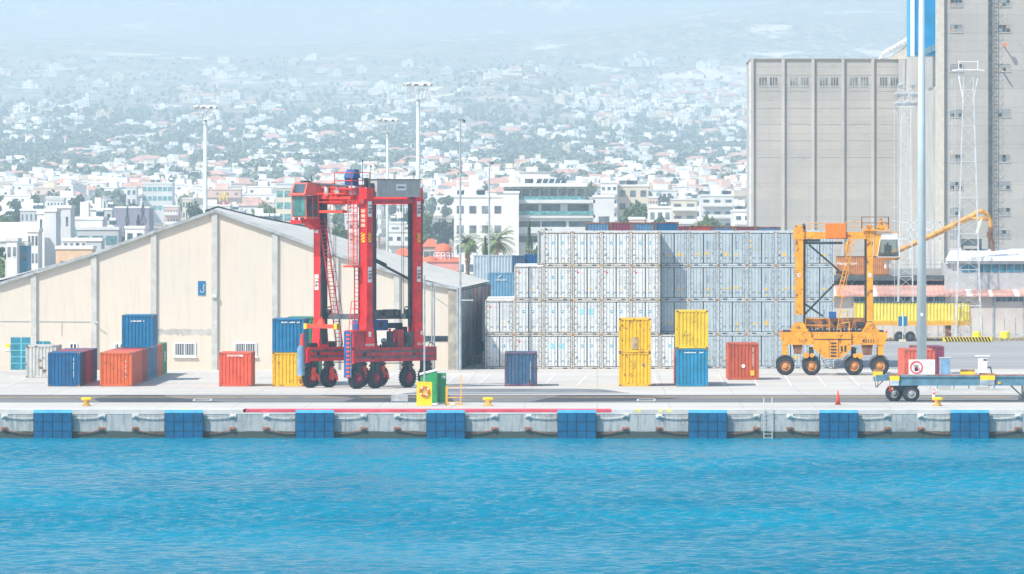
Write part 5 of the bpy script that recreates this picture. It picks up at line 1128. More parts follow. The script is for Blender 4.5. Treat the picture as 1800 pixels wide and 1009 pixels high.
# ------------------------------------------------------------------ foliage
def leaf_mat(name,c,c2): return mat(name,c,.7,var=.2,scale=.8,col2=c2,spec=.2)
LF1=leaf_mat('olive_foliage',(.12,.17,.05),(.05,.09,.03)); LF2=leaf_mat('dark_foliage',(.05,.09,.045),(.025,.05,.03)); LF3=leaf_mat('yellow_green_foliage',(.22,.30,.06),(.09,.15,.04)); LF4=leaf_mat('cypress_foliage',(.045,.09,.06),(.02,.05,.035))
BARK=mat('bark',(.16,.12,.09),.9,var=.2)
def clump_crown(rr,R,Hc,n,leaf,lobes=9,z0=0):
    q=MB(); cs=[]
    for i in range(lobes):
        a=rr.uniform(0,6.28); d=R*.62*math.sqrt(rr.random()); cs.append((d*math.cos(a),d*math.sin(a),z0+Hc*rr.uniform(.2,.82),R*rr.uniform(.30,.52)))
    for i in range(n):
        c=rr.choice(cs); v=Vector((rr.gauss(0,1),rr.gauss(0,1),rr.gauss(0,1))).normalized()*c[3]*rr.uniform(.65,1.05)
        p=Vector(c[:3])+Vector((v.x,v.y,v.z*.8)); a=Vector((rr.gauss(0,1),rr.gauss(0,1),rr.gauss(0,1))).normalized(); b=a.orthogonal().normalized(); l=leaf*rr.uniform(.6,1.3)
        q._add([p-a*l,p+b*l*.5,p+a*l,p-b*l*.5],[(0,1,2,3)])
    return q
def tree(name,px,py_base,D,h,R,mt,label,n=1800,leaf=.28,seed=1,zb=None):
    rr=random.Random(seed); zb=terr(X_(px,D),D) if zb is None else zb
    t=thing(name,label,'tree',(X_(px,D),D,zb)); q=MB(); q.cyl((0,0,0),(0,0,h*.55),h*.035,h*.02,8)
    for k in range(5): a=rr.uniform(0,6.28); q.cyl((0,0,h*.35+k*.05*h),(R*.5*math.cos(a),R*.5*math.sin(a),h*.7),h*.015,h*.006,5)
    q.build('trunk',BARK,t)
    clump_crown(rr,R,h*.75,n,leaf,11,h*.22).build('crown',mt,t); return t
def cypress(px,D,yt,yb,wpx,label,seed=1,mt=None):
    rr=random.Random(seed); zt,zb=Z_(yt,D),max(0,terr(X_(px,D),D) if D>1400 else 0); h=zt-zb; R=wpx/2*D/F
    t=thing('cypress_tree',label,'tree',(X_(px,D),D,zb)); q=MB(); q.cyl((0,0,0),(0,0,h*.9),h*.02,.03,6); q.build('trunk',BARK,t); q=MB()
    for i in range(1600):
        f=rr.random(); z=h*(.05+.95*f); r=R*(1-f**2.2)*(.7+.3*math.sin(z*2.1+seed))*rr.uniform(.7,1.1)+.03; a=rr.uniform(0,6.28); p=Vector((r*math.cos(a),r*math.sin(a),z)); l=rr.uniform(.2,.45)*max(1,R*.5)
        q._add([p,p+Vector((.12*math.cos(a),.12*math.sin(a),l)),p+Vector((-.15*math.sin(a)*l,.15*math.cos(a)*l*2,l*.6))],[(0,1,2)])
    q.build('crown',mt or LF4,t); return t
def palm(px,yt,D,yb,R,label,seed=1):
    rr=random.Random(seed); zt=Z_(yt,D)-R*.55; zb=0; t=thing('palm_tree',label,'palm',(X_(px,D),D,zb)); q=MB()
    for k in range(14): z=zt*k/14; q.cyl((0,0,z),(0,0,z+zt/14),.30,.24,10)
    q.build('trunk',BARK,t); q=MB()
    for i in range(46):
        a=rr.uniform(0,6.28); el=rr.uniform(-.5,1.25); L_=R*rr.uniform(.75,1.1); d=Vector((math.cos(a)*math.cos(el),math.sin(a)*math.cos(el),math.sin(el))); p=Vector((0,0,zt)); side=Vector((-math.sin(a),math.cos(a),0))
        pts=[p.copy()]
        for k in range(6): p=p+d*L_/6; d=(d+Vector((0,0,-.22))).normalized(); pts.append(p.copy())
        for k in range(6):
            m_=pts[k].lerp(pts[k+1],.5); w_=.55*math.sin(math.pi*(k+1)/7.5)
            for j in range(3):
                b=pts[k].lerp(pts[k+1],j/3)
                for sg in (-1,1): q._add([b,b+d*.14,b+side*sg*w_+d*.3+Vector((0,0,-.15))],[(0,1,2)])
    q.build('crown',mat('palm_foliage',(.17,.22,.07),.6,var=.2,col2=(.08,.12,.05)),t); q=MB()
    for i in range(120):
        a=rr.uniform(0,6.28); z=zt-rr.uniform(0,R*1.1); r=.3+rr.uniform(0,.5)*(1-(zt-z)/(R*1.4)); q._add([(r*.6*math.cos(a),r*.6*math.sin(a),z+.4),(r*math.cos(a+.3),r*math.sin(a+.3),z-.4),(r*math.cos(a-.1),r*math.sin(a-.1),z-.5)],[(0,1,2)])
    q.build('dead_fronds',mat('dead_frond_brown',(.42,.27,.12),.8,var=.2),t)
palm(822,410,1000,455,2.2,'left palm of the pair in front of the white office block',1)
palm(872,401,960,460,3.0,'right palm of the pair, taller with a hanging brown skirt',2)
cypress(930,940,391,470,20,'loose green conifer just left of the topmost reefer',3,LF1)
cypress(853,905,420,500,16,'narrow green shrub tree below the right palm',4,LF1)
for i,(px,yt,D,w_,lab) in enumerate(((73,358,1900,9,'small dark cypress above the white stairwell tower'),(184,355,2050,7,'slim cypress between the grey offices and the purple-grey block'),(224,365,1800,14,'cypress in front of the purple-grey block, left of two'),(251,358,1850,19,'tall broad cypress in front of the purple-grey block'),(243,379,1500,17,'dark conifer rising just over the warehouse roof line'),(348,367,1700,9,'tiny conifer beside the warehouse ridge'),(705,360,2100,9,'dark cypress seen between the red carrier legs'))): cypress(px,D,yt,0,w_,lab,20+i)
D=1900; tree('conifer_tree',29,0,D,Z_(362,D),3.6,LF2,'broad dark conifer at the far left above the white shed roof',3200,.4,5,0)
D=1150; tree('broadleaf_tree',22,0,D,Z_(440,D),2.8,LF3,'yellow-green tree under the street lamp at the far left',3000,.25,6,0); tree('broadleaf_tree',38,0,1180,Z_(446,1180),1.6,LF1,'darker green tree right of the yellow-green one at the far left',1500,.22,7,0); tree('broadleaf_tree',-2,0,1200,Z_(425,1200),1.7,LF2,'dark green tree cut by the left picture edge',1500,.25,8,0)
for i,(px,D,yt,R,mt,lab) in enumerate(((1262,1100,378,2.5,LF3,'bright green tree showing over the reefers, left of the silo'),(1196,1150,388,2.0,LF3,'pale green tree top over the reefers, left of the bright one'),(878,760,494,1.0,LF1,'leftmost bush in the gap between warehouse and reefers'),(888,750,489,.9,LF1,'tallest bush in the gap between warehouse and reefers'),(899,745,491,.8,LF3,'yellowish bush touching the reefer stack'),(868,770,500,.9,LF2,'dark low bush behind the warehouse corner'))): tree('broadleaf_tree' if i<2 else 'bush',px,0,D,Z_(yt,D),R,mt,lab,2200,.16 if i>1 else .25,30+i,0)
D=645; tree('bush',842,0,D,Z_(590,D),.75,LF2,'dark shady bush beside the warehouse side wall at the foot of the reefers',1800,.12,41,0)
tree('bush',832,0,632,Z_(620,632),.7,mat('dry_bush_foliage',(.34,.30,.18),.9,var=.3),'dry greyish bush at the warehouse corner',1600,.10,42,0)
# ------------------------------------------------------------------ masts
def floodmast(px,ytop,D,label,wc,r=.25):
    zt=Z_(ytop,D); t=thing('floodlight_mast',label,'light mast',(X_(px,D),D,0)); h0=zt-1.7*wc/2.9
    q=MB(); q.cyl((0,0,0),(0,0,h0),r*1.2,r*.8,14); q.build('mast',mat('mast_grey_green',(.50,.58,.58),.5,var=.06),t,smooth=True)
    q=MB(); R0,R1=wc*.26,wc*.42
    for R,z in ((R0,h0),(R1*.9,zt-.75),(R1,zt-.25)): q.path([(R*math.cos(k*math.pi/6),R*math.sin(k*math.pi/6),z) for k in range(13)],.04,5)
    for k in range(12): a=k*math.pi/6; q.cyl((R0*math.cos(a),R0*math.sin(a),h0),(R1*math.cos(a),R1*math.sin(a),zt-.2),.03,n=4); q.cyl((0,0,h0),(R0*math.cos(a),R0*math.sin(a),h0),.03,n=4)
    q.build('crown_frame',WGS,t)
    for k in range(10):
        a=k*math.pi/5+.2; q=MB(); q.M=Matrix.Translation((wc*.46*math.cos(a),wc*.46*math.sin(a),zt-.1)) @ Matrix.Rotation(a,4,'Z') @ Matrix.Rotation(.6,4,'Y'); q.box(-.1,.22,-.22,.22,-.16,.16); q.box(.22,.24,-.18,.18,-.12,.12,1); q.build('floodlight',[WGS,GRY],t)
floodmast(361,186,800,'pale floodlight mast rising behind the warehouse ridge',2.6); floodmast(735,146,760,'tallest round-crowned floodlight mast, just right of the red carrier',2.9,.23); floodmast(681,209,900,'shorter floodlight mast seen between the red carrier legs and the tallest mast',2.7,.17)
def cpole(px,yt,D,label,cam=True,r=.09):
    zt=Z_(yt,D); t=thing('camera_pole',label,'pole',(X_(px,D),D,0)); q=MB(); q.cyl((0,0,0),(0,0,zt),r*1.3,r*.8,8); 
    for k in range(1,5): q.cyl((0,0,zt*k/5),(0,0,zt*k/5+.15),r*1.7,n=8)
    q.build('pole',GRS,t)
    if cam: q=MB(); q.bar((-.2,0,zt),(.35,0,zt+.02),.08); q.cyl((.32,0,zt),(.32,0,zt-.22),.12,.08,8); q.build('camera_dome',DGR,t)
    return t
t=cpole(809,211,DW-2,'tall thin camera pole at the right corner of the warehouse'); q=MB(); q.bar((0,0,Z_(527,DW)),(1.1,0,Z_(527,DW)),.08); q.build('side_arm',WGS,t)
cpole(860,285,720,'shorter camera pole left of the palm with the brown skirt')
def lattice(px,ytop,D,label,wb,wt,head,zb=0,hpx=None):
    zt=Z_(ytop,D); t=thing('lattice_mast',label,'lattice mast',(X_(px,D),D,zb)); L_=.045
    q=MB(); seg=22; P=lambda k,f:(((-1,1,1,-1)[k])*(wb+(wt-wb)*f)/2,((-1,-1,1,1)[k])*(wb+(wt-wb)*f)/2,zt*f)
    for k in range(4): q.bar(P(k,0),P(k,1),.075); q.build if 0 else None
    for s2 in range(seg):
        f0,f1=s2/seg,(s2+1)/seg
        for k in range(4):
            a,b=(P(k,f0),P((k+1)%4,f1)) if s2%2 else (P((k+1)%4,f0),P(k,f1)); q.bar(a,b,.03)
            if s2%3==0: q.bar(P(k,f0),P((k+1)%4,f0),.05)
    q.build('lattice_tower',WGS,t)
    q=MB(); x=-wb/2-.35; q.bar((x,-.1,1),(x,-.1,zt),.04); q.bar((x+.3,-.1,1),(x+.3,-.1,zt),.04)
    for k in range(int(zt/1.4)): q.torus((x+.0,-.1,1+k*1.4),.28,.02,'z',10,4)
    q.build('climbing_ladder',WGS,t)
    if head=='lamps':
        q=MB(); q.box(-.95,.95,-.4,.4,zt,zt+.1); q.bar((-.9,0,zt+.9),(.9,0,zt+.9),.05); q.bar((-.8,0,zt+1.9),(.8,0,zt+1.9),.05)
        for x in (-.8,0,.8): q.bar((x,0,zt),(x,0,zt+2.1),.05)
        q.bar((-.4,0,zt-2),(-1.2,0,zt),.06); q.bar((.4,0,zt-2),(1.2,0,zt),.06); q.build('lamp_frame',WGS,t)
        for i,(x,z) in enumerate(((-1.3,.35),(-.8,.3),(0,.35),(.35,.4),(.95,.35),(1.3,.4),(-1.25,1.3),(-.85,1.25),(-.1,1.3),(.95,1.3),(1.45,1.25),(-.75,2.2),(1.0,2.2))):
            x*=.74; q=MB(); q.cyl((x,-.25,zt+z),(x+.05,.2,zt+z+.1),.30,.18,14,0); q.cyl((x-.002,-.262,zt+z),(x,-.25,zt+z),.26,.26,14,1); q.build('floodlight',[WGS,GRY],t)
    else:
        hw=wt*.5+.8
        q=MB(); q.box(-hw,hw,-.5,.5,zt+.7,zt+.80); q.bar((-hw*.8,0,zt),(hw*.8,0,zt),.1); q.bar((-wt/2,0,zt-2.5),(-hw*.75,0,zt),.09); q.bar((wt/2,0,zt-2.5),(hw*.75,0,zt),.09)
        for x in (-hw*.75,hw*.75): q.bar((x,0,zt),(x,0,zt+1.7),.07)
        q.bar((-hw*.75,0,zt+1.6),(hw*.75,0,zt+1.6),.06); q.bar((-hw*1.3,0,zt+.72),(hw*1.3,0,zt+.72),.12); q.build('lamp_platform',WHT,t)
lattice(1592,188,Dg(600)+8,'lattice mast crowded with round floodlights, left of the thick pole',1.6,.85,'lamps')
lattice(1702,136,Dg(601)+1.5,'taller tapering lattice mast with a bare platform, in front of the silo tower',2.6,.95,'plat')
# street lamp at far left
D=1100; t=thing('street_lamp','pale double-armed street lamp at the far left','street lamp',(X_(10,D),D,0)); zt=Z_(456,D)
q=MB(); q.cyl((0,0,0),(0,0,zt),.12,.08,8); q.build('post',WGS,t)
for sg in (-1,1):
    q=MB(); q.path([(0,0,zt-.4),(sg*.4,0,zt+.1),(sg*1.0,0,zt+.4)],.06,6); q.build('arm',WGS,t); q=MB(); q.box(sg*1.0-.1 if sg<0 else .9,sg*1.0+.1 if sg<0 else 1.5,-.12,.12,zt+.35,zt+.48); q.build('lamp',WGS,t)

# ------------------------------------------------------------------ silo complex
def px_box(q,px0,px1,y0,y1,D,dep,m=0,base=None):
    z0=Z_(y1,D) if base is None else base
    q.box(X_(px0,D),X_(px1,D),D,D+dep,z0,Z_(y0,D),m); return q
DS=914.; DTW=820.
def silo_m(n,L,b):
    tc=n.new('ShaderNodeTexCoord'); v=tc.outputs['Object']
    a=noisef(n,L,mapv(n,L,v,(.12,.12,.12)),1,5,.6); s=noisef(n,L,mapv(n,L,v,(1.2,1.2,.08)),1,5,.65); c=noisef(n,L,v,1.4,5,.7)
    w_=n.new('ShaderNodeTexWave'); w_.bands_direction='Z'; w_.wave_profile='SAW'; w_.inputs['Scale'].default_value=.157/2; w_.inputs['Distortion'].default_value=.05; L.new(v,w_.inputs['Vector'])
    col=mixc(n,L,rng(n,L,a,.35,.65),(.44,.425,.395),(.37,.36,.34)); col=mixc(n,L,rng(n,L,s,.5,.8,0,.45),col,(.29,.285,.27)); col=mixc(n,L,rng(n,L,c,.55,.8,0,.3),col,(.27,.26,.24))
    col=mixc(n,L,rng(n,L,w_.outputs['Fac'],.0,.03,.45,0),col,(.22,.22,.21))
    sp=n.new('ShaderNodeSeparateXYZ'); L.new(v,sp.inputs[0]); dv=n.new('ShaderNodeMath'); dv.operation='DIVIDE'; dv.inputs[1].default_value=2.05; L.new(sp.outputs[2],dv.inputs[0]); fl=n.new('ShaderNodeMath'); fl.operation='FLOOR'; L.new(dv.outputs[0],fl.inputs[0])
    dx=n.new('ShaderNodeMath'); dx.operation='DIVIDE'; dx.inputs[1].default_value=3.73; L.new(sp.outputs[0],dx.inputs[0]); fx=n.new('ShaderNodeMath'); fx.operation='FLOOR'; L.new(dx.outputs[0],fx.inputs[0])
    cb=n.new('ShaderNodeCombineXYZ'); L.new(fl.outputs[0],cb.inputs[2]); sx_=n.new('ShaderNodeMath'); sx_.operation='MULTIPLY'; sx_.inputs[1].default_value=.37; L.new(fx.outputs[0],sx_.inputs[0]); wn=n.new('ShaderNodeTexWhiteNoise'); L.new(cb.outputs[0],wn.inputs['Vector'])
    col=mixc(n,L,rng(n,L,wn.outputs['Value'],0,1,0,.32),col,(.27,.27,.265))
    fr=n.new('ShaderNodeMath'); fr.operation='FRACT'; L.new(dv.outputs[0],fr.inputs[0]); col=mixc(n,L,rng(n,L,fr.outputs[0],0,.05,.55,0),col,(.2,.2,.2))
    p2=noisef(n,L,mapv(n,L,v,(.5,.5,.9),(3,1,7)),1,7,.7); col=mixc(n,L,rng(n,L,p2,.56,.64,0,.3),col,(.25,.25,.24))
    L.new(col,b.inputs['Base Color']); b.inputs['Roughness'].default_value=.9
SILO=xyz_mat('board_marked_silo_concrete',silo_m)
sb=thing('grain_silo','broad grey concrete grain silo block with vertical ribs and high windows','silo',(X_(1454,DS),DS,0))
ox_=X_(1454,DS)
def sl(q): q.M=Matrix.Translation((-ox_,-DS,0)); return q
q=sl(MB()); px_box(q,1321,1590,104,0,DS,30,base=0); q.build('wall',SILO,sb)
q=sl(MB()); q.box(X_(1319,DS),X_(1592,DS),DS-.25,DS+30.2,Z_(104,DS),Z_(102,DS)); q.build('parapet',SILO,sb)
for px in (1322,1376.5,1429,1481.5,1534): q=sl(MB()); q.box(X_(px-2.6,DS),X_(px+2.6,DS),DS-.30,DS,0,Z_(104,DS)); q.build('rib',CONC,sb)
for i,px in enumerate((1322,1376.5,1429,1481.5,1534)):
    for dx in (12,31):
        a,b=px+dx+.5,px+dx+13.5; q=sl(MB()); q.box(X_(a,DS),X_(b,DS),DS-.03,DS-.005,Z_(151,DS),Z_(136,DS),0); q.box(X_(a,DS)-.08,X_(b,DS)+.08,DS-.06,DS-.03,Z_(151,DS)-.1,Z_(151,DS),1); w3=(b-a)/3
        for k in (1,2): q.box(X_(a+w3*k,DS)-.04,X_(a+w3*k,DS)+.04,DS-.05,DS-.03,Z_(151,DS),Z_(136,DS),1)
        q.build('window',[mat('dusty_window',(.20,.22,.23),.5,var=.3,scale=.6),CONC],sb)
q=sl(MB())
for yy in (132,160,190,218,247,276): q.box(X_(1324,DS),X_(1590,DS),DS-.04,DS,Z_(yy,DS),Z_(yy,DS)+.07)
q.build('joint_band',CONC,sb)
rq=sl(rail_mb([(X_(1322,DS),DS+.3,Z_(102,DS)),(X_(1590,DS),DS+.3,Z_(102,DS))],1.0,.03)); 
r_=MB(); r_.M=None
q=rail_mb([(X_(1322,DS)-ox_,.3,Z_(102,DS)),(X_(1590,DS)-ox_,.3,Z_(102,DS))],1.0,.012); q.build('roof_rail',WGS,sb)
q=MB(); q.cyl((X_(1319,DS)-ox_,-.2,0),(X_(1319,DS)-ox_,-.2,Z_(108,DS)),.12,n=6); q.build('downpipe',WGS,sb)
# tower
tw=thing('silo_tower','tall grey silo tower with small stacked windows and dark ladder shaft, right edge','tower',(X_(1654,DTW),DTW,0)); tx0=X_(1654,DTW)
q=MB(); q.box(0,X_(1960,DTW)-tx0,0,94,0,Z_(-60,DTW)); q.build('wall',SILO,tw)
q=MB(); q.box(-.55,.35,-.35,1.2,0,Z_(-60,DTW)); q.build('corner_pilaster',mat('pale_cream_concrete',(.55,.52,.46),.85,var=.06,streak=.2),tw)
q=MB(); q.box(-.9,-.0,55,93.5,0,Z_(60,DTW)); q.box(-.5,-.0,8,50,0,Z_(150,DTW)); q.build('side_buttress',CONC,tw)
gz=random.Random(3)
for px0 in (1670.5,1754.5):
    for yy in (5,50,119,199,278,326,372,411):
        x0,x1=X_(px0,DTW)-tx0,X_(px0+21,DTW)-tx0; z0,z1=Z_(yy+6.5,DTW),Z_(yy-6.5,DTW)
        f=MB(); f.box(x0-.08,x1+.08,-.07,0,z0-.1,z0); f.box(x0-.08,x1+.08,-.05,0,z1,z1+.08); f.box(x0-.08,x0,-.05,0,z0,z1); f.box(x1,x1+.08,-.05,0,z0,z1)
        o=f.build('window',CONC,tw)
        for i in range(3):
            for j in range(2):
                xa=x0+(x1-x0)*i/3+.03; xb=x0+(x1-x0)*(i+1)/3-.03; za=z0+(z1-z0)*j/2+.02; zb=z0+(z1-z0)*(j+1)/2-.02
                p=MB(); p.box(xa,xb,-.02,0-.004,za,zb); p.build('pane',gz.choice([mat('frosted_pane',(.27,.29,.30),.5)]*6+[GRY,GLD,mat('boarded_pane',(.40,.31,.23),.8)]) if gz.random()<.85 else GLD,o)
q=MB(); xa=X_(1737,DTW)-tx0; xb=X_(1743,DTW)-tx0; q.box(xa,xb,-.12,-.02,0,Z_(-60,DTW)); q.build('cable_shaft',DGR,tw)
q=MB(); xc=X_(1747,DTW)-tx0; zt=Z_(-60,DTW)
for x in (xc-.25,xc+.25): q.bar((x,-.25,1),(x,-.25,zt),.06)
for k in range(int(zt/.9)): q.torus((xc,-.5,1+k*.9),.32,.025,'z',10,4); q.bar((xc-.25,-.25,1+k*.9),(xc+.25,-.25,1+k*.9),.05)
q.build('caged_ladder',DGR,tw)
q=MB(); x=X_(1765.5,DTW)-tx0; z=Z_(79,DTW); q.box(x-.15,x+.15,-1.2,-.9,z-.2,z+.25); q.build('warning_lamp',mat('orange_lamp_glass',(.85,.2,.08),.4),tw); q=MB(); q.bar((x,-1.0,z-.2),(x,0,z-.2),.1); q.box(x-.06,x+.06,-.95,-.0,z-.25,z-.15); q.build('lamp_bracket',GRS,tw)
q=MB(); x=X_(1762,DTW)-tx0; z=Z_(126,DTW); q.box(x-.1,x+.1,-1.0,0,z,z+.1); q.build('small_bracket',WGS,tw)
# blue cladding box above
q_t=thing('conveyor_house','bright blue corrugated conveyor house on the silo roof','conveyor house',(X_(1602,826),826,Z_(99,826)))
BC=mat('bright_blue_cladding',(.01,.36,.68),.5,var=.08,scale=.5,streak=.2,dirt=(.02,.25,.5))
D=826.; x0=0; x1=X_(1649,D)-X_(1602,D); h=Z_(-50,D)-Z_(97,D)
q=MB(); corr_x(q,.35,x1,.3,h,0,.1,16); q.build('front_cladding',BC,q_t); q=MB(); q.box(0,x1,.15,12,.2,h); q.build('housing',BC,q_t); q=MB(); q.box(-.1,.35,-.05,.1,0,h); q.box(.9,1.0,-.06,.0,0,h); q.build('corner_trim',WHT,q_t)
q=MB(); q.prism([(x1-2.2,-.2),(x1-2.2,.5),(x1,1.6),(x1,.8)],-.12,-.02); q.build('stair_flank',mat('slate_blue_panel',(.13,.28,.38),.6),q_t)
ct=thing('roof_conveyor','white sloping roof conveyor climbing to the blue conveyor house','conveyor',(X_(1545,890),890,Z_(104,890))); D=890.
x1=X_(1600,D)-X_(1545,D); zz=Z_(62,D)-Z_(104,D)
q=MB(); q._add([(0,0,.0),(x1,0,zz-.9),(x1,0,zz),(.6,0,1.0),(0,2.5,.0),(x1,2.5,zz-.9),(x1,2.5,zz),(.6,2.5,1.0)],[(0,1,2,3),(7,6,5,4),(3,2,6,7),(4,5,1,0),(0,3,7,4)]); q.build('gallery',WHT,ct)
for k in range(8):
    f=(k+.5)/8; q=MB(); q.cyl((.3+f*(x1-.4),-.25,.35+f*(zz-.9)),(.3+f*(x1-.4),.0,.4+f*(zz-.9)),.22,n=10); q.build('roller_hood',WGS,ct)
q=MB(); q._add([(.5,0,0),(x1,0,0),(x1,0,zz-.9),(1.2,0,0.1),(.5,2,0),(x1,2,0),(x1,2,zz-.9),(1.2,2,0.1)],[(0,1,2,3),(7,6,5,4),(0,4,5,1)]); q.build('support_wall',mat('pale_cream_concrete',(.55,.52,.46)),ct)
# steelwork between
st=thing('steel_gallery','white steel gallery frame between the silo block and the tower','gallery',(X_(1580,800),800,0)); D=800.
q=MB(); X0=X_(1580,D)
for px in (1581,1600,1612,1640,1652): q.bar((X_(px,D)-X0,0,0),(X_(px,D)-X0,0,Z_(385,D)),.12)
for yy in (391,404,420): q.bar((0,0,Z_(yy,D)),(X_(1655,D)-X0,0,Z_(yy,D)),.12); q.bar((0,1.5,Z_(yy,D)),(X_(1655,D)-X0,1.5,Z_(yy,D)),.12)
for px in range(1581,1655,8): q.bar((X_(px,D)-X0,0,Z_(404,D)),(X_(px+8,D)-X0,0,Z_(391,D)),.05)
q.build('steel_frame',WGS,st)
# grain unloader: long orange pipe with goose neck
D=770.; t=thing('grain_unloader','rusty orange grain unloader pipe with a curved neck, in front of the silo tower','conveyor',(X_(1700,D),D,0)); u=lambda px,py,dy=0:(X_(px,D)-X_(1700,D),dy,Z_(py,D))
OP=mat('unloader_orange',(.66,.33,.06),.6,var=.2,rust=.3)
q=MB(); q.path([u(1565,446),u(1600,431),u(1650,408),u(1706,380)],.26,8); q.path([u(1565,450,.6),u(1650,413,.6),u(1706,386,.6)],.08,6); q.build('boom',OP,t)
q=MB(); q.path([u(1706,381),u(1718,373),u(1727,371),u(1736,377),u(1741,390),u(1742,400)],.24,8); q.path([u(1700,383),u(1738,385)],.2,8); q.build('goose_neck',OP,t)
q=MB(); q.path([u(1742,396),u(1742,420),u(1745,430),u(1745,486)],.2,8); q.box(*[u(1735,410)[0],u(1742,410)[0]],-.4,.4,u(0,418)[2],u(0,408)[2]); q.build('drop_pipe',RST,t)
q=MB(); q.path([u(1726,383),u(1722,395),u(1718,410)],.2,8); q.build('pale_chute',mat('cream_pipe',(.7,.64,.5),.6),t)
q=MB(); q.box(u(1664,0)[0],u(1758,0)[0],.5,4,0,Z_(480,D)); q.box(u(1690,0)[0],u(1726,0)[0],0,2,Z_(432,D),Z_(420,D),0); q.bar(u(1692,425,1),(u(1692,0)[0],1,0),.25); q.bar(u(1724,425,1),(u(1724,0)[0],1,0),.25); q.build('machine_base',DGR,t)
q=MB(); q.path([u(1668,472),u(1690,438)],.18,8); q.build('cream_spout',mat('cream_pipe',(.7,.64,.5)),t)
# white hall with blue windows at right
D=765.; t=thing('white_hall','white flat-roofed hall with a band of blue windows below the silo tower','building',(X_(1665,D),D,0)); X0=X_(1662,D); t.location.x=X0
q=MB(); q.box(0,X_(1960,D)-X0,0,9,0,Z_(463,D)); q.build('wall',mat('grey_block_wall',(.45,.47,.48),.8,var=.08),t); q=MB(); q._add([(.1,-.6,Z_(452,D)),(40,-.6,Z_(452,D)),(40,7,Z_(438,D)),(.9,7,Z_(438,D)),(.1,-.6,Z_(452,D)-.4),(40,-.6,Z_(452,D)-.4),(40,7,Z_(452,D)-.4),(.9,7,Z_(452,D)-.4)],[(0,1,2,3),(7,6,5,4),(0,4,5,1),(0,3,7,4)]); q.build('roof',mat('white_roof_sheet',(.78,.79,.80),.6,var=.04),t)
q=MB(); q.box(0,40,-.3,0,Z_(464,D),Z_(452.5,D)); q.build('fascia',mat('pale_grey_fascia',(.52,.57,.6),.7),t)
for k in range(20): q=MB(); a=X_(1690+k*13.4,D)-X0; q.box(a,a+.68,-.05,-.005,Z_(478.5,D),Z_(465,D)); q.build('window',mat('blue_window_glass',(.06,.22,.32),.15,var=.3),t)
# concrete mass / silo foot
D=775.; t=thing('concrete_deck','long low concrete loading deck above the pink roof','building',(X_(1540,D),D,0)); q=MB(); q.box(0,X_(1960,D)-X_(1540,D),0,2.5,0,Z_(472,D)); q.build('wall',mat('blue_grey_concrete',(.33,.36,.38),.85,var=.12,streak=.3),t)
q=MB(); q.box(X_(1600,D)-X_(1540,D),X_(1700,D)-X_(1540,D),-.4,0,Z_(484,D),Z_(475,D)); q.build('pale_panel',CONC,t)
rail_mb([(0,.1,Z_(472,D)),(X_(1960,D)-X_(1540,D),.1,Z_(472,D))],.9,.03).build('guard_rail',GRS,t)
# pink roofed shed
D=762.; X0=X_(1440,D); t=thing('long_shed','long low shed with a rust-pink corrugated roof on the right','shed',(X0,D,0)); Lx=X_(1990,D)-X0
q=MB(); q.box(0,Lx,0,10,0,Z_(517.5,D)); q.build('wall',mat('pinkish_render',(.56,.50,.46),.85,var=.08,scale=.4,streak=.3,dirt=(.45,.38,.34)),t)
PR=mat('rust_pink_roof_sheet',(.60,.34,.28),.7,var=.15,scale=.35,streak=.35,dirt=(.72,.66,.6)); WR=mat('pale_roof_sheet',(.75,.70,.66),.7,var=.06)
e0,e1=Z_(517,D)-.1,Z_(487,D+12)
edges=[1440,1470,1533,1542,1699,1709,1739,1745,1783,1792,1990]; 
for i in range(len(edges)-1):
    q=MB(); a,b=X_(edges[i],D)-X0,X_(edges[i+1],D)-X0; pm=PR if i%2 else WR
    q._add([(a,-.7,e0),(b,-.7,e0),(b,11.5,e1),(a,11.5,e1),(a,-.7,e0-.15),(b,-.7,e0-.15),(b,11.5,e1-.15),(a,11.5,e1-.15)],[(0,1,2,3),(7,6,5,4),(0,4,5,1),(2,6,7,3)])
    n=int((b-a)/.5)
    for k in range(n): x=a+(k+.5)*(b-a)/n; q.bar((x,-.7,e0+.03),(x,11.5,e1+.03),.08,.06)
    q.build('roof_panel',pm,t)
for (a,b) in ((1500,1521),(1535,1556),(1557,1578),(1580,1610),(1612,1640),(1642,1662),(1750,1800),(1802,1850)):
    n=max(1,int((b-a)/9))
    for k in range(n):
        xa=X_(a+(b-a)*k/n,D)-X0+.06; xb=X_(a+(b-a)*(k+1)/n,D)-X0-.02; q=MB(); q.box(xa,xb,-.05,-.004,Z_(530,D),Z_(520.5,D)); q.build('window',mat('blue_grey_window',(.08,.16,.22),.2,var=.4),t)
for px in (1500,1536,1746,1800): q=MB(); q.box(X_(px,D)-X0-.1,X_(px,D)-X0+.1,-.1,0,0,Z_(518,D)); q.build('pier',mat('blue_grey_concrete',(.33,.36,.38)),t)
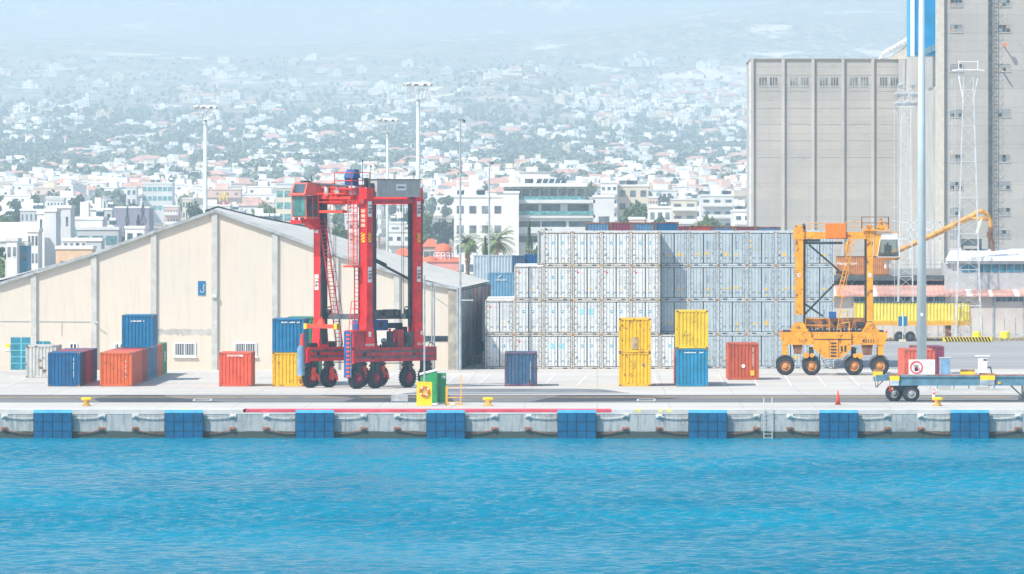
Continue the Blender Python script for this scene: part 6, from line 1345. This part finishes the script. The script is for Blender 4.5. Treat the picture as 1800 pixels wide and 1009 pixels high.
# orange-brown container box above shed
D=768.; X0=X_(1470,D); t=thing('shipping_container','rusty orange-brown container lettered in white, raised behind the shed roof','container',(X0,D,Z_(484,D))); OB=mat('rusty_orange_brown_paint',(.52,.22,.07),.6,var=.12,streak=.3,rust=.15); wd_=X_(1563,D)-X0; hh=Z_(450,D)-Z_(484,D)
q=MB(); corr_x(q,.1,wd_-.1,.1,hh-.1,0,.05,26); q.build('side_wall',OB,t); q=MB(); q.box(.03,wd_-.03,.06,2.4,0,hh-.02); q.build('body',OB,t); q=MB(); q.box(0,wd_,-.02,.06,0,.12); q.box(0,wd_,-.02,.06,hh-.1,hh); q.build('frame',RST,t)
text('lettering','Hapag-Lloyd',.42,WSTK,t,(1.1,-.03,hh*.62))
t=thing('loading_platform','dark grey platform carrying the rusty orange-brown container','platform',(X0,D,0)); q=MB(); q.box(-1,wd_+12,-.4,3,Z_(487,D)-.3,Z_(484,D)); q.build('deck',DGR,t)
for k in range(8): q=MB(); q.box(-1+k*2.5,-.7+k*2.5,0,.3,0,Z_(487,D)-.3); q.build('leg',DGR,t)

# ------------------------------------------------------------------ town
bw=[mat('town_white',(.78,.77,.74),.8,var=.05,scale=.2),mat('town_cream',(.70,.62,.50),.8,var=.05,scale=.2),mat('town_pink',(.70,.50,.42),.8,var=.05,scale=.2),mat('town_grey',(.50,.52,.53),.8,var=.05,scale=.2),mat('town_light_grey',(.66,.67,.67),.8,var=.05,scale=.2)]
TER=mat('terracotta_roof',(.58,.33,.26),.8,var=.12,scale=.4); WIN=mat('town_window',(.17,.21,.24),.3,var=.4,scale=.3); GRW=mat('town_grey_roof',(.42,.42,.42),.8)
_wm={}
def winmesh(w_,h_,m_=None):
    k=(round(w_,2),round(h_,2),(m_ or WIN).name)
    if k not in _wm: q=MB(); q.box(-w_/2,w_/2,-.06,-.005,0,h_); _wm[k]=q.mesh('window',m_ or WIN)
    return _wm[k]
def block(px0,px1,ytop,D,floors,nx,label,wm_,dep=12,balc=False,roofbits=True,seed=0,name='apartment_building',fh=3.1,winm=None,wfrac=.55,group=None,cat='building'):
    rr=random.Random(seed*7+3); x0,x1=X_(px0,D),X_(px1,D); xc=(x0+x1)/2; zb=terr(xc,D) if D>1400 else 0; zt=Z_(ytop,D)-zb; hw=(x1-x0)/2
    t=thing(name,label,cat,(xc,D,zb),0,group)
    q=MB(); q.box(-hw,hw,0,dep,-3,zt); q.build('wall',wm_,t); q=MB(); q.box(-hw-.15,hw+.15,-.15,dep+.15,zt,zt+.5); q.build('parapet',bw[0] if rr.random()<.7 else bw[4],t)
    for f in range(floors):
        z=zt-(f+1)*fh+.7
        if z<-1: break
        for i in range(nx):
            cw=2*hw/nx; w_=cw*wfrac; link('window',winmesh(w_,1.5,winm),t,(-hw+cw*(i+.5),0,z))
        if balc and f<floors:
            q=MB(); q.box(-hw*.9,hw*.9,-1.2,0,z-.35,z-.15); q.box(-hw*.9,hw*.9,-1.25,-1.15,z-.15,z+.7); q.build('balcony',bw[0],t)
    if roofbits and hw>2.6:
        q=MB(); q.box(-hw*.4,hw*.1,2,6,zt+.5,zt+3); q.build('stair_head',bw[0],t)
        for k in range(rr.randint(1,4)): x=rr.uniform(-hw*.9,hw*.8); q=MB(); q.cyl((x,1.5,zt+1.6),(x+1.2,1.5,zt+1.6),.35,n=10); q._add([(x,.6,zt+.6),(x+1.4,.6,zt+.6),(x+1.4,1.4,zt+1.5),(x,1.4,zt+1.5)],[(0,1,2,3)],1); q.box(x+.1,x+1.1,1.4,1.6,zt+.5,zt+1.4); q.build('water_heater',[WHT,GLD],t)
    return t
DN=1480.
# office block centre right
t=block(798,886,347,DN,4,4,'white four-storey office wing with paired windows behind the palms',bw[0],14,seed=1,name='office_building',fh=3.9)
t=block(886,912,340,DN-1,0,1,'blank white stair tower joining the two office wings',bw[0],16,roofbits=False,seed=2,name='office_building')
D=DN+2; t=thing('office_building','pale office block with green glass balconies and ribbon windows, centre right','building',(X_(970,D),D,0)); X0=X_(970,D); z=lambda y:Z_(y,D); xx=lambda p:X_(p,D)-X0
q=MB(); q.box(xx(905),xx(1043),0,16,0,z(356)); q.build('wall',bw[4],t); q=MB(); q.box(xx(885),xx(1028),3,15,z(356),z(328)); q.build('upper_storey',mat('grey_beige_glazing',(.42,.45,.43),.5,var=.2),t); q=MB(); q.box(xx(878),xx(1032),1.5,16,z(328),z(322)); q.build('roof_slab',bw[0],t)
q=MB(); q.box(xx(905),xx(1046),-1.0,0,z(357),z(351)); q.box(xx(905),xx(1046),-1.0,0,z(383),z(378)); q.box(xx(905),xx(1046),-1.0,0,z(410),z(399)); q.box(xx(905),xx(1046),-.4,0,z(440),z(430)); q.build('floor_slab',bw[4],t)
for a,b,y0,y1,mm in ((908,946,359,375,GLD),(952,985,359,375,GLD),(998,1035,359,375,GLD),(908,950,389,399,GLD),(952,995,389,399,GLD),(1000,1040,389,399,GLD),(908,950,415,426,GLD),(958,1000,415,426,GLD)): q=MB(); q.box(xx(a),xx(b),-.06,-.003,z(y1),z(y0)); q.build('window',mm,t)
for y0,y1 in ((371,378),): q=MB(); q.box(xx(906),xx(1043),-1.1,-1.03,z(y1),z(y0)); q.build('glass_balustrade',GLT,t)
q=MB(); q.box(xx(906),xx(1028),-.9,-.8,z(352),z(345)); q.build('glass_balustrade',GLT,t)
for k in range(9): q=MB(); a=885+k*16; q.box(xx(a+1),xx(a+14),2.9,2.98,z(345),z(332)); q.build('upper_window',mat('bronze_glass',(.16,.19,.17),.2,var=.3),t)
q=MB(); q.box(xx(895),xx(905),4,8,z(322),z(298)); q.box(xx(912),xx(965),5,12,z(322),z(303),0); q.box(xx(922),xx(937),4.95,5,z(322),z(314),2); q.box(xx(912),xx(970),4.8,12,z(303.5),z(301.5),1); q.box(xx(924),xx(945),6,9,z(301),z(293),0); q.build('penthouse',[bw[0],GRW,WIN],t)
for k in range(5): q=MB(); x=xx(942+k*11); q._add([(x,2,z(322)),(x+1,2,z(322)),(x+1.3,4,z(314)),(x+.3,4,z(314))],[(0,1,2,3)]); q.bar((x+.8,4,z(322)),(x+.8,4,z(314)),.1); q.build('solar_panel',GLD,t)
block(1043,1080,347,DN+1,1,1,'pale blue-grey wing at the right end of the green-balcony office block',bw[4],14,seed=4,name='office_building',roofbits=False,fh=6,wfrac=.5)
block(1056,1085,322,1750,6,3,'white apartment block with balconies behind the office wing',bw[0],12,True,seed=5); block(1085,1140,328,1760,5,3,'cream apartment block right of the balcony block',bw[1],12,False,seed=6)
block(1180,1225,352,1900,4,2,'cream block with stacked open balconies left of the silo',bw[1],12,True,seed=7); block(1232,1290,345,1950,4,3,'grey block with rooftop solar heaters left of the silo',bw[4],12,True,seed=8)
block(1140,1180,366,1600,3,3,'low white block just over the far container tops',bw[0],12,False,seed=9)
block(1290,1322,372,1500,3,2,'white block tucked against the silo wall',bw[0],10,True,seed=10)
# left group
t=block(66,78,376,1200,4,1,'narrow white windowed slice of the stairwell tower, far left',bw[0],8,seed=11,roofbits=False,wfrac=.3); 
t=block(78,98.5,372,1190,0,1,'blank pale side wall of the tall white tower, far left',bw[4],10,seed=12,roofbits=False,name='apartment_building'); t=block(98,124,366,1215,4,2,'white tower with stacked dark windows, right half, far left',bw[4],10,seed=13,fh=3.6,wfrac=.28)
block(48,67,408,1180,5,3,'narrow white balcony block left of the tall white tower',bw[0],9,seed=14,fh=2.8); 
D=1250.; block(122,180,386,D,1,2,'grey offices with wide green windows, upper part',bw[4],12,seed=15,winm=GLT,fh=3.5,wfrac=.82,name='office_building'); block(135,208,404,D-8,1,3,'grey offices with wide dark green windows, projecting lower part',bw[3],8,seed=16,winm=mat('dull_teal_glass',(.12,.25,.28),.3,var=.2),fh=3.2,wfrac=.8,name='office_building',roofbits=False)
block(110,152,424,1160,1,4,'white low roof block in front of the grey offices',bw[0],8,seed=17,fh=2.5,roofbits=False); block(152,178,424,1155,0,1,'grey block with a thin red roof edge in front of the grey offices',bw[3],8,seed=18,roofbits=False)
block(98,162,438,1120,1,3,'peach building with orange piers just over the warehouse roof',mat('peach_render',(.74,.50,.32),.8,var=.06),8,seed=19,fh=4,wfrac=.3,roofbits=False)
block(11,30,424,1130,1,2,'white building with yellowish wall at the far left',bw[0],8,seed=20,roofbits=False); block(28,48,432,1135,1,2,'bright blue building between the tree and the white balcony block',mat('bright_blue_render',(.03,.25,.45),.7),8,seed=21,fh=3,roofbits=False)
t=thing('white_shed','large plain white shed roof at the far left edge','shed',(X_(20,1350),1350,0)); q=MB(); q.box(X_(-60,1350)-X_(20,1350),X_(64,1350)-X_(20,1350),0,20,0,Z_(424,1350)); q.build('wall',bw[4],t); q=MB(); q._add([(-8.6,-.3,Z_(424,1350)),(4.6,-.3,Z_(424,1350)),(4.6,22,Z_(391,1350)),(-8.6,22,Z_(391,1350)),(-8.6,22,Z_(424,1350)),(4.6,22,Z_(424,1350))],[(0,1,2,3),(1,5,2),(0,3,4)]); q.build('roof',bw[0],t)
block(202,262,366,1950,1,3,'windowless purple-grey hall behind two cypresses',mat('purple_grey_cladding',(.24,.22,.30),.7,var=.05),20,seed=22,fh=30,roofbits=False)
D=2600.; block(250,303,323,D,3,6,'pale office slab with a teal glass front in the left town',bw[4],14,seed=23,winm=GLT,wfrac=.8,fh=3.3,name='office_building'); block(222,240,330,2590,4,2,'small pale block left of the teal glass front',bw[4],10,seed=24)
block(485,512,331,1700,6,2,'narrow block with green glass floors left of the red carrier cab',bw[1],10,seed=25,winm=GLT,fh=2.7,wfrac=.8,roofbits=False)
# arches sign
D=2300.; t=thing('arches_sign','tiny yellow double-arch pole sign in the town left of the carrier','sign',(X_(393,D),D,terr(X_(393,D),D))); zb=terr(X_(393,D),D); z1=Z_(338,D)-zb
q=MB(); q.box(-.3,.3,-.2,.2,0,z1-3); q.build('post',WGS,t); q=MB(); q.box(-1.3,1.3,-.1,.1,z1-3.9,z1-3); q.build('panel',mat('sign_red',(.6,.05,.04),.6),t)
q=MB(); q.path([(-1.2,0,z1-3),(-1.05,0,z1-1),(-.65,0,z1),(-.25,0,z1-1),(0,0,z1-2.4),(.25,0,z1-1),(.65,0,z1),(1.05,0,z1-1),(1.2,0,z1-3)],.22,6); q.build('arches',YPT,t)
# church with red dome
D=1150.; CR=mat('church_pink',(.72,.30,.26),.8,var=.08); RD=mat('church_dome_red',(.72,.16,.07),.7,var=.08)
t=thing('domed_church','pink church drum with an orange-red dome and white arches, right of the red carrier','church',(X_(779,D),D,0)); R=15.5*D/F; zd=Z_(441,D); z0=Z_(460,D)
q=MB(); q.lathe([(R*.92,0),(R*.92,zd)],(0,R,0),n=20); q.build('drum',CR,t); q=MB(); q.lathe([(R*1.0,zd)]+[(R*math.cos(a),zd+R*.85*math.sin(a)) for a in [k*math.pi/16 for k in range(8)]]+[(0,zd+R*.87)],(0,R,0),n=22); q.build('dome',RD,t,smooth=True)
for k in range(5):
    a=math.radians(-90+(k-2)*32); c=(R*.95*math.cos(a),R+R*.95*math.sin(a)); q=MB(); q.torus((c[0],c[1],zd-.55),.28,.07,'y',14,5); q.box(c[0]-.32,c[0]-.22,c[1]-.05,c[1]+.05,z0-.6,zd-.55); q.box(c[0]+.22,c[0]+.32,c[1]-.05,c[1]+.05,z0-.6,zd-.55); q.build('white_arch',WHT,t)
q=MB(); q.box(-2.6,2.4,-1,5,0,Z_(460,D)); q.build('nave',CR,t); q=MB(); q._add([(-2.8,-1.2,Z_(460,D)),(2.6,-1.2,Z_(460,D)),(2.6,1.5,Z_(452,D)),(-2.8,1.5,Z_(452,D))],[(0,1,2,3)]); q.lathe([(1.3,Z_(460,D)),(1.0,Z_(453,D)),(0,Z_(450,D))],(-2.0,0,0),n=14); q.build('nave_roof',RD,t)
D=1250.; 
for i,(a,b,y) in enumerate(((694,720,436),(744,768,420),(726,756,450))):
    zt=Z_(y,D); x0,x1=X_(a,D),X_(b,D); t=thing('house',['pink house with terracotta roof seen between the red carrier legs','terracotta-roofed house left of the red dome','low terracotta-roofed house under the red dome'][i],'house',((x0+x1)/2,D,0)); hw=(x1-x0)/2
    q=MB(); q.box(-hw,hw,0,7,0,zt-1.3); q.build('wall',CR if i!=1 else bw[2],t); q=MB(); q._add([(-hw-.3,-.3,zt-1.3),(hw+.3,-.3,zt-1.3),(hw+.3,7.3,zt-1.3),(-hw-.3,7.3,zt-1.3),(-hw*.4,3.5,zt),(hw*.4,3.5,zt)],[(0,1,5,4),(1,2,5),(2,3,4,5),(3,0,4)]); q.build('roof',RD,t)
    for k in (-.5,.4): link('window',winmesh(.9,1.1),t,(hw*k,0,zt-3.2))
# mid-town apartment filler, own windows
rr=random.Random(77); used=[]
spots=[]
for k in range(400):
    px=rr.uniform(-20,1320); D=rr.uniform(1350,2500); w_=rr.uniform(26,60)*1500/D; yt=rr.uniform(385,415) if D<1700 else rr.uniform(368,396) if D<2100 else rr.uniform(346,372)
    if 1560<px or any(abs(px-a)<(w_+b)*.42 and abs(D-c)<130 for a,b,c in used): continue
    if 790<px<1090 and D<1800: continue
    if px<130 and D<1500: continue
    used.append((px,w_,D)); spots.append((px,D,w_,yt))
    if len(spots)>=50: break
spots.sort(key=lambda s_:s_[0])
adj=['squat','boxy','plain','terraced','narrow','long','angular','weathered','bright','shaded','modest','set-back']
land=[(60,'the stairwell tower'),(170,'the grey offices'),(240,'the cypresses'),(360,'the ridge mast'),(450,'the warehouse slope'),(530,'the red cab'),(600,'the carrier ladder'),(690,'the carrier legs'),(735,'the tallest mast'),(780,'the red dome'),(809,'the camera pole'),(860,'the palms'),(970,'the balcony offices'),(1070,'the office wing'),(1130,'the maroon containers'),(1200,'the pale tree'),(1262,'the bright tree'),(1315,'the silo edge')]
def near(px): return min(land,key=lambda l:abs(l[0]-px))[1]
for i,(px,D,w_,yt) in enumerate(spots):
    c=rr.choice([0,0,0,1,4,4,2,3]); cn=['white','cream','pinkish','grey','pale grey'][c]
    block(px-w_/2,px+w_/2,yt,D,rr.randint(3,6),rr.randint(2,5),f"{adj[i%12]} {cn} {'balcony' if i%3==0 else 'flat-roofed'} block in the town behind {near(px)}",bw[c],rr.uniform(9,14),i%3==0,True,seed=100+i,winm=rr.choice([None,None,GLD]),wfrac=rr.uniform(.35,.6))
# hillside houses: 300 individuals nearest, the rest one mass
def house_mb(q,x,y,z,w_,d,h,roof,wm_,rr,rot=0,wins=True):
    q.M=Matrix.Translation((x,y,z)) @ Matrix.Rotation(rot,4,'Z'); q.box(-w_/2,w_/2,-d/2,d/2,-3,h,wm_)
    if rr.random()<.5: a=rr.choice([-1,1]); q.box(a*w_*.5-(0 if a>0 else w_*.4),a*w_*.5+(w_*.4 if a>0 else 0),-d*.3,d*.45,-3,h*rr.uniform(.5,.85),wm_)
    if roof==0:
        for k in range(rr.randint(0,3)): x_=rr.uniform(-w_*.4,w_*.4); q.box(x_-.5,x_+.5,-.5,.5,h+.5,h+rr.uniform(1.2,2.4),wm_ if rr.random()<.6 else 6)
    if roof==0: q.box(-w_/2-.2,w_/2+.2,-d/2-.2,d/2+.2,h,h+.5,wm_); q.box(-w_*.2,w_*.15,-d*.1,d*.3,h+.5,h+2.6,wm_)
    else: q._add([(-w_/2-.5,-d/2-.5,h),(w_/2+.5,-d/2-.5,h),(w_/2+.5,d/2+.5,h),(-w_/2-.5,d/2+.5,h),(-w_*.25,0,h+w_*.17),(w_*.25,0,h+w_*.17)],[(0,1,5,4),(1,2,5),(2,3,4,5),(3,0,4)],5)
    if wins:
        for f in range(max(1,int(h/3))):
            n=max(2,int(w_/3.2))
            for k in range(n):
                if rr.random()<.75: xx_=-w_/2+w_*(k+.5)/n; q.box(xx_-.6,xx_+.6,-d/2-.05,-d/2-.0,h-1.0-f*3-1.2,h-1.0-f*3,6)
        if rr.random()<.4: q.box(-w_/2,w_/2,-d/2-1.2,-d/2-.05,h-3.0,h-2.8,wm_); q.box(-w_/2,w_/2,-d/2-1.25,-d/2-1.15,h-2.8,h-2.1,wm_)
    q.M=None
HM=bw+[TER,WIN]
def dens(px,py):
    nn=noise.noise(Vector((px/110,py/16,31)))+.5*noise.noise(Vector((px/40,py/7,17)))
    if py<=310 and nn<(-.02 if px<1040 else -.2): return .05
    if nn<-.28: return .2
    if 310<py<380: return .95
    if 262<py<=310: return .62 if px<1050 else .7
    if 235<py<=262: return .25
    if 160<py<=235: return (.9 if px>1040 else .30 if px>640 else .16)*(1 if not (840<px<1010 and 160<py<235) else .1)
    if 125<py<=160: return .14
    return .05
rr=random.Random(11); H_=[]
# D for a pixel row comes from walking the terrain
def D_for(px,py,lo=2200,hi=11500):
    D=lo
    while D<hi:
        x=X_(px,D)
        if PY+(H-terr(x,D))*F/D<=py: return D
        D+=60
    return None
tries=0
while len(H_)<1600 and tries<26000:
    tries+=1; px=rr.uniform(-40,1340); py=rr.choice([rr.uniform(105,262),rr.uniform(240,380)])
    if rr.random()>dens(px,py): continue
    D=D_for(px,py)
    if not D: continue
    D+=rr.uniform(-80,80); w_=rr.uniform(8,15)*(1 if D<5000 else 1.15); H_.append((D,px,w_))
H_.sort(); near_h=H_[:300]; far_h=H_[300:]
cnt={}
for i,(D,px,w_) in enumerate(near_h):
    x=X_(px,D); z=terr(x,D); c=rr.choice([0,0,0,0,1,4,2]); roof=int(rr.random()<.24); h=rr.choice([4,6.5,7,9.5]); q=MB(); house_mb(q,0,0,0,w_,rr.uniform(8,12),h,roof,c,rr,rr.uniform(-.5,.5))
    py=PY+(H-z)*F/D; band='at slope foot' if py>345 else 'low on slope' if py>318 else 'higher on slope'
    o=q.build('house',HM,None,(x,D,z)); cn=['white','cream','pinkish','grey','pale grey'][c]; size={4:'one-storey',6.5:'two-storey',7:'square',9.5:'tall'}[h]
    tag(o,f"{size} {cn} {'red-roofed' if roof else 'flat-roofed'} house, {band}, above {near(px)}",'house','small houses across the far town')
q=MB()
for D,px,w_ in far_h:
    x=X_(px,D); house_mb(q,x,D,terr(x,D),w_,rr.uniform(8,12),rr.choice([4,6.5,7]),int(rr.random()<.22),rr.choice([0,0,0,0,1,4]),rr,rr.uniform(-.5,.5))
o=q.build('distant_houses',HM); o['kind']='stuff'
# long white sheds on the plain
for i,(a,b,yt,yb,lab) in enumerate(((797,883,242,256,'big bright white shed at the foot of the hill'),(715,882,268,278,'very long low white shed under the big bright one'),(888,940,251,257,'small white shed right of the big bright one'),(884,975,266,275,'long white shed right of the very long one'),(1010,1160,256,268,'wide white factory roof left of the silo'),(632,710,268,274,'long pale shed left of the tallest mast'),(455,520,263,269,'pale low shed above the carrier cab'),(398,460,238,246,'red-roofed long hall on the left slope'))):
    D=D_for((a+b)/2,yb+2) or 5500; x0,x1=X_(a,D),X_(b,D); xc=(x0+x1)/2; z=terr(xc,D); hh=(yb-yt)*D/F+1; t=thing('industrial_shed',lab,'shed',(xc,D,z)); hw=(x1-x0)/2
    q=MB(); q.box(-hw,hw,0,30,-3,hh*.55); q.build('wall',bw[3 if i<4 else 4],t); q=MB(); q._add([(-hw-1,-1,hh*.5),(hw+1,-1,hh*.5),(hw,30,hh),(-hw,30,hh),(hw,60,hh*.5),(-hw,60,hh*.5)],[(0,1,2,3),(3,2,4,5)]); q.build('roof',TER if i==7 else bw[0],t)
# trees of the town: single ones, and woodland masses
def blob_tree(q,x,y,z,r,h,rr,m=0):
    for k in range(rr.randint(4,6)):
        a=rr.uniform(0,6.28); d=r*.6*rr.random(); c=Vector((x+d*math.cos(a),y+d*math.sin(a),z+h*rr.uniform(.35,.85))); R=r*rr.uniform(.35,.6)
        for j in range(16):
            v=Vector((rr.gauss(0,1),rr.gauss(0,1),rr.gauss(0,1))).normalized(); p=c+v*R; a_=v.orthogonal().normalized()*R*.55; b_=v.cross(a_).normalized()*R*.55; t_=v*R*.3*rr.uniform(-1,1)
            q._add([p-a_,p+b_+t_,p+a_,p-b_-t_],[(0,1,2,3)],m)
TF1=leaf_mat('town_foliage',(.15,.19,.12),(.11,.15,.10)); TF2=leaf_mat('dark_town_foliage',(.12,.15,.11),(.09,.125,.09))  # far foliage lightened, part of the distance haze put into its colour
rr=random.Random(21); meshes=[]
for k in range(6):
    q=MB(); blob_tree(q,0,0,0,3.2,7,rr); q.cyl((0,0,0),(0,0,4),.3,.2,5,1); meshes.append(q.mesh('town_tree',[rr.choice([TF1,TF2]),BARK]))
n_=0
for k in range(4000):
    if n_>=150: break
    px=rr.uniform(-20,1325); py=rr.uniform(300,392); D=D_for(px,py,1500,5000)
    if not D: continue
    x=X_(px,D); o=link('town_tree',rr.choice(meshes),None,(x,D,terr(x,D))); s_=rr.uniform(.7,1.5); o.scale=(s_,s_,s_*rr.uniform(.8,1.3)); o.rotation_euler=(0,0,rr.uniform(0,6.28)); tag(o,f"dark green town tree among the houses behind {near(px)}",'tree','trees scattered through the town'); n_+=1
fine=[]
for k in range(4):
    q=clump_crown(rr,3.0,6.5,1100,.42,9,1.3); q.m=[0]*len(q.f); q.cyl((0,0,0),(0,0,4),.25,.15,6,1); fine.append(q.mesh('town_tree',[LF1 if k%2 else LF2,BARK]))
for k in range(80):
    px=rr.uniform(-10,1320); D=rr.uniform(1400,2700); x=X_(px,D); o=link('town_tree',rr.choice(fine),None,(x,D,terr(x,D))); s_=rr.uniform(.7,1.25); o.scale=(s_,s_,s_*rr.uniform(1,1.5)); o.rotation_euler=(0,0,rr.uniform(0,6.28)); tag(o,f"dark green town tree among the houses behind {near(px)}",'tree','trees scattered through the town')
def wooddens(px,py):
    d=0
    if 240<py<310: d=.85
    elif 310<=py<345: d=.35
    elif 200<py<=240: d=.5 if px<800 else .3
    elif 160<py<=200: d=.34
    elif 105<py<=160: d=.2
    return d*(1.0 if noise.noise(Vector((px/90,py/13,2)))+.5*noise.noise(Vector((px/30,py/6,7)))>-.12 else .06)
q=MB(); k=0
while k<5200:
    px=rr.uniform(-60,1340); py=rr.uniform(105,345)
    if rr.random()>wooddens(px,py)*(1 if py<240 or py>300 else 1): 
        continue
    D=D_for(px,py,2500,11500); k+=1
    if D:
        x=X_(px,D); f_=1 if py>235 else .75 if py>200 else .5
        blob_tree(q,x,D+rr.uniform(-40,40),terr(x,D)-.5,rr.uniform(3,6)*f_,rr.uniform(6,10)*f_,rr,rr.choice([0,1,1]))
o=q.build('woodland',[TF1,TF2]); o['kind']='stuff'

# driver seated in the orange cab
p=person((X_(1561,DO)-.02,DO+.42,oz(452)-.50),1.75,mat('dark_work_clothes',(.04,.05,.07),.8),'person in dark clothes seated inside the orange carrier cab')

# ------------------------------------------------------------------ haze
m=MB(); m.box(-9000,9000,-400,23000,-8,1150)
hz=m.build('haze',None); hz['kind']='stuff'; hz.data.materials.clear()
hm=bpy.data.materials.new('sea_haze'); hm.use_nodes=True; n=hm.node_tree.nodes; n.clear(); out=n.new('ShaderNodeOutputMaterial'); pv=n.new('ShaderNodeVolumePrincipled')
pv.inputs['Color'].default_value=(.71,.89,1,1); pv.inputs['Density'].default_value=1.8e-4; pv.inputs['Anisotropy'].default_value=.15
hm.node_tree.links.new(pv.outputs[0],out.inputs['Volume']); hz.data.materials.append(hm)
